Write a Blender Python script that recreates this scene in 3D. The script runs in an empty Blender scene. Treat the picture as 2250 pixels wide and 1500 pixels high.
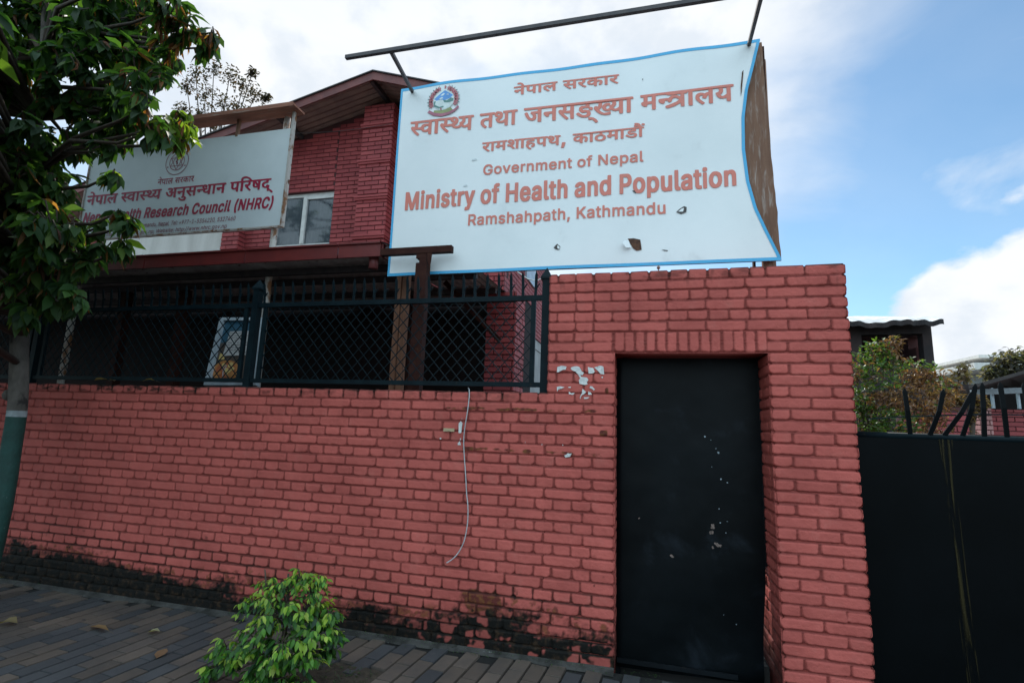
import bpy, math, random
import numpy as np
from mathutils import Vector, Matrix

random.seed(7)
rng = np.random.default_rng(11)
R = math.radians
scene = bpy.context.scene
COL = scene.collection

# ------------------------------------------------------------------ camera
CAM = Vector((0.1809, -3.7161, 1.5494))
CR = Vector((0.96989587, 0.24097695, 0.03510134))      # image right
CU = Vector((0.00588062, -0.16727635, 0.98589251))     # image up
CW = Vector((-0.24344899, 0.95600666, 0.16365774))     # looking along
cam_d = bpy.data.cameras.new("camera")
cam_d.sensor_width = 36.0
cam_d.lens = 18.0
cam_d.clip_start = 0.05
cam_d.clip_end = 4000
cam = bpy.data.objects.new("camera", cam_d)
COL.objects.link(cam)
cam.matrix_world = Matrix(((CR.x, CU.x, -CW.x, CAM.x), (CR.y, CU.y, -CW.y, CAM.y), (CR.z, CU.z, -CW.z, CAM.z), (0, 0, 0, 1)))
scene.camera = cam

# ------------------------------------------------------------------ sky and sun
SUN_DIR = Vector((-0.36, 0.74, 0.95)).normalized()      # towards the sun, behind the building
EL = math.asin(SUN_DIR.z)
AZ = math.atan2(SUN_DIR.x, SUN_DIR.y)
SKY_STRENGTH = 0.10
CLOUD = (9.6, 9.9, 10.2)
CLOUD_FILL = 1.85          # gain of the unseen cloud added to light the shaded front
world = bpy.data.worlds.new("World")
scene.world = world
world.use_nodes = True
wn, wl = world.node_tree.nodes, world.node_tree.links
wn.clear()
wo = wn.new("ShaderNodeOutputWorld")
wb = wn.new("ShaderNodeBackground")
wb.inputs["Strength"].default_value = SKY_STRENGTH
sky = wn.new("ShaderNodeTexSky")
sky.sky_type = 'NISHITA'
sky.sun_disc = False
sky.sun_elevation = EL
sky.sun_rotation = AZ
sky.altitude = 1300
sky.dust_density = 0.6
sky.ozone_density = 1.6
tc = wn.new("ShaderNodeTexCoord")


def wmath(op, a=None, b=None, clamp=False):
    n = wn.new("ShaderNodeMath")
    n.operation = op
    n.use_clamp = clamp
    for i, v in enumerate((a, b)):
        if v is None:
            continue
        if isinstance(v, (int, float)):
            n.inputs[i].default_value = v
        else:
            wl.new(v, n.inputs[i])
    return n.outputs[0]


def wdot(vec):
    n = wn.new("ShaderNodeVectorMath")
    n.operation = 'DOT_PRODUCT'
    wl.new(tc.outputs["Generated"], n.inputs[0])
    n.inputs[1].default_value = vec
    return n.outputs["Value"]


def wnoise(scale, detail, rough, stretch=(1, 1, 1), loc=(0, 0, 0), dist=0.0):
    m = wn.new("ShaderNodeMapping")
    m.inputs["Scale"].default_value = stretch
    m.inputs["Location"].default_value = loc
    wl.new(tc.outputs["Generated"], m.inputs[0])
    n = wn.new("ShaderNodeTexNoise")
    n.inputs["Scale"].default_value = scale
    n.inputs["Detail"].default_value = detail
    n.inputs["Roughness"].default_value = rough
    n.inputs["Distortion"].default_value = dist
    wl.new(m.outputs[0], n.inputs["Vector"])
    return n.outputs["Fac"]


def wramp(v, lo, hi):
    n = wn.new("ShaderNodeMapRange")
    n.interpolation_type = 'SMOOTHSTEP'
    wl.new(v, n.inputs[0])
    n.inputs[1].default_value = lo
    n.inputs[2].default_value = hi
    return n.outputs[0]


# wispy high cloud thick towards the sun, a cumulus bank low on the right, and unseen bright cloud added behind the camera to fill the shade
to_sun = wramp(wdot(SUN_DIR), 0.62, 0.96)
wisp = wnoise(2.3, 6, 0.52, (1, 1, 2.4), (0.3, 0.9, 0.1), 0.6)
wisp_f = wramp(wmath('ADD', wmath('MULTIPLY', wisp, 0.62), wmath('MULTIPLY', to_sun, 0.60)), 0.40, 0.94)
puff = wnoise(5.5, 9, 0.52, (1, 1, 1.5), (2.1, 0.4, 0.35), 0.15)
bank = wramp(wdot(Vector((0.62, 0.72, 0.21)).normalized()), 0.93, 0.985)
low = wramp(wdot(Vector((0, 0, 1))), 0.345, 0.19)
puff_f = wramp(wmath('ADD', wmath('ADD', wmath('MULTIPLY', puff, 0.9), wmath('MULTIPLY', bank, 0.34)), wmath('MULTIPLY', low, 0.34)), 0.86, 0.98)
street = wramp(wdot(Vector((0.1, -0.56, 0.83)).normalized()), 0.28, 0.72)
fill_f = wramp(wmath('ADD', wnoise(2.6, 7, 0.55, (1, 1, 1.6), (4.2, 1.1, 0.6), 0.3), wmath('MULTIPLY', street, 0.45)), 0.55, 0.80)
veil = wmath('ADD', wmath('MULTIPLY', wisp, 0.16), 0.0)             # thin even haze
cl = wmath('MAXIMUM', wmath('MAXIMUM', wmath('MAXIMUM', wisp_f, puff_f), fill_f), veil, True)
shade = wn.new("ShaderNodeMix")
shade.data_type = 'RGBA'
wl.new(wramp(wnoise(8.0, 7, 0.55, (1, 1, 1.4), (0.2, 2.0, 0.7)), 0.36, 0.60), shade.inputs["Factor"])
shade.inputs["A"].default_value = (CLOUD[0] * 0.82, CLOUD[1] * 0.86, CLOUD[2] * 0.91, 1)
shade.inputs["B"].default_value = (*CLOUD, 1)
lit = wn.new("ShaderNodeMix")
lit.data_type = 'RGBA'
lit.blend_type = 'MULTIPLY'
lit.inputs["Factor"].default_value = 1.0
wl.new(shade.outputs["Result"], lit.inputs["A"])
gc = wn.new("ShaderNodeCombineColor")
for i, k in enumerate((0.80, 1.0, 1.10)):
    wl.new(wmath('ADD', wmath('MULTIPLY', street, CLOUD_FILL * k - 1.0), 1.0), gc.inputs[i])
wl.new(gc.outputs[0], lit.inputs["B"])
mixc = wn.new("ShaderNodeMix")
mixc.data_type = 'RGBA'
wl.new(cl, mixc.inputs["Factor"])
grade = wn.new("ShaderNodeMix")
grade.data_type = 'RGBA'
grade.blend_type = 'MULTIPLY'
grade.inputs["Factor"].default_value = 1.0
wl.new(sky.outputs[0], grade.inputs["A"])
grade.inputs["B"].default_value = (1.5, 1.85, 1.78, 1)
wl.new(grade.outputs["Result"], mixc.inputs["A"])
wl.new(lit.outputs["Result"], mixc.inputs["B"])
wl.new(mixc.outputs["Result"], wb.inputs["Color"])
wl.new(wb.outputs[0], wo.inputs[0])

sun_d = bpy.data.lights.new("sun", 'SUN')
sun_d.energy = 4.2
sun_d.angle = R(0.53)
sun_d.color = (1.0, 0.95, 0.87)
sun_o = bpy.data.objects.new("sun", sun_d)
COL.objects.link(sun_o)
sun_o.rotation_euler = SUN_DIR.to_track_quat('Z', 'Y').to_euler()

scene.view_settings.view_transform = 'Standard'
scene.view_settings.look = 'None'
scene.view_settings.exposure = 0.05
scene.view_settings.gamma = 1.0
scene.cycles.max_bounces = 8
scene.cycles.diffuse_bounces = 4
scene.cycles.transparent_max_bounces = 8


# ------------------------------------------------------------------ helpers
def at(px, py, y=None, z=None, x=None):
    """World point on the plane Y=y (or Z=z, X=x) seen at pixel (px, py) of the 2250 x 1500 photograph."""
    d = CR * ((px - 1125.0) / 1125.0) - CU * ((py - 750.0) / 1125.0) + CW
    if y is not None:
        t = (y - CAM.y) / d.y
    elif z is not None:
        t = (z - CAM.z) / d.z
    else:
        t = (x - CAM.x) / d.x
    return CAM + d * t


def vnoise(u, v, seed=0, octaves=3, gain=0.5):
    """Smooth value noise on arrays, range about 0..1."""
    u, v = np.broadcast_arrays(np.asarray(u, float), np.asarray(v, float))
    tot = np.zeros(u.shape)
    amp, norm = 1.0, 0.0
    tab = np.random.default_rng(seed).random((256, 256))
    for o in range(octaves):
        f = 2.0 ** o
        x, y = u * f + 37.3 * o, v * f + 11.7 * o
        xi, yi = np.floor(x).astype(int), np.floor(y).astype(int)
        fx, fy = x - xi, y - yi
        fx, fy = fx * fx * (3 - 2 * fx), fy * fy * (3 - 2 * fy)
        a = tab[xi % 256, yi % 256]
        b = tab[(xi + 1) % 256, yi % 256]
        c = tab[xi % 256, (yi + 1) % 256]
        d = tab[(xi + 1) % 256, (yi + 1) % 256]
        tot += amp * ((a * (1 - fx) + b * fx) * (1 - fy) + (c * (1 - fx) + d * fx) * fy)
        norm += amp
        amp *= gain
    return tot / norm


def sstep(a, b, x):
    t = np.clip((x - a) / (b - a), 0, 1)
    return t * t * (3 - 2 * t)


class MB:
    """Collects boxes, tubes and polygons into one mesh."""

    def __init__(self):
        self.v, self.f, self.m, self.c = [], [], [], []

    def add(self, verts, faces, mi=0, col=None):
        n = len(self.v)
        self.v += [tuple(p) for p in verts]
        for f in faces:
            self.f.append([i + n for i in f])
            self.m.append(mi)
            self.c.append(col)

    def box(self, lo, hi, mi=0, col=None, M=None):
        x0, y0, z0 = lo
        x1, y1, z1 = hi
        vs = [Vector(p) for p in ((x0, y0, z0), (x1, y0, z0), (x1, y1, z0), (x0, y1, z0), (x0, y0, z1), (x1, y0, z1), (x1, y1, z1), (x0, y1, z1))]
        if M is not None:
            vs = [M @ p for p in vs]
        self.add(vs, [(0, 3, 2, 1), (4, 5, 6, 7), (0, 1, 5, 4), (1, 2, 6, 5), (2, 3, 7, 6), (3, 0, 4, 7)], mi, col)

    def bar(self, a, b, w, d=None, mi=0, up=(0, 0, 1), col=None, taper=1.0):
        """Rectangular bar from a to b, w wide, d deep."""
        a, b = Vector(a), Vector(b)
        d = d or w
        t = (b - a).normalized()
        s = t.cross(Vector(up))
        if s.length < 1e-4:
            s = t.cross(Vector((0, 1, 0)))
        s.normalize()
        u = s.cross(t)
        vs = []
        for p, k in ((a, 1.0), (b, taper)):
            for q, r in ((-1, -1), (1, -1), (1, 1), (-1, 1)):
                vs.append(p + s * (q * w * k / 2) + u * (r * d * k / 2))
        self.add(vs, [(0, 1, 2, 3), (7, 6, 5, 4), (0, 4, 5, 1), (1, 5, 6, 2), (2, 6, 7, 3), (3, 7, 4, 0)], mi, col)

    def tube(self, pts, rad, n=8, mi=0, col=None, cap=True):
        pts = [Vector(p) for p in pts]
        rad = rad if isinstance(rad, (list, tuple)) else [rad] * len(pts)
        rings = []
        s = None
        for i, p in enumerate(pts):
            t = (pts[min(i + 1, len(pts) - 1)] - pts[max(i - 1, 0)]).normalized()
            if s is None:
                s = t.cross(Vector((0, 0, 1)))
                if s.length < 1e-3:
                    s = t.cross(Vector((0, 1, 0)))
            s = (s - t * s.dot(t)).normalized()
            u = t.cross(s)
            rings.append([p + (s * math.cos(2 * math.pi * k / n) + u * math.sin(2 * math.pi * k / n)) * rad[i] for k in range(n)])
        vs = [q for r in rings for q in r]
        fs = []
        for i in range(len(pts) - 1):
            for k in range(n):
                fs.append((i * n + k, i * n + (k + 1) % n, (i + 1) * n + (k + 1) % n, (i + 1) * n + k))
        if cap:
            fs.append(tuple(range(n - 1, -1, -1)))
            fs.append(tuple((len(pts) - 1) * n + k for k in range(n)))
        self.add(vs, fs, mi, col)

    def poly(self, pts, mi=0, thick=None, normal=(0, -1, 0), col=None):
        """Flat polygon, with thickness behind it if wanted."""
        n = len(pts)
        pts = [Vector(p) for p in pts]
        if not thick:
            self.add(pts, [tuple(range(n))], mi, col)
            return
        nb = Vector(normal).normalized() * thick
        vs = pts + [p - nb for p in pts]
        fs = [tuple(range(n)), tuple(range(2 * n - 1, n - 1, -1))] + [(k, n + k, n + (k + 1) % n, (k + 1) % n) for k in range(n)]
        self.add(vs, fs, mi, col)


def mesh_from(name, verts, faces, mats, mi=None, origin=(0, 0, 0), smooth=False, attr=None, face_col=None):
    me = bpy.data.meshes.new(name)
    o = Vector(origin)
    if isinstance(verts, np.ndarray):
        v = verts - np.array(o)
        f = faces
        nv, nf = len(v), len(f)
        k = f.shape[1]
        me.vertices.add(nv)
        me.vertices.foreach_set("co", v.astype(np.float32).ravel())
        me.loops.add(nf * k)
        me.loops.foreach_set("vertex_index", f.astype(np.int32).ravel())
        me.polygons.add(nf)
        me.polygons.foreach_set("loop_start", np.arange(0, nf * k, k, dtype=np.int32))
        me.update(calc_edges=True)
    else:
        me.from_pydata([tuple(Vector(p) - o) for p in verts], [], faces)
    for m in (mats if isinstance(mats, (list, tuple)) else [mats]):
        me.materials.append(m)
    if mi is not None:
        me.polygons.foreach_set("material_index", np.asarray(mi, np.int32))
    if smooth:
        me.polygons.foreach_set("use_smooth", np.ones(len(me.polygons), bool))
    if attr:
        for an, data in attr.items():
            a = me.color_attributes.new(an, 'FLOAT_COLOR', 'POINT')
            a.data.foreach_set("color", np.asarray(data, np.float32).ravel())
    if face_col is not None:
        a = me.color_attributes.new("tint", 'FLOAT_COLOR', 'CORNER')
        out = np.ones((len(me.loops), 4), np.float32)
        i = 0
        for p, c in zip(me.polygons, face_col):
            c = c if c is not None else (0.5, 0.5, 0.5)
            out[i:i + p.loop_total, :3] = c
            i += p.loop_total
        a.data.foreach_set("color", out.ravel())
    me.validate()
    me.update()
    return me


ORIGIN = {}


def tag(o, label=None, cat=None, group=None, kind=None):
    if label:
        o["label"] = label
    if cat:
        o["category"] = cat
    if group:
        o["group"] = group
    if kind or cat:
        o["kind"] = kind or "thing"
    return o


def thing(name, loc, label, cat, group=None):
    o = bpy.data.objects.new(name, None)
    o.empty_display_size = 0.1
    COL.objects.link(o)
    o.location = loc
    ORIGIN[o.name] = Vector(loc)
    return tag(o, label, cat, group)


def link(name, me, parent=None, loc=None):
    o = bpy.data.objects.new(name, me)
    COL.objects.link(o)
    if parent is not None:
        o.parent = parent
        ORIGIN[o.name] = ORIGIN[parent.name]
    elif loc is not None:
        o.location = loc
        ORIGIN[o.name] = Vector(loc)
    return o


def part(name, mb, mats, parent, smooth=False, label=None):
    """A mesh part (or sub-part): coordinates are world ones, stored relative to the thing's base."""
    has = any(c is not None for c in mb.c)
    me = mesh_from(name, mb.v, mb.f, mats, mb.m, ORIGIN[parent.name], smooth, face_col=mb.c if has else None)
    o = link(name, me, parent)
    if label:
        o["label"] = label
    return o


def single(name, mb, mats, loc, label, cat, group=None, smooth=False, kind=None):
    """A thing that is one mesh."""
    has = any(c is not None for c in mb.c)
    me = mesh_from(name, mb.v, mb.f, mats, mb.m, loc, smooth, face_col=mb.c if has else None)
    return tag(link(name, me, None, loc), label, cat, group, kind)


# ------------------------------------------------------------------ materials
def material(name, rough=0.7, metal=0.0, spec=0.5):
    m = bpy.data.materials.new(name)
    m.use_nodes = True
    n, l = m.node_tree.nodes, m.node_tree.links
    b = n["Principled BSDF"]
    b.inputs["Roughness"].default_value = rough
    b.inputs["Metallic"].default_value = metal
    b.inputs["Specular IOR Level"].default_value = spec
    return m, n, l, b


def N_noise(n, l, scale, detail=5, rough=0.55, stretch=(1, 1, 1), dist=0.0, src=None):
    t = n.new("ShaderNodeTexCoord")
    mp = n.new("ShaderNodeMapping")
    mp.inputs["Scale"].default_value = stretch
    l.new(t.outputs["Object"] if src is None else src, mp.inputs[0])
    x = n.new("ShaderNodeTexNoise")
    x.inputs["Scale"].default_value = scale
    x.inputs["Detail"].default_value = detail
    x.inputs["Roughness"].default_value = rough
    x.inputs["Distortion"].default_value = dist
    l.new(mp.outputs[0], x.inputs["Vector"])
    return x.outputs["Fac"]


def N_ramp(n, l, v, lo, hi):
    r = n.new("ShaderNodeMapRange")
    r.interpolation_type = 'SMOOTHSTEP'
    l.new(v, r.inputs[0])
    r.inputs[1].default_value = lo
    r.inputs[2].default_value = hi
    return r.outputs[0]


def N_mix(n, l, f, a, b, mode='MIX'):
    x = n.new("ShaderNodeMix")
    x.data_type = 'RGBA'
    x.blend_type = mode
    for s, v in (("Factor", f), ("A", a), ("B", b)):
        if isinstance(v, (int, float)):
            x.inputs[s].default_value = v
        elif isinstance(v, tuple):
            x.inputs[s].default_value = (*v, 1) if len(v) == 3 else v
        else:
            l.new(v, x.inputs[s])
    return x.outputs["Result"]


def N_math(n, l, op, a, b=0.0):
    x = n.new("ShaderNodeMath")
    x.operation = op
    for i, v in enumerate((a, b)):
        if isinstance(v, (int, float)):
            x.inputs[i].default_value = v
        else:
            l.new(v, x.inputs[i])
    return x.outputs[0]


def N_bump(n, l, b, v, strength=0.3, dist=0.01):
    x = n.new("ShaderNodeBump")
    x.inputs["Strength"].default_value = strength
    x.inputs["Distance"].default_value = dist
    l.new(v, x.inputs["Height"])
    l.new(x.outputs[0], b.inputs["Normal"])


def two_tone(name, c1, c2, scale=6, lo=0.35, hi=0.65, rough=0.7, metal=0.0, stretch=(1, 1, 1), bump=0.0, c3=None, s3=20, lo3=0.6, hi3=0.7, spec=0.5, fine=0.12):
    """Base colour wandering between two tones, optional patches of a third, fine grain on top."""
    m, n, l, b = material(name, rough, metal, spec)
    f = N_ramp(n, l, N_noise(n, l, scale, 6, 0.6, stretch), lo, hi)
    c = N_mix(n, l, f, c1, c2)
    if c3 is not None:
        g = N_ramp(n, l, N_noise(n, l, s3, 5, 0.6, stretch, 0.4), lo3, hi3)
        c = N_mix(n, l, g, c, c3)
    if fine:
        k = N_noise(n, l, 90, 3, 0.6, stretch)
        v = N_math(n, l, 'ADD', N_math(n, l, 'MULTIPLY', k, fine * 2), 1 - fine)
        cc = n.new("ShaderNodeCombineColor")
        for i in range(3):
            l.new(v, cc.inputs[i])
        c = N_mix(n, l, 1.0, c, cc.outputs[0], 'MULTIPLY')
    l.new(c, b.inputs["Base Color"])
    if bump:
        N_bump(n, l, b, N_noise(n, l, scale * 4, 6, 0.6, stretch), bump, 0.01)
    return m


def attr_color(n, name):
    a = n.new("ShaderNodeAttribute")
    a.attribute_name = name
    return a


def brick_wall_material(name, paint, deep, dark=(0.0055, 0.0048, 0.0040), raw=(0.15, 0.055, 0.020)):
    """Painted brick: attribute 'wall' carries joint mask, per-brick tone, damp mould and bare patches."""
    m, n, l, b = material(name, 0.68, 0, 0.16)
    a = attr_color(n, "wall")
    sp = n.new("ShaderNodeSeparateColor")
    l.new(a.outputs["Color"], sp.inputs[0])
    joint, tone, mould, bare = sp.outputs[0], sp.outputs[1], sp.outputs[2], a.outputs["Alpha"]
    c = N_mix(n, l, tone, paint, tuple(x * 1.25 for x in paint))
    blot = N_ramp(n, l, N_noise(n, l, 2.2, 6, 0.6), 0.35, 0.75)
    c = N_mix(n, l, N_math(n, l, 'MULTIPLY', blot, 0.5), c, tuple(x * .92 for x in deep))
    drip = N_ramp(n, l, N_noise(n, l, 9, 5, 0.65, (1, 1, 0.25)), 0.5, 0.8)
    c = N_mix(n, l, N_math(n, l, 'MULTIPLY', drip, 0.30), c, tuple(x * 0.62 for x in paint))
    dust = N_ramp(n, l, N_noise(n, l, 6.5, 7, 0.68), 0.52, 0.74)
    c = N_mix(n, l, N_math(n, l, 'MULTIPLY', dust, 0.26), c, (0.42, 0.17, 0.14))
    speck = N_ramp(n, l, N_noise(n, l, 70, 3, 0.6), 0.64, 0.74)
    c = N_mix(n, l, N_math(n, l, 'MULTIPLY', speck, 0.38), c, tuple(x * 0.4 for x in paint))
    c = N_mix(n, l, N_math(n, l, 'MULTIPLY', joint, 0.70), c, tuple(x * 0.48 for x in deep))  # joint shade painted in: mortar shares the paint, relief shades too weakly
    patch = N_mix(n, l, N_ramp(n, l, N_noise(n, l, 25, 4, 0.6), 0.4, 0.6), raw, (0.10, 0.022, 0.018))
    c = N_mix(n, l, bare, c, patch)
    md = N_mix(n, l, N_ramp(n, l, N_noise(n, l, 18, 5, 0.65), 0.48, 0.72), dark, (0.042, 0.023, 0.012))
    c = N_mix(n, l, mould, c, md)
    l.new(c, b.inputs["Base Color"])
    N_bump(n, l, b, N_noise(n, l, 85, 6, 0.7), 0.6, 0.006)
    return m


PAINT = (0.400, 0.091, 0.075)
DEEP = (0.255, 0.051, 0.043)
M = {}
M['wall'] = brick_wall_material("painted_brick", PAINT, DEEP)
M['brick_far'] = None


def flat_brick_material(name, c1, c2):
    m, n, l, b = material(name, 0.6, 0, 0.3)
    a = attr_color(n, "tint")
    c = N_mix(n, l, a.outputs["Fac"], c1, c2)
    blot = N_ramp(n, l, N_noise(n, l, 1.6, 6, 0.6), 0.35, 0.75)
    c = N_mix(n, l, N_math(n, l, 'MULTIPLY', blot, 0.4), c, tuple(x * 0.6 for x in c1))
    l.new(c, b.inputs["Base Color"])
    N_bump(n, l, b, N_noise(n, l, 60, 4, 0.6), 0.25, 0.004)
    return m


M['brick_house'] = flat_brick_material("house_brick", (0.27, 0.048, 0.053), (0.38, 0.075, 0.076))
M['mortar_dark'] = two_tone("dark_mortar", (0.05, 0.016, 0.018), (0.08, 0.024, 0.025), 8, rough=0.9)
M['steel_black'] = two_tone("black_painted_steel", (0.005, 0.0065, 0.008), (0.009, 0.012, 0.015), 2.2, 0.35, 0.75, 0.42, 0.0, (1, 1, 1), 0.05, (0.030, 0.022, 0.018), 7, 0.66, 0.8, spec=0.25)
M['fence_steel'] = two_tone("fence_paint", (0.0035, 0.0085, 0.0115), (0.0055, 0.0135, 0.0175), 9, rough=0.5, c3=(0.03, 0.022, 0.018), s3=30, lo3=0.66, hi3=0.74, spec=0.09)
M['rust'] = two_tone("rusted_sheet", (0.20, 0.105, 0.065), (0.13, 0.062, 0.038), 5, 0.3, 0.7, 0.85, 0.0, (3, 3, 0.35), 0.12, (0.30, 0.235, 0.20), 14, 0.50, 0.72)
M['rust_pole'] = two_tone("rusted_white_pole", (0.42, 0.38, 0.35), (0.20, 0.085, 0.035), 9, 0.50, 0.62, 0.8, 0.0, (1, 1, 0.6), 0.2, (0.10, 0.04, 0.02), 25, 0.6, 0.68)
M['brown_steel'] = two_tone("brown_steel", (0.028, 0.0085, 0.0065), (0.040, 0.014, 0.010), 8, rough=0.7, c3=(0.06, 0.026, 0.014), s3=22, lo3=0.6, hi3=0.7, spec=0.10)
M['dark_bar'] = two_tone("dark_steel_bar", (0.030, 0.026, 0.030), (0.055, 0.045, 0.045), 12, rough=0.6)
M['timber'] = two_tone("weathered_timber", (0.105, 0.042, 0.020), (0.165, 0.068, 0.034), 6, 0.3, 0.7, 0.8, 0.0, (9, 9, 0.5), 0.3, (0.05, 0.025, 0.015), 20, 0.62, 0.7)
M['maroon'] = two_tone("maroon_sheet", (0.155, 0.022, 0.020), (0.115, 0.018, 0.018), 4, rough=0.38, c3=(0.06, 0.02, 0.016), s3=18, lo3=0.66, hi3=0.76)
M['corrugated'] = two_tone("grey_corrugated_sheet", (0.46, 0.43, 0.41), (0.30, 0.26, 0.25), 5, rough=0.55, c3=(0.11, 0.05, 0.03), s3=9, lo3=0.6, hi3=0.72)
M['roof_sheet'] = two_tone("red_roof_sheet", (0.17, 0.048, 0.042), (0.12, 0.034, 0.032), 5, rough=0.6)
M['white_frame'] = two_tone("white_window_frame", (0.62, 0.62, 0.60), (0.52, 0.52, 0.50), 8, rough=0.45)
M['white_plaster'] = two_tone("white_plaster", (0.62, 0.60, 0.57), (0.46, 0.44, 0.41), 2, 0.3, 0.8, 0.85, 0, (2, 2, 0.3))
M['grey_plaster'] = two_tone("grey_plaster", (0.34, 0.34, 0.34), (0.27, 0.27, 0.27), 3, rough=0.85)
M['dark_inside'] = two_tone("shade_dark", (0.014, 0.005, 0.005), (0.008, 0.004, 0.004), 3, rough=0.95)  # dark carport interior: shade put into the colour
M['curtain'] = two_tone("pale_curtain", (0.50, 0.53, 0.56), (0.30, 0.33, 0.36), 5, 0.3, 0.7, 0.9, 0, (6, 6, 0.15))
gm, gn, gl, gb = material("window_glass", 0.06, 0.0, 0.8)
gb.inputs["Base Color"].default_value = (0.07, 0.09, 0.11, 1)
gb.inputs["Alpha"].default_value = 0.55
M['glass'] = gm


def painted(name, col, wear=(0.0, 0.0, 0.0), amount=0.25, rough=0.5, s=10):
    return two_tone(name, col, tuple(c * (1 - amount) + w * amount for c, w in zip(col, wear)), s, 0.35, 0.7, rough)


M['banner'] = two_tone("white_banner_vinyl", (0.765, 0.79, 0.79), (0.69, 0.725, 0.73), 1.3, 0.3, 0.75, 0.5, 0, (1, 1, 1), 0.14, (0.56, 0.575, 0.575), 2.6, 0.58, 0.85, fine=0.02)
M['banner_blue'] = painted("banner_blue", (0.045, 0.37, 0.65), (0.1, 0.3, 0.5), 0.25, 0.45)
M['letter_coral'] = painted("coral_lettering", (0.62, 0.170, 0.122), (0.5, 0.21, 0.17), 0.25, 0.5, 6)
M['board'] = two_tone("sign_board_vinyl", (0.60, 0.645, 0.655), (0.52, 0.565, 0.58), 1.5, 0.3, 0.75, 0.45, 0, (1, 1, 1), 0.03, (0.36, 0.40, 0.41), 3.0, 0.66, 0.85, fine=0.02)
M['letter_crimson'] = painted("crimson_lettering", (0.34, 0.012, 0.045), (0.25, 0.03, 0.06), 0.3, 0.5, 6)
M['letter_dull'] = painted("dull_red_lettering", (0.26, 0.045, 0.07), (0.2, 0.08, 0.09), 0.3, 0.5, 6)
M['e_blue'] = painted("emblem_blue", (0.10, 0.30, 0.66))
M['e_green'] = painted("emblem_green", (0.10, 0.24, 0.22))
M['e_olive'] = painted("emblem_olive", (0.30, 0.33, 0.13))
M['e_red'] = painted("emblem_red", (0.46, 0.13, 0.15))
M['e_ribbon'] = painted("emblem_ribbon", (0.40, 0.13, 0.18))
M['e_white'] = painted("emblem_white", (0.66, 0.74, 0.72))
M['paper'] = two_tone("torn_paper", (0.62, 0.62, 0.60), (0.50, 0.50, 0.49), 30, 0.4, 0.6, 0.85, c3=(0.22, 0.22, 0.23), s3=70, lo3=0.62, hi3=0.68)
M['soil'] = two_tone("dark_soil", (0.025, 0.018, 0.012), (0.045, 0.032, 0.02), 20, rough=1.0, bump=0.6)
M['cement'] = two_tone("dirty_cement", (0.050, 0.047, 0.043), (0.014, 0.013, 0.011), 6, 0.38, 0.62, 0.95, bump=0.5, c3=(0.30, 0.30, 0.31), s3=11, lo3=0.66, hi3=0.74)
M['bark'] = two_tone("grey_bark", (0.115, 0.098, 0.085), (0.065, 0.055, 0.048), 9, 0.35, 0.65, 0.95, 0, (1, 1, 0.6), 0.9, (0.022, 0.018, 0.016), 9, 0.58, 0.68)
M['bark_green'] = two_tone("green_paint_on_bark", (0.003, 0.034, 0.027), (0.006, 0.050, 0.041), 10, 0.35, 0.65, 0.7, bump=0.7, c3=(0.10, 0.14, 0.13), s3=22, lo3=0.68, hi3=0.74)
M['bark_white'] = two_tone("white_paint_on_bark", (0.27, 0.30, 0.31), (0.19, 0.21, 0.22), 12, rough=0.8, bump=0.4, c3=(0.10, 0.09, 0.08), s3=20, lo3=0.66, hi3=0.7)
M['twig'] = two_tone("dark_twig", (0.045, 0.032, 0.024), (0.07, 0.05, 0.035), 20, rough=0.9)
M['cord'] = two_tone("grey_cord", (0.42, 0.42, 0.43), (0.32, 0.32, 0.33), 30, rough=0.6)
M['alu'] = two_tone("dull_aluminium", (0.38, 0.42, 0.46), (0.28, 0.32, 0.36), 8, rough=0.35, metal=0.3)


def leaf_material(name, trans=0.45, rough=0.52):
    m, n, l, b = material(name, rough, 0, 0.3)
    a = attr_color(n, "leaf")
    k = N_noise(n, l, 14, 4, 0.6)
    c = N_mix(n, l, N_math(n, l, 'MULTIPLY', k, 0.5), a.outputs["Color"], N_mix(n, l, 1.0, a.outputs["Color"], (0.55, 0.6, 0.5), 'MULTIPLY'))
    l.new(c, b.inputs["Base Color"])
    t = n.new("ShaderNodeBsdfTranslucent")
    bright = N_mix(n, l, 1.0, c, (2.6, 2.5, 0.9), 'MULTIPLY')
    l.new(bright, t.inputs["Color"])
    ms = n.new("ShaderNodeMixShader")
    ms.inputs[0].default_value = trans
    l.new(b.outputs[0], ms.inputs[1])
    l.new(t.outputs[0], ms.inputs[2])
    l.new(ms.outputs[0], n["Material Output"].inputs["Surface"])
    return m


M['leaf'] = leaf_material("broad_leaf", 0.52)
M['leaf_small'] = leaf_material("small_leaf", 0.35, 0.38)

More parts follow.
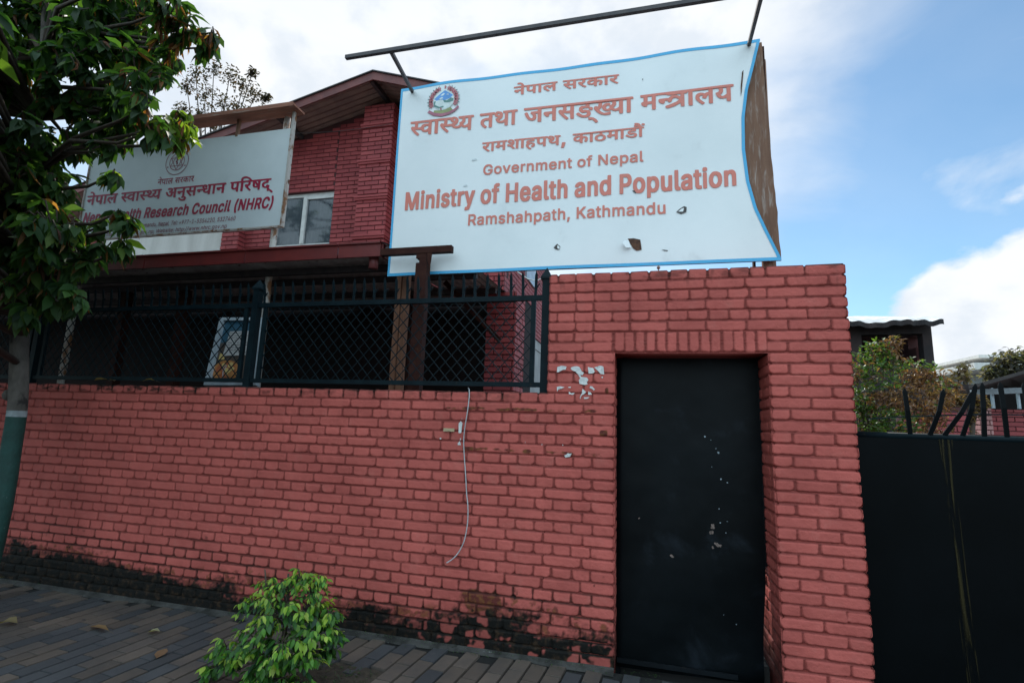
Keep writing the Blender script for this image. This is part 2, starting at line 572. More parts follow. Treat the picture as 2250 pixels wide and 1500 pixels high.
# lettering outlines: name -> (width, 'x,y x,y ...;...') in units where the Devanagari headline stands 71 above the base
TEXT = {
    'np_small': (591, (
        '28,105 20,102 22,94 24,92 29,91 36,92 39,91 43,84 46,76 46,74 1,73 0,72 0,64 1,63 8,61 43,61 44,60 44,45 42,44 11,44 8,44 4,40 4,34 7,29 12,23 16,21 2'
        '4,19 27,20 29,22 31,32 43,32 44,2 45,-1 52,-2 58,-2 60,-2 60,60 62,61 72,62 76,60 76,34 78,28 82,22 89,17 98,15 112,16 113,0 120,-2 128,-2 129,0 129,6'
        '0 130,61 141,62 144,61 145,60 145,1 146,-1 152,-2 160,-2 161,0 161,60 162,61 174,62 226,61 226,51 220,50 210,46 204,49 194,51 188,50 182,48 176,44 174'
        ',40 173,34 173,27 176,20 181,14 198,-2 204,-3 210,2 210,4 200,13 191,22 189,29 190,34 194,38 200,38 203,36 200,28 200,26 214,22 216,23 221,34 224,36 2'
        '26,37 226,0 228,-1 234,-2 240,-2 242,-2 242,60 244,61 252,61 254,62 254,70 253,72 246,73 63,73 62,74 58,85 55,92 48,99 40,103 33,105;283,73 282,65 283'
        ',63 290,61 306,61 307,56 307,48 305,45 297,47 293,47 290,46 288,44 287,40 288,34 299,20 314,4 320,-2 326,-3 327,-3 332,2 333,4 313,22 310,28 314,29 32'
        '6,27 340,26 340,0 342,-1 348,-2 356,-2 357,0 357,60 358,61 369,62 390,61 392,60 393,54 392,49 389,45 387,44 378,47 373,47 369,44 368,38 369,34 372,30 '
        '381,18 397,3 405,-3 410,-3 415,2 416,4 399,18 391,28 401,34 406,40 409,47 408,61 419,62 456,61 456,54 455,53 441,55 432,54 426,50 422,46 420,42 419,38'
        ' 419,30 420,25 423,20 431,15 444,11 456,13 456,0 458,-1 464,-2 472,-2 472,28 474,30 478,34 484,36 486,31 486,26 485,20 480,10 481,8 486,5 490,3 495,3 '
        '500,11 502,20 503,26 502,34 500,38 496,42 491,45 483,47 478,48 472,47 473,61 510,62 514,61 514,1 515,-1 521,-2 528,-2 530,-2 530,0 530,61 542,62 564,6'
        '1 565,60 566,54 563,46 560,44 551,47 544,46 541,41 542,34 545,29 554,18 576,-2 582,-3 589,3 588,5 572,18 564,27 574,34 579,40 582,47 581,61 592,62 592'
        ',71 584,73;93,61 111,61 112,60 112,34 110,31 102,27 96,27 93,32 92,36;323,61 340,61 340,40 330,39 322,39 323,46;445,42 450,43 456,42 456,32 448,25 440'
        ',23 436,27 435,32 435,36 438,40'
    )),
    'np_big': (1456, (
        '217,74 210,72 204,73 2,73 0,72 0,65 1,63 7,61 22,61 24,60 25,52 23,45 22,44 14,47 8,46 4,42 5,36 9,28 21,14 37,-1 43,-3 44,-3 49,2 50,4 27,26 28,28 31'
        ',29 44,27 56,27 63,18 67,15 74,13 86,11 94,13 95,12 95,2 96,0 102,-2 110,-2 111,0 111,60 112,61 123,62 126,61 127,60 127,2 129,-1 135,-2 142,-2 144,-2'
        ' 144,60 145,61 156,62 172,61 174,60 175,52 173,45 172,44 164,47 158,46 155,42 154,38 157,32 163,23 171,14 188,-2 194,-3 200,4 177,26 178,28 181,29 194'
        ',27 208,27 212,28 217,22 223,18 230,15 240,13 250,14 257,16 259,18 260,22 268,16 278,13 284,13 293,15 294,14 294,0 301,-2 308,-2 310,0 310,60 312,61 3'
        '22,62 322,69 322,71 314,73 246,73 245,72 246,64 252,61 262,61 265,54 265,50 262,46 251,42 253,30 244,26 234,25 232,26 230,30 237,34 242,40 244,44 246,'
        '48 246,56 244,62 239,68 235,71 224,74;436,74 431,73 426,68 424,72 417,73 353,73 351,73 351,64 354,62 358,61 395,61 397,60 396,48 380,48 370,46 362,42 '
        '357,35 356,27 358,18 365,9 376,-1 382,-3 388,2 389,4 378,14 374,19 372,25 374,31 377,34 382,35 395,35 397,34 397,0 398,-1 404,-2 413,-2 413,60 414,61 '
        '422,61 424,60 424,56 426,52 430,48 441,44 438,41 430,39 428,38 431,29 437,21 444,16 456,13 462,13 472,15 473,14 473,0 480,-2 488,-2 489,0 489,60 490,6'
        '1 502,62 505,61 506,60 506,0 508,-1 513,-2 522,-2 522,60 524,61 534,62 534,69 534,71 526,73 464,73 464,72 464,64 473,60 473,33 470,30 464,26 460,25 45'
        '3,25 450,26 448,30 456,34 461,40 463,44 464,48 464,56 463,62 458,68 454,71 442,74;564,73 563,72 563,64 564,63 570,61 628,61 628,54 628,52 599,52 597,5'
        '2 594,44 603,36 606,28 605,22 600,19 596,21 590,28 581,49 574,51 568,48 566,46 574,28 582,17 590,11 604,7 612,8 616,10 621,16 622,20 622,28 621,32 616'
        ',40 628,40 628,1 630,-1 636,-2 644,-2 645,-1 645,61 694,61 694,44 659,44 655,40 655,34 658,29 664,23 666,21 674,19 678,20 680,22 682,32 694,32 695,0 6'
        '96,-1 702,-2 709,-2 711,-2 711,0 711,60 712,61 724,62 740,61 742,60 743,52 741,45 740,44 732,47 726,46 722,42 723,36 727,28 740,14 755,-1 762,-3 768,2'
        ' 768,4 749,22 745,28 749,29 762,27 775,26 776,0 778,-1 783,-2 792,-2 792,0 792,60 794,61 804,62 843,61 844,60 844,55 826,55 820,52 815,48 814,41 814,3'
        '6 817,32 821,27 826,23 834,21 843,23 849,22 850,18 848,13 846,11 840,10 831,11 823,16 815,24 808,25 801,19 802,17 812,8 820,3 829,0 840,-2 848,-2 856,'
        '0 860,2 864,6 867,15 865,24 860,30 856,32 845,35 840,36 832,35 830,38 831,41 834,43 839,43 856,43 857,42 857,36 860,33 868,30 871,30 874,32 875,34 876'
        ',40 874,43 871,45 861,47 861,60 862,61 881,62 898,61 900,60 900,52 898,45 898,44 890,47 885,47 881,44 880,40 880,36 883,30 889,23 899,13 910,5 929,-1 '
        '943,-1 953,1 954,4 954,11 953,13 947,14 942,12 935,11 924,11 914,17 903,27 912,36 915,41 916,46 916,61 956,61 959,60 961,53 959,48 954,44 952,44 952,5'
        '3 944,56 938,56 932,56 927,54 922,52 918,47 916,41 916,34 920,26 926,21 938,17 949,17 953,19 955,22 963,16 973,13 979,13 988,15 989,14 990,0 996,-2 10'
        '04,-2 1006,0 1006,60 1007,61 1022,61 1022,60 1022,1 1024,-1 1030,-2 1038,-2 1039,0 1039,60 1040,61 1050,61 1051,63 1050,71 1043,73;1080,73 1079,71 108'
        '0,63 1086,61 1092,61 1093,60 1093,40 1086,38 1083,34 1083,30 1086,24 1094,18 1104,15 1108,18 1110,26 1127,26 1128,25 1128,1 1129,-1 1136,-2 1143,-2 11'
        '44,-1 1144,60 1146,61 1156,62 1188,61 1190,58 1197,56 1245,56 1245,46 1244,45 1236,50 1231,52 1216,55 1206,52 1196,43 1192,44 1162,44 1158,43 1156,42 '
        '1155,40 1155,34 1158,28 1166,22 1174,19 1178,20 1180,22 1181,25 1181,31 1182,32 1192,32 1193,28 1196,25 1203,23 1206,24 1209,26 1210,32 1213,36 1216,4'
        '0 1220,41 1224,41 1228,40 1237,34 1239,30 1226,22 1208,15 1185,9 1183,6 1184,1 1188,-2 1194,-3 1204,-2 1221,3 1244,14 1245,13 1246,0 1252,-2 1261,-2 1'
        '261,0 1261,56 1262,56 1272,56 1273,62 1276,61 1277,60 1277,2 1279,-1 1285,-2 1292,-2 1294,-1 1294,61 1356,61 1358,60 1358,51 1348,49 1342,46 1336,49 1'
        '326,51 1317,50 1312,47 1308,44 1306,40 1305,34 1305,27 1308,20 1313,14 1330,-2 1336,-3 1342,2 1342,4 1332,13 1323,22 1321,29 1322,34 1326,38 1332,38 1'
        '335,36 1332,28 1332,26 1346,22 1348,23 1353,34 1356,36 1358,37 1358,0 1360,-1 1366,-2 1374,-2 1374,0 1374,60 1376,61 1386,62 1396,61 1399,54 1399,50 1'
        '396,46 1392,44 1386,43 1385,41 1388,30 1393,22 1401,16 1412,13 1418,13 1427,14 1428,0 1435,-2 1443,-2 1444,0 1444,60 1446,61 1455,61 1456,63 1456,71 1'
        '448,73;223,62 226,63 228,62 229,58 229,53 224,54 221,56 221,60;442,62 444,63 446,62 448,58 448,53 442,54 440,56 439,60;40,61 94,61 95,60 95,54 94,53 8'
        '0,55 72,54 62,50 58,45 56,40 48,39 40,39 39,40 41,46;190,61 205,61 206,56 208,52 214,47 222,44 222,43 210,39 204,40 198,39 189,39 191,46;279,61 292,61'
        ' 294,60 294,33 292,31 286,27 281,25 276,25 272,28 270,32 276,37 280,42 281,46 281,53;758,61 776,61 775,40 766,39 757,39 759,46;975,61 988,61 989,60 98'
        '9,33 988,31 982,27 976,25 971,25 967,28 965,32 972,37 976,42 977,46 977,53;1110,61 1128,61 1127,39 1110,39;1413,61 1426,61 1428,60 1428,33 1426,31 142'
        '0,27 1415,25 1410,25 1406,28 1404,32 1410,37 1414,42 1415,46 1415,53;941,44 949,44 947,40 949,32 942,29 936,28 933,32 933,38 935,42;83,42 90,43 94,42 '
        '95,31 86,25 80,23 76,23 74,26 72,28 72,32 73,36 76,40;857,-3 855,-4 855,-6 856,-12 858,-14 864,-16 870,-15 873,-16 880,-23 886,-30 888,-32 893,-32 899'
        ',-28 899,-26 892,-16 883,-9 877,-6 868,-3'
    )),
    'np_path': (961, (
        '909,105 904,104 902,102 904,94 910,91 904,90 900,88 902,80 904,78 909,76 915,78 921,78 925,74 925,74 924,73 553,73 552,72 552,64 554,62 560,61 593,61 '
        '594,60 594,54 594,53 580,55 571,54 564,50 561,46 558,42 557,38 557,30 560,22 566,16 574,13 582,11 587,11 594,13 594,12 594,2 595,0 602,-2 609,-2 611,0'
        ' 611,28 616,34 622,36 625,31 625,26 624,20 618,10 627,4 633,3 638,10 640,18 641,26 640,35 636,41 630,45 619,48 611,47 611,60 612,61 652,61 652,60 652,'
        '1 654,-1 660,-2 668,-2 669,0 669,61 680,62 708,61 708,60 708,50 700,49 694,47 688,44 684,39 680,30 680,20 681,16 684,10 692,4 696,1 708,-2 720,-2 730,'
        '0 736,4 742,11 744,19 743,30 739,37 734,42 724,48 724,61 758,61 760,60 760,40 752,38 750,34 750,29 753,24 760,18 771,15 775,18 777,26 794,26 794,25 79'
        '4,0 796,-1 802,-2 810,-2 811,0 811,60 812,61 823,62 826,61 827,60 827,1 828,-1 834,-2 842,-2 843,0 844,61 856,62 894,61 896,60 895,55 878,55 871,52 86'
        '7,48 865,41 866,35 868,32 872,28 878,23 885,21 894,23 900,23 902,18 900,13 897,11 892,10 882,11 874,16 866,24 860,25 854,20 853,18 860,11 872,3 888,-2'
        ' 899,-2 908,0 914,5 917,10 918,14 917,22 915,26 908,32 896,35 892,36 884,35 882,37 882,40 883,42 886,43 912,43 912,45 912,61 925,62 928,61 929,60 929,'
        '1 930,-1 936,-2 944,-2 945,0 945,60 946,61 957,62 957,63 957,70 950,73 944,74 936,92 929,100 918,104;948,97 944,96 942,92 941,90 942,86 946,82 954,80 '
        '957,80 960,82 961,86 960,92 956,95;915,92 920,92 922,90 923,88 913,90 912,92;174,74 168,72 164,68 162,62 163,54 166,49 172,45 186,40 184,37 179,34 168'
        ',38 162,37 160,35 159,32 159,27 162,24 166,21 178,19 187,10 195,0 202,-2 208,2 209,4 192,24 200,31 204,40 205,46 205,54 204,58 201,64 193,71 182,74;41'
        '7,74 412,73 407,68 405,72 398,73 204,73 203,72 203,64 212,61 213,60 213,0 214,-1 220,-2 228,-2 229,-1 230,61 242,62 245,60 245,1 246,-1 252,-2 260,-2 '
        '261,-2 262,0 262,61 274,62 309,61 310,60 309,55 292,55 286,54 279,50 276,44 276,38 280,30 276,24 275,20 275,14 276,6 281,-1 290,-11 297,-16 304,-18 30'
        '9,-12 310,-11 300,-3 293,5 291,10 291,14 293,20 297,22 302,24 308,24 312,23 315,18 314,15 312,12 306,10 305,8 309,0 316,-2 322,1 328,6 330,12 330,20 3'
        '28,26 322,31 308,36 294,36 292,38 293,40 296,43 300,43 326,43 326,45 326,61 338,62 341,60 342,34 343,28 347,22 354,17 364,15 378,16 378,0 385,-2 393,-'
        '2 394,0 394,60 396,61 404,61 406,60 406,56 407,52 411,48 423,44 420,41 411,39 410,38 413,29 419,21 426,16 437,13 444,13 454,15 454,14 455,0 462,-2 470'
        ',-2 471,0 471,60 472,61 482,62 483,63 482,71 481,72 475,73 446,73 445,72 446,64 454,60 454,33 451,30 445,26 441,25 434,25 432,26 430,30 437,34 442,40 '
        '444,44 446,48 446,56 444,62 439,68 435,71 424,74;0,73 0,65 1,63 7,61 27,61 28,60 29,54 28,49 25,45 24,44 14,47 10,47 5,44 4,38 6,32 13,24 28,8 40,-2 4'
        '6,-3 52,2 52,4 36,18 27,28 38,34 43,40 45,47 45,61 56,62 59,61 60,60 60,2 61,0 68,-2 74,-2 76,-2 76,60 78,61 88,62 96,61 97,60 97,40 90,38 87,34 87,29'
        ' 90,24 98,18 108,15 112,18 114,26 130,26 131,25 132,0 138,-2 146,-2 148,-2 148,60 149,61 158,61 160,62 160,70 158,72 152,73;181,62 184,63 186,61 189,5'
        '4 189,52 180,53 178,54 177,57 177,60;423,62 426,63 428,62 429,58 429,53 424,54 421,56 421,60;114,61 131,61 131,39 114,39;358,61 376,61 378,60 378,34 3'
        '75,31 368,27 362,27 358,32 358,36;777,61 794,61 794,39 776,39;584,42 589,43 594,42 594,32 586,25 578,23 574,27 573,32 574,36 577,40;711,38 718,38 723,'
        '34 727,28 727,22 725,16 720,12 714,10 705,10 700,13 698,15 697,18 696,25 698,30 702,34 706,36;492,16 490,13 485,-23 486,-25 492,-26 500,-26 502,-24 51'
        '2,12 510,14 504,16'
    )),
    'np_nhrc': (1422, (
        '28,105 20,102 22,94 24,92 29,91 36,92 39,91 43,84 46,76 46,74 1,73 0,72 0,64 1,63 8,61 43,61 44,60 44,45 42,44 11,44 8,44 4,40 4,34 7,29 12,23 16,21 2'
        '4,19 27,20 29,22 31,32 43,32 44,2 45,-1 52,-2 58,-2 60,-2 60,60 62,61 72,62 76,60 76,34 78,28 82,22 89,17 98,15 112,16 113,0 120,-2 128,-2 129,0 129,6'
        '0 130,61 141,62 144,61 145,60 145,1 146,-1 152,-2 160,-2 161,0 161,60 162,61 174,62 226,61 226,51 220,50 210,46 204,49 194,51 188,50 182,48 176,44 174'
        ',40 173,34 173,27 176,20 181,14 198,-2 204,-3 210,2 210,4 200,13 191,22 189,29 190,34 194,38 200,38 203,36 200,28 200,26 214,22 216,23 221,34 224,36 2'
        '26,37 226,0 228,-1 234,-2 240,-2 242,-2 242,60 244,61 252,61 254,62 254,70 253,72 246,73 63,73 62,74 58,85 55,92 48,99 40,103 33,105;1211,105 1200,102'
        ' 1192,95 1189,86 1189,82 1191,74 1190,73 1118,73 1115,72 1116,64 1124,60 1124,37 1126,29 1127,26 1133,20 1140,16 1148,15 1160,16 1161,2 1162,0 1168,-2'
        ' 1176,-2 1177,-1 1177,60 1178,61 1190,62 1193,60 1193,1 1195,-1 1202,-2 1208,-2 1210,-1 1210,61 1222,62 1244,61 1246,54 1244,49 1242,45 1240,44 1231,4'
        '7 1224,46 1221,42 1221,36 1227,26 1244,9 1256,-2 1262,-3 1268,2 1268,4 1252,18 1244,28 1254,34 1259,40 1262,47 1261,61 1272,62 1275,60 1276,34 1277,28'
        ' 1282,22 1288,17 1298,15 1306,15 1313,16 1314,0 1320,-2 1327,-2 1329,-2 1329,0 1330,61 1341,62 1368,61 1369,60 1369,54 1359,53 1352,51 1348,48 1343,42'
        ' 1341,36 1341,28 1343,20 1349,14 1354,10 1367,6 1376,5 1380,-2 1378,-4 1378,-6 1379,-12 1380,-14 1386,-16 1394,-15 1396,-16 1404,-23 1409,-30 1412,-32'
        ' 1416,-32 1422,-28 1422,-26 1420,-22 1411,-12 1406,-9 1398,-5 1390,7 1390,8 1394,12 1395,16 1395,21 1391,26 1382,29 1376,29 1374,28 1371,26 1370,18 13'
        '66,18 1363,18 1361,20 1359,22 1357,27 1358,34 1360,37 1363,39 1372,42 1385,42 1385,44 1386,61 1403,61 1404,70 1403,72 1396,73 1270,73 1254,90 1246,96 '
        '1235,101 1226,104 1218,105;1217,92 1227,92 1234,90 1244,83 1250,77 1252,74 1216,73 1208,73 1206,78 1206,82 1207,86 1210,90;500,74 494,72 487,73 284,73'
        ' 282,72 282,65 284,63 290,61 305,61 306,60 307,52 306,45 304,44 296,47 290,46 287,42 287,36 292,28 304,14 320,-1 326,-3 327,-3 332,2 333,4 310,26 310,'
        '28 314,29 326,27 338,27 346,18 350,15 356,13 368,11 376,13 377,12 377,2 378,0 384,-2 393,-2 393,0 393,60 394,61 406,62 409,61 410,60 410,2 412,-1 418,'
        '-2 424,-2 426,-2 426,60 428,61 438,62 456,61 457,60 458,52 456,45 455,44 448,47 442,46 438,42 437,38 440,32 446,23 454,14 470,-2 477,-3 483,4 460,26 4'
        '60,28 464,29 478,27 490,27 496,28 500,22 506,18 514,15 524,13 534,14 540,16 542,18 542,22 550,16 560,13 566,13 576,15 577,14 577,0 584,-2 592,-2 593,0'
        ' 593,60 594,61 605,62 605,69 604,71 598,73 529,73 528,72 529,64 536,61 546,61 548,54 548,50 544,46 534,42 536,30 526,26 518,25 515,26 513,30 520,34 52'
        '5,40 527,44 529,48 529,56 527,62 522,68 518,71 506,74;663,74 652,70 650,70 650,68 653,61 656,59 660,58 671,62 676,62 677,58 676,54 670,50 664,49 663,4'
        '2 664,38 670,37 672,37 674,36 678,30 678,27 678,24 676,22 674,20 670,19 667,20 660,26 651,44 645,45 638,43 637,42 644,26 650,19 658,12 664,9 676,7 682'
        ',8 689,11 692,14 694,18 694,30 700,30 701,28 701,1 702,-1 708,-2 716,-2 718,-1 718,61 730,62 767,61 767,44 732,44 728,40 728,34 731,29 736,23 740,21 7'
        '48,19 751,20 753,22 755,32 768,31 768,3 767,2 763,0 762,-2 765,-8 767,-10 772,-11 780,-9 783,-10 785,-14 783,-18 776,-21 768,-20 762,-17 752,-7 746,-5'
        ' 741,-8 739,-11 748,-22 755,-27 764,-31 779,-33 788,-32 793,-30 798,-24 800,-18 800,-10 796,-5 792,-1 785,1 784,2 784,60 785,61 796,62 814,61 816,52 8'
        '14,45 813,44 805,47 799,46 795,42 796,36 800,28 812,14 828,-1 834,-3 840,2 841,4 822,22 818,28 822,29 835,27 848,26 849,0 850,-1 856,-2 865,-2 865,0 8'
        '65,60 866,61 912,61 913,51 919,43 912,44 882,44 879,43 876,40 876,34 877,30 881,26 887,21 894,19 898,20 901,23 902,32 918,32 920,32 920,42 920,42 923,'
        '40 921,34 921,25 923,20 927,16 932,13 942,10 952,10 958,11 959,10 959,0 962,-1 967,-2 974,-2 975,-1 976,61 988,62 992,60 992,1 993,-1 999,-2 1006,-2 1'
        '008,-2 1008,0 1008,61 1020,62 1058,61 1058,60 1058,44 1022,44 1019,40 1019,34 1022,29 1027,23 1030,21 1038,19 1042,20 1044,22 1045,32 1058,32 1058,0 1'
        '060,-1 1066,-2 1072,-2 1074,-2 1075,0 1075,60 1076,61 1086,61 1087,63 1086,71 1079,73 953,73 952,72 952,64 959,60 959,30 951,23 946,22 941,22 938,23 9'
        '37,26 937,29 938,32 942,35 951,36 952,37 953,45 951,47 945,48 950,56 950,63 948,68 944,71 932,74 926,74 919,71 912,73 694,73 693,72 693,64 701,60 701,'
        '44 700,43 690,42 688,42 693,51 693,59 689,67 685,70 680,72 672,74;506,62 509,63 511,62 512,58 512,53 506,54 504,56 504,60;932,62 933,62 934,62 932,56 '
        '933,55 940,50 944,48 934,47 930,49 928,53 928,57 930,60;93,61 111,61 112,60 112,34 110,31 102,27 96,27 93,32 92,36;323,61 376,61 377,60 377,54 376,53 '
        '363,55 354,54 345,50 341,45 338,40 330,39 322,39 321,40 323,46;473,61 488,61 489,56 491,52 496,47 505,44 505,43 493,39 488,40 481,39 472,39 474,46;562'
        ',61 576,61 577,60 577,33 576,31 569,27 564,25 558,25 555,28 552,32 559,37 563,42 564,46 564,53;831,61 848,61 848,40 839,39 830,39 832,46;1141,61 1160,'
        '61 1161,60 1161,34 1158,31 1151,27 1144,27 1141,32 1141,36;1299,61 1313,61 1313,43 1308,48;1292,48 1294,46 1302,35 1306,30 1306,29 1300,27 1296,27 129'
        '4,28 1292,34;366,42 372,43 377,42 377,31 368,25 362,23 359,23 356,26 355,28 354,32 355,36 358,40'
    )),
    'np_small_thin': (586, (
        '27,103 20,101 22,93 24,92 32,94 38,91 43,83 46,72 0,72 0,70 0,64 2,63 43,63 44,62 44,44 42,43 8,42 4,39 4,34 6,30 9,25 14,22 18,21 22,21 24,23 26,33 4'
        '3,33 44,0 44,-1 54,-1 55,0 55,62 57,63 76,62 76,36 77,28 79,25 84,19 92,16 103,16 112,19 112,0 114,-1 122,-1 124,0 124,62 143,63 145,62 145,0 146,-1 1'
        '54,-1 156,0 157,62 226,63 226,61 226,50 226,49 218,48 210,44 202,48 195,49 186,49 180,46 176,42 174,38 173,32 173,26 176,19 181,13 193,1 197,-2 198,-2'
        ' 205,4 190,19 186,24 184,30 185,36 188,39 192,40 198,38 203,35 200,26 210,23 211,24 213,30 216,35 220,39 226,40 226,38 226,0 228,-1 236,-1 237,0 237,6'
        '2 238,63 249,63 249,70 248,72 59,72 57,73 54,84 50,92 45,99 38,103;283,72 282,70 282,64 283,63 304,63 306,62 307,51 305,43 304,42 298,45 292,45 288,42'
        ' 287,37 289,30 296,22 312,5 320,-2 322,-1 327,4 328,5 305,28 305,29 308,30 320,28 340,29 340,0 342,-1 350,-1 352,0 352,62 354,63 389,63 391,62 393,52 '
        '392,48 389,44 386,42 380,45 372,45 369,42 368,38 370,32 377,22 390,8 404,-2 410,3 411,5 395,18 386,28 396,35 401,41 404,48 403,63 456,62 456,31 454,28'
        ' 448,24 440,22 434,24 431,28 430,34 431,38 434,42 442,44 450,43 454,44 454,50 454,52 444,54 436,53 430,52 426,49 423,46 420,42 419,38 419,28 420,24 42'
        '4,19 427,16 434,13 444,13 456,17 456,0 466,-1 467,0 467,28 471,33 476,36 479,37 483,36 485,33 486,29 486,22 480,9 488,4 491,4 495,12 497,19 498,27 496'
        ',37 493,41 490,44 484,46 478,46 468,43 468,62 513,63 514,61 514,0 515,-1 524,-1 525,0 526,62 563,63 565,60 566,54 565,50 564,46 559,42 552,45 544,45 5'
        '41,40 542,34 545,28 554,17 575,-2 578,-2 584,4 583,6 568,18 559,28 570,35 574,40 577,48 577,57 576,62 576,63 586,63 587,70 586,72;88,62 112,62 112,33 '
        '108,28 102,26 96,25 91,27 89,30 87,36;317,62 340,62 340,40 340,39 330,37 322,37 316,38 318,48'
    )),
    'en_gov': (1486, (
        '1014,109 1006,106 998,99 996,93 995,79 982,79 981,77 981,63 983,62 994,62 995,62 995,-1 997,-3 1012,-3 1015,-2 1015,62 1016,62 1030,62 1032,64 1031,78'
        ' 1030,79 1016,79 1015,84 1016,88 1020,91 1030,91 1032,92 1035,102 1035,106 1032,108 1026,109;40,106 31,104 20,98 12,90 7,83 3,74 0,62 0,44 1,36 4,24 9'
        ',15 16,6 24,1 30,-2 40,-4 54,-5 62,-4 71,-1 77,3 85,10 88,14 92,22 94,29 94,52 92,54 49,53 48,51 48,39 49,37 73,37 74,36 71,26 67,21 64,18 58,15 52,14'
        ' 49,13 43,14 38,16 32,20 26,26 23,32 20,42 19,50 21,62 24,71 28,78 32,82 40,86 48,88 57,86 64,82 70,75 74,66 92,66 94,68 94,71 92,78 88,86 80,95 75,99'
        ' 67,103 59,105;1088,104 1087,102 1088,-2 1090,-3 1105,-3 1107,-2 1107,66 1108,68 1153,-2 1155,-3 1174,-3 1175,0 1174,104 1172,104 1158,104 1155,102 11'
        '55,34 1154,33 1110,103 1108,104;1455,104 1454,102 1454,12 1454,8 1458,2 1464,-2 1470,-4 1484,-3 1486,-2 1486,0 1484,12 1482,14 1476,13 1475,14 1473,16'
        ' 1473,22 1473,102 1470,104;815,97 814,94 814,79 804,79 802,78 802,76 803,63 814,62 814,14 815,8 819,2 826,-3 834,-4 849,-3 850,-2 850,2 848,12 846,13 '
        '838,13 836,14 834,16 833,22 833,62 834,62 846,62 848,63 849,78 847,79 833,79 833,94 832,97;140,80 134,79 126,76 121,72 114,64 110,56 108,48 108,29 110'
        ',20 113,12 116,8 123,2 129,-2 136,-4 153,-5 160,-3 167,0 174,6 178,12 181,18 183,26 184,46 182,54 179,61 175,67 170,72 164,76 158,79 150,80;311,80 302'
        ',78 295,74 288,68 283,61 280,54 279,46 279,26 281,18 285,11 290,5 296,0 307,-4 326,-5 336,-2 344,4 348,9 351,14 352,16 351,20 350,21 340,24 334,24 330'
        ',18 326,14 320,12 316,12 309,14 304,19 300,25 299,30 300,31 352,31 353,33 352,51 350,58 346,66 338,74 331,78 325,79;398,80 394,79 388,75 385,79 370,79'
        ' 368,78 368,0 369,-3 384,-3 387,-2 387,44 387,50 389,54 392,58 397,61 402,62 411,61 413,62 412,79 410,80;458,80 450,78 444,74 444,78 442,79 427,79 425'
        ',78 425,-2 428,-3 442,-3 444,-2 444,42 445,50 447,55 450,59 456,62 461,62 466,61 470,58 472,54 473,49 473,-2 476,-3 492,-3 493,-1 493,53 490,64 486,70'
        ' 482,75 478,77 468,80;542,80 532,75 530,78 529,79 514,79 512,78 512,-2 514,-3 528,-3 531,-2 531,50 533,56 537,60 545,63 552,60 556,54 556,-2 558,-3 57'
        '4,-3 575,-1 575,50 577,54 580,59 584,62 588,63 594,61 597,59 599,56 600,52 600,-2 602,-3 619,-3 620,0 620,54 618,65 613,72 608,76 599,80 586,80 580,79'
        ' 576,77 569,71 562,77 558,79;668,80 658,78 652,74 644,68 640,61 637,54 635,46 636,26 638,18 641,11 646,5 652,0 664,-4 682,-5 692,-2 700,4 705,9 707,14'
        ' 708,16 708,20 706,21 696,24 691,24 686,18 682,14 676,12 672,12 666,14 660,19 656,25 655,30 656,31 708,31 709,33 709,51 707,58 703,66 695,74 688,78 68'
        '2,79;758,80 750,78 744,74 743,78 742,79 726,79 724,78 724,-2 727,-3 741,-3 743,-2 743,42 744,50 746,55 750,59 755,62 760,62 765,61 769,58 771,54 773,4'
        '9 773,-2 775,-3 791,-3 792,-1 792,53 790,64 786,70 782,75 777,77 768,80;931,80 924,79 917,76 911,72 904,64 901,56 899,48 898,29 900,20 904,12 906,8 91'
        '3,2 920,-2 926,-4 944,-5 950,-3 958,0 964,6 969,12 972,18 974,26 974,46 973,54 970,61 966,67 960,72 954,76 948,79 940,80;1224,80 1214,78 1208,74 1201,'
        '68 1196,61 1193,54 1192,46 1192,26 1194,18 1198,11 1202,5 1208,0 1220,-4 1238,-5 1248,-2 1257,4 1262,9 1264,14 1265,16 1264,20 1262,21 1252,24 1248,24'
        ' 1243,18 1239,14 1233,12 1228,12 1222,14 1216,19 1213,25 1212,30 1213,31 1264,31 1266,33 1265,51 1263,58 1259,66 1252,74 1244,78 1238,79;1314,80 1306,'
        '78 1301,74 1300,78 1298,79 1283,79 1281,77 1281,-30 1283,-32 1298,-32 1300,-30 1300,1 1307,-3 1313,-5 1326,-5 1334,-3 1340,0 1347,6 1350,12 1354,21 13'
        '56,30 1356,45 1353,57 1348,66 1341,74 1334,78 1325,80;1398,80 1386,77 1376,71 1372,66 1369,61 1369,56 1380,52 1386,52 1394,60 1399,62 1405,63 1410,61 '
        '1413,58 1416,51 1414,49 1410,48 1384,44 1374,39 1369,34 1367,26 1367,17 1369,9 1372,4 1378,-1 1382,-3 1389,-5 1404,-5 1411,-3 1416,0 1418,-3 1434,-3 1'
        '435,-1 1435,54 1433,64 1430,70 1426,74 1420,77 1408,80;194,79 192,77 192,73 221,-2 224,-3 240,-3 242,-1 270,74 270,78 268,79 252,79 250,78 231,27 212,'
        '78 210,79;145,62 152,61 158,56 162,51 165,38 163,28 159,20 154,14 147,12 139,14 133,19 129,26 127,34 128,44 132,54 135,58 138,61;315,62 322,61 327,58 '
        '331,52 332,47 299,47 301,52 306,58 310,61;672,62 679,61 684,58 687,52 689,47 656,47 657,52 662,58 666,61;935,62 943,61 949,56 952,51 955,38 954,28 950'
        ',20 944,14 938,12 930,14 923,19 919,26 918,34 918,44 922,54 925,58 929,61;1228,62 1236,61 1240,58 1244,52 1245,47 1212,47 1214,52 1218,58 1223,61;1318'
        ',62 1322,62 1326,60 1331,56 1334,51 1336,40 1335,28 1331,20 1326,14 1319,12 1312,14 1306,18 1303,24 1300,36 1302,48 1305,56 1310,60;1414,32 1415,32 14'
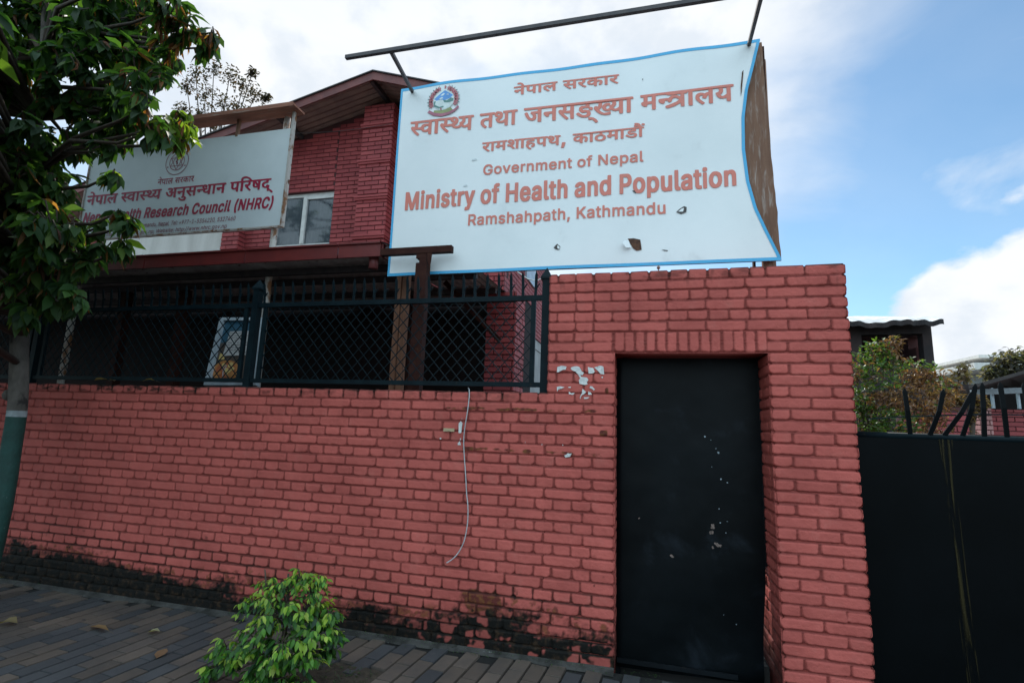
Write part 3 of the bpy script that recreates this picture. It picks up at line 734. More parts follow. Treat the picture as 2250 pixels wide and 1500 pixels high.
        '16,31 1415,24 1412,18 1408,15 1398,12 1392,13 1388,16 1386,22 1388,25 1390,27 1398,30'
    )),
    'en_min': (2372, (
        '732,110 722,106 715,100 713,94 712,80 700,80 698,78 698,62 700,61 711,61 712,60 712,-2 713,-3 715,-4 734,-4 738,-2 738,60 739,61 752,61 755,64 754,78 '
        '752,80 738,80 738,84 739,87 741,90 752,90 755,92 758,101 758,106 756,108 748,110;136,108 132,106 129,102 129,92 130,89 133,86 138,84 149,84 154,87 158'
        ',90 159,94 158,101 157,104 150,108;266,108 262,106 258,102 258,92 260,89 262,86 268,84 278,84 284,87 287,90 288,94 288,101 286,104 280,108;2174,108 21'
        '70,106 2166,102 2166,92 2168,89 2170,86 2176,84 2186,84 2192,87 2195,90 2196,94 2196,101 2194,104 2188,108;2,105 0,102 0,-1 0,-3 3,-4 22,-4 25,-2 25,4'
        '2 26,44 45,-3 48,-4 68,-4 70,-2 88,45 89,43 89,-2 92,-4 111,-4 114,-3 114,102 114,104 111,105 86,105 83,104 59,40 57,38 31,104 28,105;808,105 806,102 '
        '806,-3 809,-4 828,-4 832,-2 832,42 870,42 872,41 872,-2 876,-4 895,-4 898,-3 898,-1 898,104 895,105 876,105 872,104 872,62 834,62 832,63 832,104 828,1'
        '05;1090,105 1087,102 1087,12 1088,8 1091,2 1098,-3 1104,-5 1122,-4 1125,-3 1126,-1 1126,4 1124,12 1122,15 1114,15 1112,22 1112,103 1110,105;1187,105 1'
        '185,102 1185,-3 1188,-4 1206,-4 1210,-2 1210,48 1212,52 1214,57 1218,59 1223,61 1226,60 1230,57 1233,48 1233,-2 1236,-4 1258,-4 1259,-2 1259,54 1258,6'
        '0 1254,70 1246,77 1236,80 1220,81 1210,79 1210,80 1209,104 1206,105;1541,105 1539,103 1538,79 1530,81 1516,81 1506,78 1499,75 1494,70 1489,64 1485,54 '
        '1484,46 1484,29 1486,18 1490,10 1493,6 1500,-1 1508,-5 1514,-6 1530,-6 1540,-3 1542,-4 1562,-4 1564,-2 1564,103 1562,105;1623,105 1621,102 1621,-2 162'
        '4,-4 1644,-4 1646,-3 1647,-2 1647,32 1669,33 1677,34 1684,36 1692,41 1700,50 1703,58 1703,78 1700,87 1696,94 1690,99 1684,103 1673,105;1988,105 1986,1'
        '02 1986,12 1987,8 1990,2 1996,-3 2003,-5 2022,-4 2024,-3 2025,-1 2025,4 2023,12 2020,15 2013,15 2011,22 2011,103 2008,105;385,98 383,96 382,80 374,80 '
        '372,78 371,76 372,62 374,61 382,61 383,60 383,14 384,8 386,3 390,0 398,-4 404,-5 415,-5 423,-4 425,-3 425,-1 425,4 423,13 420,14 410,14 408,18 408,60 '
        '408,61 421,61 423,62 424,78 421,80 408,80 408,96 406,97;1137,98 1135,96 1134,80 1126,80 1124,78 1123,76 1124,62 1126,61 1134,61 1135,60 1135,14 1136,8'
        ' 1138,3 1142,0 1150,-4 1156,-5 1167,-5 1175,-4 1177,-3 1177,-1 1177,4 1175,13 1172,14 1162,14 1160,18 1160,60 1160,61 1173,61 1175,62 1176,78 1173,80 '
        '1160,80 1160,96 1158,97;2120,98 2118,96 2118,80 2109,80 2107,78 2107,76 2107,62 2110,61 2117,61 2118,60 2118,14 2119,8 2122,3 2126,0 2133,-4 2140,-5 2'
        '150,-5 2158,-4 2160,-3 2161,-1 2161,4 2158,13 2156,14 2146,14 2144,18 2143,60 2144,61 2156,61 2159,62 2159,78 2156,80 2144,80 2143,96 2142,97;1647,86 '
        '1664,86 1669,84 1673,81 1676,76 1678,69 1676,62 1672,56 1668,54 1661,52 1647,53;206,81 196,78 193,80 174,80 171,78 171,-2 175,-4 193,-4 196,-2 197,48 '
        '198,52 201,57 204,59 210,61 213,60 216,57 220,48 220,-2 223,-4 244,-4 245,-2 245,54 242,66 239,70 235,75 228,79 220,81;326,81 316,78 309,75 304,70 301'
        ',65 299,60 300,46 303,40 310,34 319,30 338,25 342,22 342,19 338,15 332,13 326,16 320,25 312,25 298,22 297,20 297,16 298,11 302,4 308,0 313,-3 324,-6 3'
        '46,-5 356,-1 360,2 366,8 369,16 369,27 368,31 364,37 358,42 350,45 330,50 326,52 325,56 329,60 334,62 340,59 345,52 355,51 366,54 367,56 367,61 366,66'
        ' 362,70 358,74 353,78 341,81;464,81 458,79 454,80 436,80 433,78 433,-2 435,-4 454,-4 457,-3 458,44 459,52 462,57 467,60 470,61 481,60 484,62 484,77 48'
        '3,80 480,81;647,81 640,80 632,76 623,68 618,62 615,54 613,46 613,29 614,22 617,16 621,8 628,1 634,-3 646,-6 663,-6 670,-4 677,-1 684,4 690,12 693,18 6'
        '95,29 695,46 694,54 691,62 687,68 682,73 676,76 665,80;944,81 935,79 928,75 920,68 916,61 913,54 911,46 911,29 913,20 917,10 921,6 926,1 932,-3 944,-6'
        ' 962,-6 970,-4 979,0 985,6 990,15 990,21 988,22 977,25 968,25 966,24 960,16 953,13 946,16 942,19 939,25 938,29 939,30 990,30 991,31 991,33 991,48 990,'
        '56 984,67 981,71 975,75 968,79 962,80;1030,81 1018,78 1008,72 1004,67 1001,61 1000,56 1002,54 1014,51 1022,51 1025,52 1028,57 1031,59 1038,62 1042,60 '
        '1045,58 1047,54 1047,51 1043,49 1016,45 1005,40 1001,34 998,26 998,16 1001,8 1004,4 1009,-1 1015,-4 1022,-6 1040,-6 1048,-3 1051,-4 1071,-4 1073,-2 10'
        '73,54 1070,66 1063,74 1056,78 1044,81;1341,81 1330,78 1319,72 1315,67 1312,61 1311,56 1314,54 1324,51 1334,51 1336,52 1339,57 1342,59 1349,62 1354,60 '
        '1356,58 1358,54 1358,51 1354,49 1327,45 1316,40 1312,34 1309,26 1309,16 1312,8 1314,4 1320,-1 1326,-4 1332,-6 1351,-6 1359,-3 1362,-4 1382,-4 1384,-2 '
        '1384,54 1381,66 1374,74 1367,78 1356,81;1433,81 1424,78 1420,80 1402,80 1399,78 1399,-2 1402,-4 1420,-4 1424,-2 1424,48 1426,52 1428,57 1432,59 1437,6'
        '1 1440,60 1444,57 1447,48 1447,-2 1450,-4 1471,-4 1473,-2 1473,54 1470,66 1467,70 1462,75 1456,79 1447,81;1746,81 1739,80 1730,76 1721,68 1716,62 1713'
        ',54 1712,46 1712,29 1713,22 1715,16 1720,8 1726,1 1733,-3 1744,-6 1762,-6 1769,-4 1776,-1 1782,4 1788,12 1791,18 1794,29 1794,46 1792,54 1789,62 1785,'
        '68 1780,73 1775,76 1764,80;1840,81 1830,78 1827,80 1808,80 1805,78 1805,-30 1808,-33 1827,-33 1829,-32 1830,-30 1830,-4 1839,-6 1856,-6 1863,-4 1870,0'
        ' 1877,6 1880,11 1884,20 1886,30 1886,46 1883,58 1878,67 1871,74 1863,79 1854,81;2058,81 2047,78 2036,72 2032,67 2029,61 2029,56 2031,54 2042,51 2051,5'
        '1 2053,52 2057,57 2060,59 2066,62 2071,60 2073,58 2075,54 2075,51 2072,49 2044,45 2034,40 2029,34 2027,26 2027,16 2029,8 2032,4 2038,-1 2044,-4 2050,-'
        '6 2068,-6 2076,-3 2080,-4 2100,-4 2101,-2 2101,54 2099,66 2092,74 2084,78 2073,81;2239,81 2232,80 2224,76 2215,68 2210,62 2207,54 2205,46 2205,29 2206'
        ',22 2209,16 2213,8 2220,1 2226,-3 2238,-6 2255,-6 2262,-4 2269,-1 2276,4 2282,12 2285,18 2287,29 2287,46 2286,54 2283,62 2279,68 2274,73 2268,76 2257,'
        '80;2333,81 2324,78 2320,80 2302,80 2299,78 2299,-2 2302,-4 2320,-4 2324,-2 2324,48 2326,52 2328,57 2332,59 2337,61 2340,60 2344,57 2347,48 2347,-2 235'
        '0,-4 2371,-4 2373,-2 2373,54 2370,66 2367,70 2362,75 2356,79 2347,81;133,80 131,77 131,-2 134,-4 153,-4 155,-3 156,-2 156,78 153,80;262,80 260,77 260,'
        '-2 263,-4 282,-4 284,-3 285,-2 285,78 282,80;487,80 485,78 485,73 513,0 510,-8 507,-13 496,-13 494,-15 491,-25 491,-30 493,-32 498,-33 513,-33 518,-32'
        ' 525,-29 530,-24 535,-15 569,73 569,78 568,79 566,80 546,80 543,79 526,36 511,78 508,80;1900,80 1897,77 1897,22 1899,12 1904,4 1910,-1 1915,-4 1922,-5'
        ' 1938,-5 1946,-3 1950,-4 1968,-4 1970,-3 1971,-1 1971,78 1968,80 1949,80 1946,78 1945,26 1943,21 1940,18 1936,15 1933,14 1927,18 1924,22 1923,26 1922,'
        '78 1919,80;2170,80 2168,77 2168,-2 2171,-4 2190,-4 2192,-3 2193,-2 2193,78 2190,80;653,61 659,60 664,56 668,48 670,38 669,28 666,22 661,16 654,13 650,'
        '15 644,20 640,27 639,34 639,44 643,54 646,58;950,61 956,60 960,58 963,52 964,48 938,48 939,51 942,55 946,60;1523,61 1528,60 1534,56 1538,47 1539,38 15'
        '38,28 1535,21 1530,16 1524,14 1519,15 1514,20 1511,26 1509,34 1510,44 1513,52 1516,57;1751,61 1758,60 1762,56 1767,48 1769,38 1767,28 1764,22 1759,16 '
        '1753,13 1748,15 1742,20 1739,27 1737,34 1738,44 1742,54 1745,58;1844,61 1846,61 1850,59 1855,55 1858,50 1860,40 1859,30 1857,22 1852,16 1846,14 1841,1'
        '5 1836,20 1832,28 1830,36 1831,43 1834,52 1839,59;2245,61 2251,60 2256,56 2260,48 2262,38 2261,28 2258,22 2253,16 2246,13 2242,15 2236,20 2232,27 2231'
        ',34 2231,44 2235,54 2238,58;1043,30 1047,30 1047,27 1046,22 1041,16 1038,14 1032,13 1028,14 1026,17 1024,21 1026,26 1032,28;1354,30 1358,30 1358,27 13'
        '57,22 1352,16 1348,14 1344,13 1340,14 1336,17 1335,21 1337,26 1343,28;2072,30 2076,30 2076,27 2074,22 2070,16 2066,14 2061,13 2057,14 2054,17 2052,21 '
        '2055,26 2060,28'
    )),
    'en_ram': (1803, (
        '1,104 0,102 0,-2 2,-3 18,-3 19,-2 20,36 21,36 36,36 38,36 59,-3 80,-3 80,-1 80,2 60,40 70,48 74,54 76,60 77,66 76,78 75,84 72,91 66,96 62,100 51,104;3'
        '82,104 381,102 381,-2 383,-3 397,-3 400,-2 400,42 401,50 403,55 406,59 412,62 417,62 422,61 426,58 428,54 429,49 429,-2 432,-3 448,-3 449,-1 449,53 44'
        '8,60 444,69 436,76 424,80 412,79 400,75 400,103 398,104;552,104 551,102 551,-2 553,-3 567,-3 570,-2 570,42 571,50 573,55 576,59 582,62 587,62 592,61 5'
        '96,58 598,54 599,49 599,-2 602,-3 618,-3 619,-1 619,53 618,60 614,69 606,76 594,80 582,79 570,75 570,103 568,104;862,104 861,102 861,-2 863,-3 877,-3 '
        '880,-2 880,42 881,50 883,55 886,59 892,62 897,62 902,61 906,58 908,54 909,49 909,-2 912,-3 928,-3 929,-1 929,53 928,60 924,69 916,76 904,80 892,79 880'
        ',75 880,103 878,104;1033,104 1032,102 1032,-2 1034,-3 1050,-3 1052,-2 1052,30 1062,42 1094,-3 1116,-3 1116,-1 1116,3 1077,57 1115,98 1116,100 1115,104'
        ' 1113,104 1093,104 1052,60 1052,62 1052,103 1050,104;1264,104 1262,102 1262,-2 1264,-3 1278,-3 1281,-2 1281,42 1282,50 1284,55 1288,59 1293,62 1298,62'
        ' 1303,61 1307,58 1309,54 1311,49 1311,-2 1313,-3 1329,-3 1330,-1 1330,53 1329,60 1325,69 1317,76 1306,80 1293,79 1282,75 1281,103 1279,104;1698,104 16'
        '97,102 1697,75 1690,78 1683,80 1673,80 1664,78 1658,74 1652,70 1648,63 1644,54 1642,46 1642,30 1644,19 1646,14 1652,6 1658,0 1666,-4 1672,-5 1684,-5 1'
        '691,-3 1697,1 1698,-2 1700,-3 1715,-3 1717,-2 1717,102 1714,104;814,97 813,94 812,79 803,79 802,78 801,76 802,63 813,62 813,14 814,8 818,2 825,-3 834,'
        '-4 848,-3 849,-2 849,2 847,12 846,13 838,13 834,14 833,16 832,22 832,62 833,62 846,62 847,63 848,78 846,79 832,79 832,94 830,97;1216,97 1214,94 1214,7'
        '9 1204,79 1203,78 1203,76 1203,63 1214,62 1214,14 1215,8 1220,1 1226,-3 1235,-4 1250,-3 1251,-2 1251,2 1248,12 1247,13 1239,13 1236,14 1234,16 1233,22'
        ' 1233,62 1234,62 1247,62 1249,63 1249,78 1248,79 1234,79 1233,94 1232,97;20,87 42,87 48,85 52,82 55,78 57,71 56,66 54,60 49,56 42,54 20,54;120,80 108,'
        '77 98,71 94,66 91,61 91,56 102,52 108,52 116,60 121,62 127,63 132,61 135,58 138,51 136,49 132,48 106,44 96,39 91,34 89,26 89,17 91,9 94,4 100,-1 104,-'
        '3 111,-5 126,-5 133,-3 138,0 140,-3 156,-3 157,-1 157,54 155,64 152,70 148,74 142,77 130,80;206,80 196,75 194,78 193,79 178,79 176,78 176,-2 178,-3 19'
        '2,-3 195,-2 195,50 197,56 201,60 209,63 216,60 220,54 220,-2 222,-3 238,-3 239,-1 239,50 241,54 244,59 248,62 252,63 258,61 261,59 263,56 264,52 264,-'
        '2 266,-3 283,-3 284,0 284,54 282,65 277,72 272,76 263,80 250,80 244,79 240,77 233,71 226,77 222,79;328,80 317,77 312,74 306,69 303,64 302,60 302,46 30'
        '5,41 313,34 320,31 340,26 344,24 345,20 344,16 340,14 332,12 323,15 320,18 318,24 313,24 300,22 299,20 299,16 303,7 308,2 312,-1 317,-3 324,-5 340,-5 '
        '352,-1 361,6 364,11 365,16 365,28 362,34 356,40 348,44 327,49 323,52 321,56 323,58 326,61 334,63 338,62 342,60 347,52 352,52 362,55 364,56 364,60 362,'
        '65 359,70 351,76 342,79;494,80 482,77 473,71 469,66 466,61 466,56 477,52 482,52 490,60 496,62 502,63 507,61 510,58 512,51 510,49 507,48 480,44 470,39 '
        '466,34 463,26 463,17 465,9 468,4 474,-1 479,-3 486,-5 500,-5 508,-3 512,0 514,-3 530,-3 532,-1 532,54 530,64 526,70 522,74 516,77 504,80;671,80 663,78'
        ' 658,74 657,78 655,79 640,79 638,77 638,-30 640,-32 654,-32 657,-30 657,1 664,-3 670,-5 683,-5 690,-3 697,0 703,6 707,12 711,21 712,30 712,45 710,57 7'
        '05,66 698,74 690,78 682,80;754,80 742,77 733,71 729,66 726,61 726,56 737,52 742,52 750,60 756,62 762,63 767,61 770,58 772,51 770,49 767,48 740,44 730,'
        '39 726,34 723,26 723,17 725,9 728,4 734,-1 739,-3 746,-5 760,-5 768,-3 772,0 774,-3 790,-3 792,-1 792,54 790,64 786,70 782,74 776,77 764,80;1155,80 11'
        '44,77 1134,71 1130,66 1127,61 1126,56 1138,52 1144,52 1151,60 1156,62 1162,63 1168,61 1171,58 1173,51 1172,49 1168,48 1141,44 1132,39 1127,34 1124,26 '
        '1124,17 1126,9 1129,4 1135,-1 1140,-3 1146,-5 1162,-5 1168,-3 1173,0 1176,-3 1192,-3 1193,-1 1193,54 1190,64 1187,70 1183,74 1177,77 1166,80;1379,80 1'
        '369,75 1368,78 1366,79 1352,79 1349,78 1350,-2 1352,-3 1366,-3 1368,-2 1369,50 1371,56 1374,60 1382,63 1390,60 1393,54 1394,-2 1396,-3 1412,-3 1413,-1'
        ' 1413,50 1414,54 1417,59 1421,62 1426,63 1432,61 1435,59 1436,56 1438,52 1438,-2 1440,-3 1456,-3 1457,0 1457,54 1455,65 1450,72 1446,76 1436,80 1423,8'
        '0 1418,79 1414,77 1406,71 1400,77 1395,79;1502,80 1491,77 1482,71 1477,66 1474,61 1474,56 1486,52 1491,52 1498,60 1504,62 1510,63 1516,61 1518,58 1521'
        ',51 1519,49 1516,48 1488,44 1479,39 1474,34 1472,26 1472,17 1474,9 1477,4 1482,-1 1488,-3 1494,-5 1509,-5 1516,-3 1520,0 1523,-3 1539,-3 1540,-1 1540,'
        '54 1538,64 1535,70 1531,74 1524,77 1513,80;1592,80 1584,78 1578,74 1578,78 1576,79 1561,79 1559,78 1559,-2 1562,-3 1576,-3 1578,-2 1578,42 1579,50 158'
        '1,55 1584,59 1590,62 1595,62 1600,61 1604,58 1606,54 1607,49 1607,-2 1610,-3 1626,-3 1627,-1 1627,53 1624,64 1620,70 1616,75 1612,77 1602,80;1737,79 1'
        '736,76 1736,22 1738,12 1743,4 1748,-1 1759,-4 1774,-4 1778,-2 1784,1 1785,-2 1786,-3 1803,-3 1804,0 1803,78 1802,79 1786,79 1784,78 1784,25 1782,20 17'
        '78,17 1774,14 1768,13 1764,14 1760,17 1757,22 1755,26 1755,78 1752,79;674,62 678,62 682,60 687,56 690,51 693,40 692,28 688,20 682,14 676,12 668,14 663'
        ',18 659,24 657,36 658,48 662,56 666,60;1679,62 1685,61 1692,56 1696,48 1698,38 1696,28 1692,19 1686,14 1680,12 1674,14 1668,17 1664,25 1662,34 1662,44'
        ' 1666,54 1671,60;136,32 137,32 138,31 137,24 134,18 130,15 120,12 114,13 110,16 108,22 110,25 112,27 120,30;510,32 512,32 512,31 512,24 509,18 504,15 '
        '495,12 488,13 484,16 483,22 484,25 487,27 494,30;770,32 772,32 772,31 772,24 769,18 764,15 755,12 748,13 744,16 743,22 744,25 747,27 754,30;1171,32 11'
        '72,32 1173,31 1173,24 1170,18 1166,15 1156,12 1150,13 1145,16 1144,22 1146,25 1148,27 1156,30;1519,32 1520,32 1521,31 1520,24 1517,18 1513,15 1504,12 '
        '1497,13 1493,16 1491,22 1493,25 1496,27 1503,30;952,17 950,14 945,-26 946,-27 960,-27 962,-24 972,12 972,15 970,17'
    )),
    'en_nhrc': (2828, (
        '2322,112 2318,109 2313,98 2308,84 2305,72 2302,52 2302,26 2308,2 2312,-8 2319,-22 2322,-23 2341,-23 2344,-22 2344,-17 2335,2 2331,16 2327,34 2327,48 2'
        '332,73 2338,92 2344,104 2344,110 2341,112;2788,112 2786,110 2786,105 2794,86 2798,74 2802,54 2803,40 2801,27 2799,16 2793,0 2786,-16 2786,-21 2788,-23'
        ' 2808,-23 2811,-21 2817,-10 2824,8 2826,18 2828,37 2827,62 2825,73 2820,90 2816,100 2810,110 2808,112;2172,108 2168,106 2165,102 2165,92 2166,89 2169,'
        '86 2174,84 2185,84 2190,87 2194,90 2195,94 2194,101 2193,104 2186,108;1738,107 1728,104 1716,98 1709,92 1704,84 1698,71 1697,62 1696,44 1698,33 1701,2'
        '3 1706,14 1712,7 1722,0 1736,-5 1754,-6 1762,-5 1770,-3 1776,1 1787,10 1794,21 1796,28 1796,34 1792,36 1772,36 1770,34 1764,23 1758,18 1749,15 1740,17'
        ' 1734,20 1730,25 1726,32 1724,38 1722,45 1722,56 1725,67 1728,74 1734,80 1740,84 1748,87 1756,84 1763,80 1767,75 1770,67 1772,65 1794,65 1796,68 1796,'
        '73 1793,82 1788,90 1777,100 1769,104 1758,107;2718,107 2708,104 2696,98 2689,92 2684,84 2678,71 2677,62 2676,44 2678,33 2681,23 2686,14 2692,7 2702,0 '
        '2716,-5 2734,-6 2742,-5 2750,-3 2756,1 2767,10 2774,21 2776,28 2776,34 2772,36 2752,36 2750,34 2744,23 2738,18 2729,15 2720,17 2714,20 2710,25 2706,32'
        ' 2704,38 2702,45 2702,56 2705,67 2708,74 2714,80 2720,84 2728,87 2736,84 2743,80 2747,75 2750,67 2752,65 2774,65 2776,68 2776,73 2773,82 2768,90 2757,'
        '100 2749,104 2738,107;2,105 0,102 0,-3 3,-4 22,-4 26,-2 26,56 26,58 66,-3 68,-4 90,-4 92,-3 93,-1 93,104 90,105 71,105 68,104 68,44 67,43 28,104 25,10'
        '5;380,105 378,102 378,12 379,8 382,2 388,-3 395,-5 414,-4 416,-3 417,-1 417,4 415,12 412,15 405,15 403,22 403,103 400,105;468,105 466,102 466,-3 469,-'
        '4 488,-4 492,-2 492,42 530,42 532,41 532,-2 536,-4 555,-4 558,-3 558,-1 558,104 555,105 536,105 532,104 532,62 494,62 492,63 492,104 488,105;752,105 7'
        '50,102 750,12 751,8 754,2 760,-3 767,-5 786,-4 788,-3 789,-1 789,4 787,12 784,15 777,15 775,22 775,103 772,105;852,105 850,102 850,-3 853,-4 871,-4 87'
        '5,-2 875,48 877,52 880,57 882,59 888,61 891,60 895,57 898,48 898,-2 902,-4 922,-4 924,-2 924,54 923,60 919,70 911,77 902,80 885,81 876,79 875,80 874,1'
        '04 872,105;984,105 981,102 982,-3 985,-4 1004,-4 1007,-3 1007,34 1008,35 1018,35 1020,34 1040,-3 1044,-4 1064,-4 1067,-4 1068,-2 1067,3 1048,39 1054,4'
        '4 1059,50 1062,54 1064,62 1064,79 1062,85 1058,93 1049,100 1042,104 1034,105;1571,105 1569,102 1569,-3 1572,-4 1590,-4 1594,-2 1594,48 1596,52 1598,57'
        ' 1602,59 1607,61 1610,60 1614,57 1617,48 1617,-2 1620,-4 1642,-4 1643,-2 1643,54 1642,60 1638,70 1630,77 1620,80 1604,81 1594,79 1594,80 1593,104 1590'
        ',105;2210,105 2208,102 2208,12 2209,8 2212,2 2218,-3 2225,-5 2244,-4 2246,-3 2247,-1 2247,4 2245,12 2242,15 2235,15 2233,22 2233,103 2230,105;2360,105'
        ' 2358,102 2359,-3 2362,-4 2381,-4 2384,-2 2384,56 2385,58 2424,-3 2426,-4 2448,-4 2451,-3 2452,-1 2451,104 2448,105 2430,105 2426,104 2426,44 2426,43 '
        '2386,104 2384,105;2473,105 2471,102 2471,-3 2474,-4 2494,-4 2497,-2 2497,42 2536,42 2537,41 2537,-2 2540,-4 2560,-4 2562,-3 2563,-1 2563,104 2560,105 '
        '2540,105 2538,104 2537,62 2498,62 2497,63 2497,104 2494,105;2584,105 2582,102 2583,-3 2586,-4 2605,-4 2608,-3 2608,34 2610,35 2619,35 2621,34 2642,-3 '
        '2644,-4 2666,-4 2668,-4 2669,-2 2668,3 2649,39 2655,44 2660,50 2663,54 2665,62 2665,79 2663,85 2658,93 2650,100 2642,104 2636,105;801,98 799,96 798,80'
        ' 790,80 788,78 787,76 788,62 790,61 798,61 799,60 799,14 800,8 802,3 806,0 814,-4 820,-5 831,-5 839,-4 841,-3 841,-1 841,4 839,13 836,14 826,14 824,18'
        ' 824,60 824,61 837,61 839,62 840,78 837,80 824,80 824,96 822,97;1008,86 1024,86 1030,84 1034,81 1037,77 1038,70 1037,64 1034,60 1030,57 1022,55 1008,5'
        '5;2609,86 2626,86 2631,84 2635,81 2638,77 2639,70 2638,64 2635,60 2632,57 2623,55 2608,55;140,81 131,79 124,75 116,68 112,61 109,54 107,46 107,29 109,'
        '20 113,10 117,6 122,1 128,-3 140,-6 158,-6 166,-4 175,0 181,6 186,15 186,21 184,22 173,25 164,25 162,24 156,16 149,13 142,16 138,19 135,25 134,29 135,'
        '30 186,30 187,31 187,33 187,48 186,56 180,67 177,71 171,75 164,79 158,80;234,81 225,78 222,80 202,80 200,78 200,-30 202,-33 222,-33 224,-32 225,-30 22'
        '5,-4 234,-6 250,-6 258,-4 265,0 271,6 275,11 279,20 280,30 280,46 278,58 272,67 265,74 258,79 248,81;320,81 308,78 298,72 294,67 291,61 290,56 292,54 '
        '304,51 312,51 315,52 318,57 321,59 328,62 332,60 335,58 337,54 337,51 333,49 306,45 295,40 291,34 288,26 288,16 291,8 294,4 299,-1 305,-4 312,-6 330,-'
        '6 338,-3 341,-4 361,-4 363,-2 363,54 360,66 353,74 346,78 334,81;606,81 596,79 588,75 581,68 577,61 574,54 572,46 572,29 574,20 578,10 582,6 587,1 594'
        ',-3 605,-6 624,-6 631,-4 640,0 646,6 651,15 650,21 648,22 638,25 629,25 627,24 621,16 614,13 606,16 603,19 600,25 599,29 600,30 650,30 652,31 652,33 6'
        '52,48 651,56 646,67 642,71 636,75 630,79 624,80;692,81 680,78 670,72 665,67 662,61 662,56 664,54 675,51 684,51 686,52 690,57 692,59 700,62 704,60 706,'
        '58 708,54 708,51 704,49 678,45 667,40 662,34 660,26 660,16 662,8 665,4 670,-1 676,-4 683,-6 702,-6 710,-3 712,-4 732,-4 734,-2 734,54 732,66 724,74 71'
        '8,78 706,81;1107,81 1098,79 1090,75 1083,68 1078,61 1075,54 1074,46 1074,29 1075,20 1080,10 1084,6 1089,1 1095,-3 1106,-6 1125,-6 1132,-4 1142,0 1148,'
        '6 1153,15 1152,21 1150,22 1140,25 1130,25 1128,24 1123,16 1116,13 1108,16 1105,19 1101,25 1100,29 1102,30 1152,30 1154,31 1154,33 1154,48 1152,56 1147'
        ',67 1143,71 1138,75 1131,79 1125,80;1192,81 1182,78 1175,75 1170,70 1167,65 1165,60 1166,46 1169,40 1176,34 1185,30 1204,25 1208,22 1208,19 1204,15 11'
        '98,13 1192,16 1186,25 1178,25 1164,22 1163,20 1163,16 1164,11 1168,4 1174,0 1179,-3 1190,-6 1212,-5 1222,-1 1226,2 1232,8 1235,16 1235,27 1234,31 1230'
        ',37 1224,42 1216,45 1196,50 1192,52 1191,56 1195,60 1200,62 1206,59 1211,52 1221,51 1232,54 1233,56 1233,61 1232,66 1228,70 1224,74 1219,78 1207,81;12'
        '77,81 1268,79 1260,75 1253,68 1248,61 1245,54 1244,46 1244,29 1245,20 1250,10 1254,6 1259,1 1265,-3 1276,-6 1295,-6 1302,-4 1312,0 1318,6 1323,15 1322'
        ',21 1320,22 1310,25 1300,25 1298,24 1293,16 1286,13 1278,16 1275,19 1271,25 1270,29 1272,30 1322,30 1324,31 1324,33 1324,48 1322,56 1317,67 1313,71 13'
        '08,75 1301,79 1295,80;1363,81 1352,78 1341,72 1337,67 1334,61 1333,56 1336,54 1346,51 1356,51 1358,52 1361,57 1364,59 1371,62 1376,60 1378,58 1380,54 '
        '1380,51 1376,49 1349,45 1338,40 1334,34 1331,26 1331,16 1334,8 1336,4 1342,-1 1348,-4 1354,-6 1373,-6 1381,-3 1384,-4 1404,-4 1406,-2 1406,54 1403,66 '
        '1396,74 1389,78 1378,81;1453,81 1446,79 1444,80 1425,80 1422,78 1422,-2 1424,-4 1444,-4 1446,-3 1447,44 1448,52 1451,56 1456,60 1460,61 1470,60 1473,6'
        '2 1473,78 1472,80 1470,81;1512,81 1506,80 1497,76 1488,68 1483,62 1480,54 1478,46 1478,29 1479,23 1482,16 1486,8 1493,1 1498,-2 1510,-6 1532,-5 1542,-'
        '1 1550,6 1556,14 1557,18 1557,22 1554,25 1543,27 1535,27 1532,26 1530,20 1525,15 1520,13 1515,15 1509,20 1505,27 1504,34 1504,40 1506,49 1511,57 1515,'
        '60 1518,61 1524,60 1526,58 1530,54 1532,50 1535,48 1544,48 1554,51 1556,53 1556,58 1551,68 1546,74 1538,78 1526,81;1839,81 1832,80 1824,76 1815,68 181'
        '0,62 1807,54 1805,46 1805,29 1806,22 1809,16 1813,8 1820,1 1826,-3 1838,-6 1855,-6 1862,-4 1869,-1 1876,4 1882,12 1885,18 1887,29 1887,46 1886,54 1883'
        ',62 1879,68 1874,73 1868,76 1857,80;2024,81 2015,78 2012,80 1993,80 1990,78 1990,-2 1994,-4 2012,-4 2015,-2 2015,48 2017,52 2020,57 2022,59 2028,61 20'
        '31,60 2035,57 2038,48 2038,-2 2042,-4 2062,-4 2064,-2 2064,54 2061,66 2058,70 2053,75 2047,79 2038,81;2110,81 2104,80 2095,76 2086,68 2081,62 2078,54 '
        '2076,46 2076,29 2077,23 2080,16 2084,8 2091,1 2096,-2 2108,-6 2130,-5 2140,-1 2148,6 2154,14 2155,18 2155,22 2152,25 2141,27 2133,27 2130,26 2128,20 2'
        '123,15 2118,13 2113,15 2107,20 2103,27 2102,34 2102,40 2104,49 2109,57 2113,60 2116,61 2122,60 2124,58 2128,54 2130,50 2133,48 2142,48 2152,51 2154,53'
        ' 2154,58 2149,68 2144,74 2136,78 2124,81;1902,80 1900,77 1900,22 1902,12 1907,4 1912,-1 1918,-4 1924,-5 1940,-5 1948,-3 1952,-4 1970,-4 1973,-3 1974,-'
        '1 1973,78 1970,80 1952,80 1948,78 1948,26 1946,21 1943,18 1939,15 1936,14 1929,18 1926,22 1925,26 1925,78 1922,80;2169,80 2167,77 2167,-2 2170,-4 2189'
        ',-4 2191,-3 2192,-2 2192,78 2189,80;146,61 152,60 156,58 159,52 160,48 134,48 135,51 138,55 142,60;239,61 241,61 245,59 250,55 252,50 255,40 254,30 25'
        '1,22 246,16 240,14 236,15 230,20 226,28 225,36 225,43 228,52 234,59;611,61 616,60 621,58 624,52 625,48 599,48 600,51 602,55 608,60;1113,61 1118,60 112'
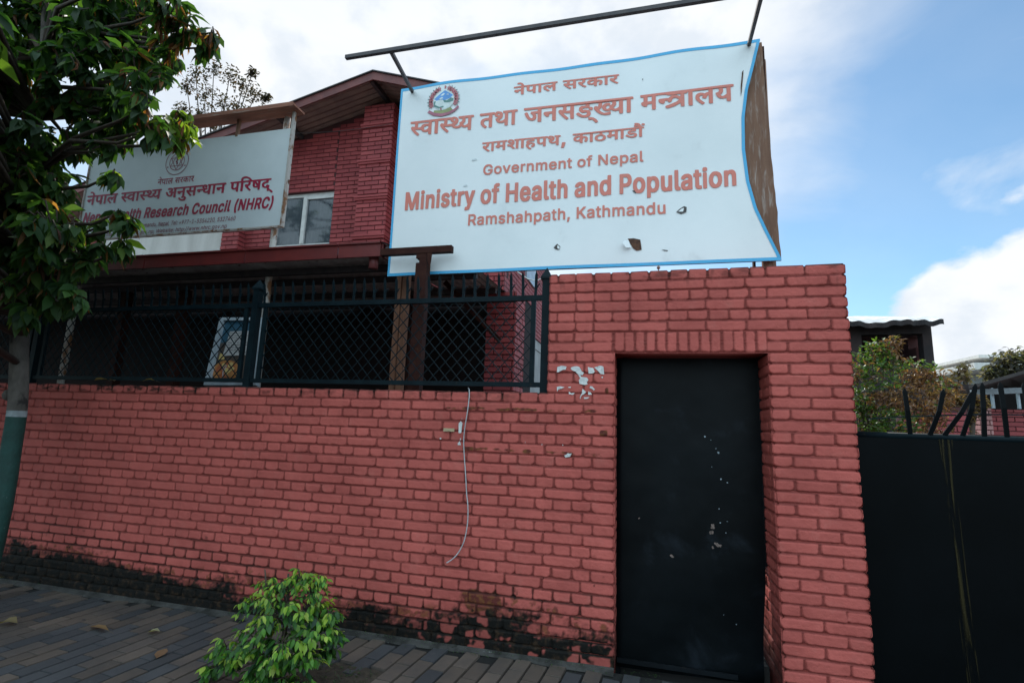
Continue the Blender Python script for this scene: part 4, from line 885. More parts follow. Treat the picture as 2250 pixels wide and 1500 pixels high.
        '2,58 1126,52 1127,48 1101,48 1101,51 1104,55 1109,60;1283,61 1288,60 1292,58 1296,52 1297,48 1271,48 1271,51 1274,55 1279,60;1845,61 1851,60 1856,56 1'
        '860,48 1862,38 1861,28 1858,22 1853,16 1846,13 1842,15 1836,20 1832,27 1831,34 1831,44 1835,54 1838,58;333,30 337,30 337,27 336,22 331,16 328,14 322,1'
        '3 318,14 316,17 314,21 316,26 322,28;705,30 708,30 709,27 707,22 703,16 699,14 694,13 690,14 687,17 685,21 688,26 694,28;1376,30 1380,30 1380,27 1379,'
        '22 1374,16 1370,14 1366,13 1362,14 1358,17 1357,21 1359,26 1365,28'
    )),
    'en_tel': (4657, (
        '2775,104 2758,96 2752,88 2748,77 2748,60 2755,47 2768,39 2786,38 2762,2 2762,-1 2777,0 2807,44 2814,63 2813,81 2806,94 2792,103;3702,104 3690,100 3681'
        ',92 3675,82 3674,72 3688,72 3693,84 3699,89 3708,91 3722,84 3725,76 3725,70 3717,56 3675,11 3674,0 3740,-1 3740,12 3696,12 3730,50 3739,69 3738,86 373'
        '0,96 3718,103;3794,104 3782,100 3773,92 3768,82 3767,72 3781,72 3786,84 3792,89 3800,91 3814,84 3818,76 3817,70 3810,56 3767,11 3767,0 3833,-1 3833,12'
        ' 3789,12 3822,50 3832,69 3830,86 3822,96 3810,103;3886,104 3873,98 3863,87 3857,67 3856,44 3860,22 3869,6 3881,-1 3895,-3 3910,2 3923,16 3928,34 3929,'
        '58 3925,81 3918,93 3904,102;4244,104 4232,100 4223,92 4218,82 4217,72 4231,72 4236,84 4242,89 4250,91 4264,84 4268,76 4267,70 4260,56 4217,11 4217,0 4'
        '283,-1 4283,12 4239,12 4272,50 4282,69 4280,86 4272,96 4260,103;4614,104 4601,98 4591,87 4585,67 4584,44 4588,22 4597,6 4609,-1 4623,-3 4638,2 4651,16'
        ' 4656,34 4657,58 4653,81 4646,93 4632,102;0,102 0,-1 15,0 15,38 36,38 58,-1 75,-1 54,40 65,48 71,60 71,78 66,90 58,98 47,102;370,102 369,-1 383,0 384,'
        '52 390,61 401,65 411,61 417,52 417,0 431,-1 432,52 428,66 420,74 408,78 393,76 383,68 383,102;534,102 533,-1 547,0 548,52 554,61 565,65 575,61 581,52 '
        '581,0 595,-1 596,52 592,66 584,74 572,78 557,76 547,68 547,102;659,102 658,0 672,-1 674,35 702,36 718,42 728,55 730,76 722,92 712,100 702,102;876,102 '
        '875,-1 889,0 890,52 896,61 907,65 917,61 923,52 923,0 937,-1 938,52 934,66 926,74 914,78 899,76 889,68 889,102;1040,102 1040,-1 1054,-1 1055,32 1068,4'
        '6 1102,-1 1119,-1 1080,57 1118,102 1100,102 1056,53 1055,102;1262,102 1262,-1 1275,0 1276,52 1282,61 1294,65 1304,61 1309,52 1310,0 1324,-1 1324,52 13'
        '21,66 1312,74 1300,78 1286,76 1276,68 1275,102;1685,102 1684,68 1672,77 1653,77 1640,69 1631,53 1629,30 1631,20 1638,7 1652,-2 1670,-2 1684,8 1685,-1 '
        '1699,0 1699,101;1886,102 1885,-1 1900,0 1900,79 1950,0 1967,-1 1967,102 1953,102 1952,23 1902,102;2240,102 2240,10 2248,0 2265,-1 2267,2 2265,11 2257,'
        '12 2254,16 2253,102;2356,102 2356,89 2387,88 2387,0 2401,-1 2402,88 2433,89 2434,102;2534,102 2534,10 2542,0 2559,-1 2561,2 2559,11 2551,12 2548,16 25'
        '47,102;2841,102 2841,89 2891,88 2847,1 2848,-1 2862,-1 2907,88 2908,102;2934,102 2934,89 2984,88 2940,1 2941,-1 2954,-1 3000,88 3000,102;3144,102 3122'
        ',86 3122,72 3125,70 3148,86 3148,12 3122,12 3121,0 3184,-1 3185,12 3162,12 3162,102;3310,102 3304,50 3318,48 3331,54 3342,53 3353,44 3356,30 3351,18 3'
        '338,11 3324,15 3316,27 3303,26 3304,18 3310,7 3321,0 3334,-3 3348,-1 3360,5 3368,17 3371,27 3370,44 3362,58 3350,66 3332,67 3320,63 3323,88 3366,89 33'
        '66,102;3398,102 3398,89 3439,89 3415,61 3415,50 3439,45 3446,38 3449,28 3445,18 3436,12 3426,11 3416,13 3410,19 3406,27 3392,27 3395,14 3402,5 3413,-1'
        ' 3431,-3 3444,0 3454,6 3461,15 3464,24 3463,36 3455,51 3446,57 3432,60 3459,90 3460,102;3496,102 3490,50 3502,48 3516,54 3526,53 3538,44 3541,30 3536,'
        '18 3524,11 3509,15 3502,27 3488,26 3489,18 3495,7 3506,0 3518,-3 3533,-1 3544,5 3553,17 3556,27 3555,44 3547,58 3535,66 3518,67 3506,63 3508,88 3550,8'
        '9 3551,102;3618,102 3577,34 3576,20 3624,20 3625,-1 3638,-1 3639,19 3653,22 3652,33 3639,34 3638,64 3625,64 3624,34 3593,34 3632,100 3631,102;4038,102'
        ' 4032,50 4046,48 4059,54 4070,53 4081,44 4084,30 4079,18 4066,11 4052,15 4044,27 4031,26 4032,18 4038,7 4049,0 4062,-3 4076,-1 4088,5 4096,17 4099,27 '
        '4098,44 4090,58 4078,66 4060,67 4048,63 4051,88 4094,89 4094,102;4126,102 4126,89 4167,89 4143,61 4143,50 4167,45 4174,38 4177,28 4173,18 4164,12 4154'
        ',11 4144,13 4138,19 4134,27 4120,27 4123,14 4130,5 4141,-1 4159,-3 4172,0 4182,6 4189,15 4192,24 4191,36 4183,51 4174,57 4160,60 4187,90 4188,102;4310'
        ',102 4310,89 4360,88 4316,1 4317,-1 4330,-1 4376,88 4376,102;4439,102 4398,34 4397,20 4445,20 4446,-1 4459,-1 4460,19 4474,22 4473,33 4460,34 4459,64 '
        '4446,64 4445,34 4414,34 4453,100 4452,102;4532,102 4501,56 4494,34 4496,18 4504,6 4512,0 4526,-3 4538,-2 4551,6 4559,17 4562,30 4559,47 4550,58 4539,6'
        '3 4523,64 4548,100 4546,102;830,95 830,77 818,75 818,65 830,64 830,11 834,4 841,-1 860,-1 859,11 846,12 844,20 844,64 859,64 860,76 844,77 844,94;1217'
        ',95 1216,77 1205,75 1205,65 1216,64 1217,11 1220,4 1228,-1 1247,-1 1246,11 1233,12 1230,20 1230,64 1246,64 1246,76 1231,77 1230,94;2778,90 2786,90 279'
        '3,86 2800,71 2795,56 2781,49 2768,55 2762,69 2767,84;3891,90 3901,88 3908,82 3915,59 3915,42 3911,26 3904,15 3894,11 3884,13 3878,19 3870,44 3871,62 3'
        '874,76 3882,87;4619,90 4629,88 4636,82 4643,59 4643,42 4639,26 4632,15 4622,11 4612,13 4606,19 4598,44 4599,62 4602,76 4610,87;15,89 38,89 51,84 57,72'
        ' 52,58 38,52 15,52;674,89 696,89 709,84 715,70 711,56 700,50 674,50;116,78 97,72 90,64 88,57 101,54 112,63 123,65 132,60 135,50 129,46 102,42 92,37 86'
        ',25 88,10 96,1 107,-3 124,-2 134,6 136,-1 148,-1 149,52 147,63 141,71 135,75;198,78 184,69 183,77 170,76 170,-1 184,0 184,52 191,62 201,65 209,62 214,'
        '54 214,0 228,-1 229,55 235,62 245,65 254,61 258,53 258,0 272,-1 273,54 271,64 266,71 256,77 242,78 233,75 224,66 214,76;318,78 308,75 297,68 293,59 29'
        '3,48 304,36 332,27 336,18 331,12 322,10 310,13 304,22 291,20 290,18 294,8 302,1 314,-3 327,-3 339,1 347,8 351,16 351,26 344,38 312,48 308,52 307,57 31'
        '3,63 320,65 330,63 338,54 349,56 350,60 345,69 338,74;478,78 460,72 453,64 450,57 464,54 474,63 486,65 495,60 497,50 492,46 464,42 454,37 448,25 450,1'
        '0 458,1 470,-3 486,-2 497,6 498,-1 511,-1 512,52 510,63 504,71 498,75;773,78 755,72 748,64 746,57 758,54 769,63 780,65 790,60 792,50 786,46 759,42 750'
        ',37 743,25 745,10 753,1 764,-3 781,-2 792,6 794,-1 806,-1 807,52 805,63 798,71 792,75;1159,78 1141,72 1134,64 1132,57 1144,54 1155,63 1166,65 1176,60 '
        '1178,50 1172,46 1145,42 1136,37 1129,25 1131,10 1139,1 1150,-3 1167,-2 1178,6 1180,-1 1192,-1 1193,52 1191,63 1184,71 1178,75;1374,78 1360,69 1358,77 '
        '1345,76 1346,-1 1359,0 1360,52 1366,62 1376,65 1384,62 1389,54 1390,0 1403,-1 1405,55 1410,62 1420,65 1430,61 1434,53 1434,0 1448,-1 1448,54 1446,64 1'
        '442,71 1431,77 1418,78 1408,75 1400,66 1389,76;1494,78 1476,72 1469,64 1467,57 1480,54 1490,63 1502,65 1511,60 1514,50 1508,46 1480,42 1471,37 1465,25'
        ' 1467,10 1474,1 1486,-3 1502,-2 1514,6 1515,-1 1528,-1 1528,52 1526,63 1520,71 1514,75;1581,78 1570,74 1564,68 1562,77 1549,76 1550,-1 1563,0 1564,52 '
        '1570,61 1581,65 1591,61 1597,52 1597,0 1612,0 1612,52 1609,64 1599,75;2018,78 2003,73 1992,62 1987,48 1986,30 1992,12 2000,4 2014,-2 2029,-3 2047,5 20'
        '54,19 2041,22 2031,12 2016,11 2006,18 2001,32 2054,33 2055,50 2050,62 2042,72 2029,77;2105,78 2097,76 2088,67 2086,76 2073,76 2074,-30 2087,-29 2087,8'
        ' 2101,-2 2120,-2 2133,8 2141,22 2142,44 2136,64 2122,76;2185,78 2167,72 2160,64 2158,57 2170,54 2181,63 2192,65 2202,60 2204,50 2198,46 2171,42 2162,3'
        '7 2155,25 2157,10 2165,1 2176,-3 2193,-2 2204,6 2206,-1 2218,-1 2219,52 2217,63 2210,71 2204,75;2478,78 2464,73 2453,62 2448,48 2447,30 2453,12 2461,4'
        ' 2474,-2 2490,-3 2508,5 2515,19 2502,22 2492,12 2478,11 2466,18 2462,32 2516,33 2516,50 2511,62 2503,72 2490,77;1720,77 1720,22 1727,5 1737,-1 1750,-2'
        ' 1761,1 1768,7 1769,-1 1782,-1 1782,76 1768,76 1768,24 1761,14 1750,11 1740,15 1735,22 1734,76;2580,73 2574,70 2573,60 2578,54 2587,53 2592,58 2593,66'
        ' 2588,72;2682,73 2682,46 2656,46 2655,34 2681,33 2682,6 2694,6 2696,33 2722,33 2722,45 2696,46 2695,72;1662,64 1670,64 1679,58 1685,38 1680,20 1674,13'
        ' 1666,10 1658,11 1651,16 1644,33 1644,46 1648,55 1654,62;2019,64 2026,64 2034,60 2040,45 2001,45 2005,56 2012,62;2105,64 2114,64 2122,58 2128,42 2124,'
        '21 2118,14 2110,10 2100,12 2093,17 2087,35 2087,45 2092,56 2097,62;2480,64 2487,64 2494,60 2502,45 2462,45 2466,56 2472,62;4525,52 4532,51 4540,47 454'
        '5,40 4547,32 4543,18 4536,12 4528,10 4520,12 4514,18 4509,30 4513,44;3036,50 3036,36 3082,37 3082,50;3222,50 3222,36 3268,37 3267,50;133,35 134,23 126'
        ',13 114,10 102,16 100,22 106,29;496,35 497,23 488,13 476,10 464,16 463,22 468,29;791,35 792,23 784,13 771,10 759,16 758,22 763,29;1177,35 1178,23 1170'
        ',13 1157,10 1145,16 1144,22 1149,29;1512,35 1513,23 1505,13 1492,10 1481,16 1479,22 1484,29;2203,35 2204,23 2196,13 2183,10 2171,16 2170,22 2175,29;25'
        '81,18 2574,14 2573,5 2578,-1 2584,-2 2592,2 2593,11 2589,17;962,15 957,-25 967,-24 978,13;1808,15 1802,-25 1812,-24 1823,13;2283,15 2278,-25 2288,-24 '
        '2298,13;3953,15 3948,-25 3958,-24 3968,13'
    )),
    'en_web': (3978, (
        '2727,107 2694,-17 2707,-16 2740,104 2739,107;2779,107 2746,-17 2759,-16 2792,104 2791,107;292,105 286,100 287,91 293,87 301,89 305,96 303,102 299,105;'
        '2154,105 2149,100 2150,91 2156,87 2164,89 2168,96 2166,102 2162,105;0,102 0,-1 64,-1 64,12 16,12 15,14 15,44 60,44 61,46 60,58 15,58 15,89 64,89 64,10'
        '2;324,102 324,10 332,0 349,-1 351,2 349,11 341,12 338,16 337,102;527,102 526,-1 540,0 541,52 548,61 558,65 568,61 574,52 575,0 589,-1 589,52 586,66 57'
        '8,74 565,78 550,76 540,68 540,102;968,102 967,-1 981,0 982,52 988,61 999,65 1009,61 1015,52 1015,0 1029,-1 1030,52 1026,66 1018,74 1006,78 991,76 981,'
        '68 981,102;1760,102 1788,-1 1805,0 1826,79 1847,0 1864,-1 1892,102 1877,102 1856,20 1834,101 1818,102 1796,20 1775,101;1990,102 1989,0 2002,-1 2004,8 '
        '2016,-2 2038,-1 2049,8 2057,22 2058,44 2054,59 2044,72 2032,77 2014,76 2003,67 2003,102;2396,102 2396,-1 2410,0 2411,52 2417,61 2428,65 2438,61 2444,5'
        '2 2444,0 2458,-1 2459,52 2455,66 2447,74 2434,78 2420,76 2410,68 2410,102;3276,102 3275,-1 3289,0 3290,52 3296,61 3307,65 3317,61 3323,52 3323,0 3337,'
        '-1 3338,52 3334,66 3326,74 3314,78 3299,76 3289,68 3289,102;801,99 774,93 756,78 744,53 743,24 749,2 765,-17 786,-26 814,-28 837,-23 834,-12 811,-16 7'
        '90,-14 772,-5 762,8 757,23 756,39 759,56 764,66 772,76 784,83 808,87 830,81 840,72 847,62 851,48 850,28 847,18 840,13 834,15 831,22 831,68 820,68 818,'
        '64 808,69 797,69 788,67 780,60 773,44 773,25 781,10 794,2 810,2 820,9 827,3 836,1 852,4 862,20 864,49 857,72 844,87 826,97;2190,95 2188,77 2177,75 217'
        '8,65 2189,64 2189,11 2193,4 2200,-1 2220,-1 2218,11 2206,12 2203,20 2203,64 2218,64 2219,76 2203,77 2202,94;2483,95 2482,77 2471,75 2471,65 2482,64 24'
        '83,11 2486,4 2494,-1 2513,-1 2512,11 2499,12 2496,20 2496,64 2512,64 2512,76 2497,77 2496,94;2530,95 2530,77 2518,75 2518,65 2530,64 2530,11 2534,4 25'
        '41,-1 2560,-1 2559,11 2546,12 2544,20 2544,64 2559,64 2560,76 2544,77 2544,94;112,78 98,69 97,77 84,76 84,-1 98,0 98,52 105,62 115,65 123,62 128,54 12'
        '8,0 142,-1 143,55 149,62 159,65 168,61 172,53 172,0 186,-1 187,54 185,64 180,71 170,77 156,78 147,75 138,66 128,76;233,78 215,72 208,64 206,57 218,54 '
        '229,63 240,65 250,60 252,50 246,46 219,42 210,37 203,25 205,10 213,1 224,-3 241,-2 252,6 254,-1 266,-1 267,52 265,63 258,71 252,75;474,78 464,74 457,6'
        '8 456,77 442,76 443,-1 456,0 457,52 464,61 474,65 484,61 490,52 491,0 505,0 505,52 503,64 492,75;640,78 630,74 625,69 624,77 610,76 611,-1 624,0 624,4'
        '5 627,56 636,63 650,64 650,77;692,78 678,74 668,64 662,50 661,30 666,14 674,4 688,-2 702,-3 720,6 728,20 716,24 704,12 694,10 687,12 680,18 676,28 675'
        ',42 677,50 684,60 694,65 706,62 715,51 727,54 728,57 723,66 715,73 704,77;915,78 904,74 898,68 896,77 883,76 884,-1 897,0 898,52 904,61 915,65 925,61 '
        '931,52 931,0 946,0 946,52 943,64 933,75;1080,78 1070,74 1066,69 1064,77 1051,76 1052,-1 1065,0 1065,45 1067,56 1076,63 1091,64 1090,77;1132,78 1118,74'
        ' 1108,64 1102,50 1101,30 1106,14 1114,4 1128,-2 1142,-3 1160,6 1168,20 1156,24 1144,12 1134,10 1127,12 1120,18 1116,28 1115,42 1117,50 1124,60 1134,65'
        ' 1146,62 1155,51 1167,54 1168,57 1163,66 1155,73 1144,77;1251,78 1238,73 1227,62 1222,46 1223,24 1230,10 1244,1 1265,1 1277,10 1276,-7 1272,-14 1262,-'
        '18 1248,-17 1236,-7 1226,-12 1225,-16 1231,-23 1240,-29 1264,-31 1280,-26 1290,-14 1291,76 1278,77 1276,67 1267,76;1340,78 1326,74 1316,64 1310,50 130'
        '9,30 1314,14 1322,4 1336,-2 1350,-3 1362,1 1374,13 1379,26 1380,45 1375,60 1367,70 1354,77;1549,78 1538,74 1532,68 1530,77 1517,76 1518,-1 1531,0 1532'
        ',52 1538,61 1549,65 1559,61 1565,52 1565,0 1580,0 1580,52 1577,64 1567,75;1632,78 1624,76 1615,67 1614,76 1600,76 1601,-30 1614,-29 1614,8 1628,-2 164'
        '7,-2 1661,8 1668,22 1670,44 1663,64 1649,76;1934,78 1920,73 1909,62 1903,48 1903,30 1909,12 1917,4 1930,-2 1946,-3 1964,5 1970,19 1958,22 1947,12 1933'
        ',11 1922,18 1917,32 1971,33 1971,50 1967,62 1959,72 1946,77;2100,78 2090,75 2079,68 2075,59 2075,48 2086,36 2114,27 2118,18 2113,12 2104,10 2092,13 20'
        '86,22 2073,20 2072,18 2076,8 2084,1 2096,-3 2109,-3 2121,1 2129,8 2133,16 2133,26 2126,38 2094,48 2090,52 2089,57 2095,63 2102,65 2112,63 2120,54 2131'
        ',56 2132,60 2127,69 2120,74;2262,78 2247,73 2236,62 2231,48 2230,30 2236,12 2244,4 2258,-2 2273,-3 2291,5 2298,19 2285,22 2275,12 2260,11 2250,18 2245'
        ',32 2298,33 2299,50 2294,62 2286,72 2273,77;2607,78 2599,76 2590,67 2588,76 2575,76 2576,-30 2589,-29 2589,8 2603,-2 2622,-2 2635,8 2643,22 2644,44 26'
        '38,64 2624,76;3223,78 3212,74 3206,68 3204,77 3191,76 3192,-1 3205,0 3206,52 3212,61 3223,65 3233,61 3239,52 3239,0 3254,0 3254,52 3251,64 3241,75;338'
        '8,78 3378,74 3374,69 3372,77 3359,76 3360,-1 3373,0 3373,45 3375,56 3384,63 3399,64 3398,77;3441,78 3427,74 3416,64 3410,50 3409,30 3414,14 3423,4 343'
        '6,-2 3450,-3 3469,6 3477,20 3464,24 3453,12 3442,10 3436,12 3429,18 3425,28 3424,42 3426,50 3432,60 3443,65 3454,62 3464,51 3476,54 3476,57 3471,66 34'
        '64,73 3452,77;3559,78 3546,73 3535,62 3530,46 3531,24 3538,10 3552,1 3573,1 3585,10 3584,-7 3580,-14 3570,-18 3556,-17 3544,-7 3534,-12 3533,-16 3539,'
        '-23 3548,-29 3572,-31 3588,-26 3598,-14 3599,76 3586,77 3584,67 3575,76;3648,78 3634,74 3624,64 3618,50 3617,30 3622,14 3630,4 3644,-2 3658,-3 3670,1 '
        '3682,13 3687,26 3688,45 3683,60 3675,70 3662,77;3857,78 3846,74 3840,68 3838,77 3825,76 3826,-1 3839,0 3840,52 3846,61 3857,65 3867,61 3873,52 3873,0 '
        '3888,0 3888,52 3885,64 3875,75;3941,78 3933,76 3924,67 3922,76 3909,76 3910,-30 3923,-29 3923,8 3937,-2 3956,-2 3969,8 3977,22 3978,44 3972,64 3958,76'
        ';288,77 288,0 300,-1 302,76;1391,77 1419,0 1434,-1 1463,76 1448,76 1426,18 1406,76;2152,77 2151,0 2164,-1 2165,76;2800,77 2822,-1 2837,0 2852,54 2868,'
        '0 2882,-1 2905,76 2891,76 2875,21 2860,76 2845,76 2830,21 2814,76;2915,77 2938,-1 2952,0 2968,54 2983,0 2998,-1 3020,76 3006,76 2990,21 2975,76 2960,7'
        '6 2944,21 2929,76;3030,77 3053,-1 3067,0 3083,54 3099,0 3113,-1 3136,76 3121,76 3106,21 3091,76 3076,76 3060,21 3045,76;3699,77 3727,0 3742,-1 3771,76'
        ' 3756,76 3734,18 3714,76;370,73 364,70 362,60 367,54 376,53 382,58 382,66 378,72;2324,73 2317,70 2316,60 2320,54 2330,53 2335,58 2336,66 2332,72;2669,'
        '73 2663,70 2661,60 2666,54 2676,53 2681,58 2681,66 2677,72;1254,64 1263,64 1270,59 1275,52 1277,41 1274,22 1267,16 1260,13 1251,13 1244,17 1236,34 123'
        '7,46 1241,56 1246,62;1342,64 1352,63 1359,58 1366,38 1361,20 1355,13 1348,10 1333,14 1327,21 1323,32 1324,45 1328,56 1336,63;1633,64 1641,64 1649,58 1'
        '655,42 1652,21 1645,14 1637,10 1627,12 1620,17 1614,35 1615,45 1619,56 1624,62;1935,64 1942,64 1950,60 1957,45 1918,45 1922,56 1928,62;2021,64 2030,64'
        ' 2038,58 2044,42 2040,21 2034,14 2026,10 2016,12 2009,17 2003,35 2003,45 2008,56 2013,62;2263,64 2270,64 2278,60 2284,45 2245,45 2249,56 2256,62;2607,'
        '64 2616,64 2624,58 2630,42 2626,21 2620,14 2612,10 2602,12 2595,17 2589,35 2589,45 2594,56 2599,62;3562,64 3571,64 3578,59 3583,52 3585,41 3582,22 357'
        '5,16 3568,13 3559,13 3552,17 3544,34 3545,46 3549,56 3554,62;3650,64 3660,63 3667,58 3674,38 3669,20 3663,13 3656,10 3641,14 3635,21 3631,32 3632,45 3'
        '636,56 3644,63;3941,64 3950,64 3958,58 3964,42 3960,21 3954,14 3946,10 3936,12 3929,17 3923,35 3923,45 3928,56 3933,62;801,57 810,56 815,52 819,38 816'
        ',21 810,16 804,14 792,18 785,33 789,50 794,55;251,35 252,23 244,13 231,10 219,16 218,22 223,29;370,18 363,14 362,5 367,-1 374,-2 381,2 382,11 378,17;1'
        '193,18 1186,14 1185,5 1190,-1 1196,-2 1204,2 1205,11 1201,17;1484,18 1477,14 1476,5 1481,-1 1488,-2 1495,2 1496,11 1492,17;2324,18 2317,14 2316,5 2320'
        ',-1 2328,-2 2335,2 2336,11 2332,17;2670,18 2662,14 2661,5 2666,-1 2673,-2 2680,2 2681,11 2678,17;3159,18 3152,14 3151,5 3156,-1 3162,-2 3170,2 3171,11'
        ' 3167,17;3502,18 3494,14 3493,5 3498,-1 3505,-2 3512,2 3513,11 3510,17;3793,18 3786,14 3785,5 3790,-1 3796,-2 3804,2 3805,11 3801,17;1691,15 1686,-25 '
        '1696,-24 1706,13'
    )),
}

# ------------------------------------------------------------------ ground
gb_ = MB()
gb_.box((-300, -300, -0.8), (300, 0.45, -0.20))
M['ground'] = two_tone("street_ground", (0.055, 0.053, 0.052), (0.085, 0.08, 0.075), 0.6, rough=0.95, bump=0.3)
single("ground", gb_, M['ground'], (0, 0, 0), None, None, kind='structure')

yg = MB()
yg.box((-300, 0.46, -0.8), (300, 1200, -0.02))
single("yard_ground", yg, M['ground'], (0, 0, 0), None, None, kind='structure')
PAVE_Z = 0.0
pm, pn, pl_, pb = material("clay_and_grey_pavers", 0.72, 0, 0.35)
pa = attr_color(pn, "tint")
pc = N_mix(pn, pl_, N_math(pn, pl_, 'MULTIPLY', N_ramp(pn, pl_, N_noise(pn, pl_, 3, 6, 0.62), 0.35, 0.7), 0.5), pa.outputs["Color"], (0.030, 0.032, 0.036))
pc = N_mix(pn, pl_, N_math(pn, pl_, 'MULTIPLY', N_ramp(pn, pl_, N_noise(pn, pl_, 26, 5, 0.65), 0.55, 0.8), 0.35), pc, (0.12, 0.115, 0.11))
pc = N_mix(pn, pl_, N_ramp(pn, pl_, N_noise(pn, pl_, 8, 2, 0.5), 0.74, 0.77), pc, (0.018, 0.018, 0.02))
pl_.new(pc, pb.inputs["Base Color"])
N_bump(pn, pl_, pb, N_noise(pn, pl_, 120, 5, 0.7), 0.4, 0.004)
M['paver'] = pm
pv = MB()
ang = R(-95)
du, dv = Vector((math.cos(ang), math.sin(ang), 0)), Vector((-math.sin(ang), math.cos(ang), 0))
PL, PW, J = 0.232, 0.118, 0.012
for j in range(-95, 60):
    for i in range(-12, 26):
        c = du * ((i + 0.5 * (j % 2) + 0.06 * math.sin(j * 2.3)) * PL) + dv * (j * PW)
        if not (-9.5 < c.x < 5.5 and -4.2 < c.y < -0.055):
            continue
        if abs(c.x + 1.66) < 0.26 and -0.95 < c.y < -0.52:          # tree pit of the shrub
            continue
        h = random.uniform(-0.0012, 0.0012)
        tilt = (random.uniform(-0.001, 0.001), random.uniform(-0.0016, 0.0016))
        warm = random.random() < (0.48 if c.x < -2.6 else 0.66)
        k = random.uniform(0.75, 1.2)
        col = tuple(k * x for x in ((0.098, 0.074, 0.059) if warm else (0.050, 0.050, 0.053)))
        a, b_ = PL / 2 - .002, PW / 2 - J / 2
        e = 0.003
        vs = []
        for (s, t, z) in ((-a, -b_, -.022), (a, -b_, -.022), (a, b_, -.022), (-a, b_, -.022), (-a + e, -b_ + e, 0), (a - e, -b_ + e, 0), (a - e, b_ - e, 0), (-a + e, b_ - e, 0)):
            p = c + du * s + dv * t
            vs.append((p.x, p.y, z + h + tilt[0] * s / a + tilt[1] * t / b_))
        pv.add(vs, [(4, 5, 6, 7), (0, 1, 5, 4), (1, 2, 6, 5), (2, 3, 7, 6), (3, 0, 4, 7)], 0, col)
single("pavement", pv, M['paver'], (0, 0, 0), None, None, kind='structure')
# joint sand under the pavers
js = MB()
js.box((-9.6, -4.3, -0.21), (5.6, 0.012, -0.016))
M['joint_sand'] = two_tone("joint_sand", (0.004, 0.0036, 0.0033), (0.009, 0.008, 0.007), 12, rough=1.0)
single("pavement_bed", js, M['joint_sand'], (0, 0, 0), None, None, kind='structure')

# cement fillet along the foot of the wall
cf_u = np.linspace(-8.6, 0.0, 460)
cf_v = np.linspace(0, 1, 7)
U, V = np.meshgrid(cf_u, cf_v)
edge = -0.050 - 0.030 * (vnoise(U * 3.1, V * 0, 5) - 0.5) * 2
Yc = edge * (1 - V) + 0.0 * V
Zc = 0.002 + 0.018 * V ** 1.6 + 0.012 * (vnoise(U * 14, Yc * 14, 6) - 0.4) * (1 - (2 * V - 1) ** 4)
Zc[0] = -0.01
vv = np.stack([U, Yc, Zc], -1).reshape(-1, 3)
nu, nvv = len(cf_u), len(cf_v)
idx = np.arange(nu * nvv).reshape(nvv, nu)
ff = np.stack([idx[:-1, :-1], idx[:-1, 1:], idx[1:, 1:], idx[1:, :-1]], -1).reshape(-1, 4)
tag(link("pavement_edge", mesh_from("pavement_edge", vv, ff, M['cement'], smooth=True)), kind='structure')

# ------------------------------------------------------------------ brick relief
S = 0.26768            # stretcher pitch
CH = 0.075             # course height
LOW = 1.80             # top of the low wall
TALL = 2.70            # top of the gateway wall
XJ = -5.577            # world x of stretcher joint 0


def course_z(k):
    """Bottom height of course k (0 is the topmost course of the gateway wall)."""
    return LOW + (11 - k) * CH


def split(x0, x1, joints):
    xs = [x0] + sorted(j for j in joints if x0 + 0.05 < j < x1 - 0.05) + [x1]
    return list(zip(xs[:-1], xs[1:]))


def running(k, x0, x1):
    """Brick spans of course k of English bond between x0 and x1."""
    rk = random.Random(1000 + k)
    if k % 2 == 0:
        js_ = [XJ + S / 4 + i * S / 2 + rk.uniform(-.007, .007) for i in range(-24, 60)]
    else:
        js_ = [XJ + i * S + rk.uniform(-.008, .008) for i in range(-12, 30)]
    return split(x0, x1, js_)


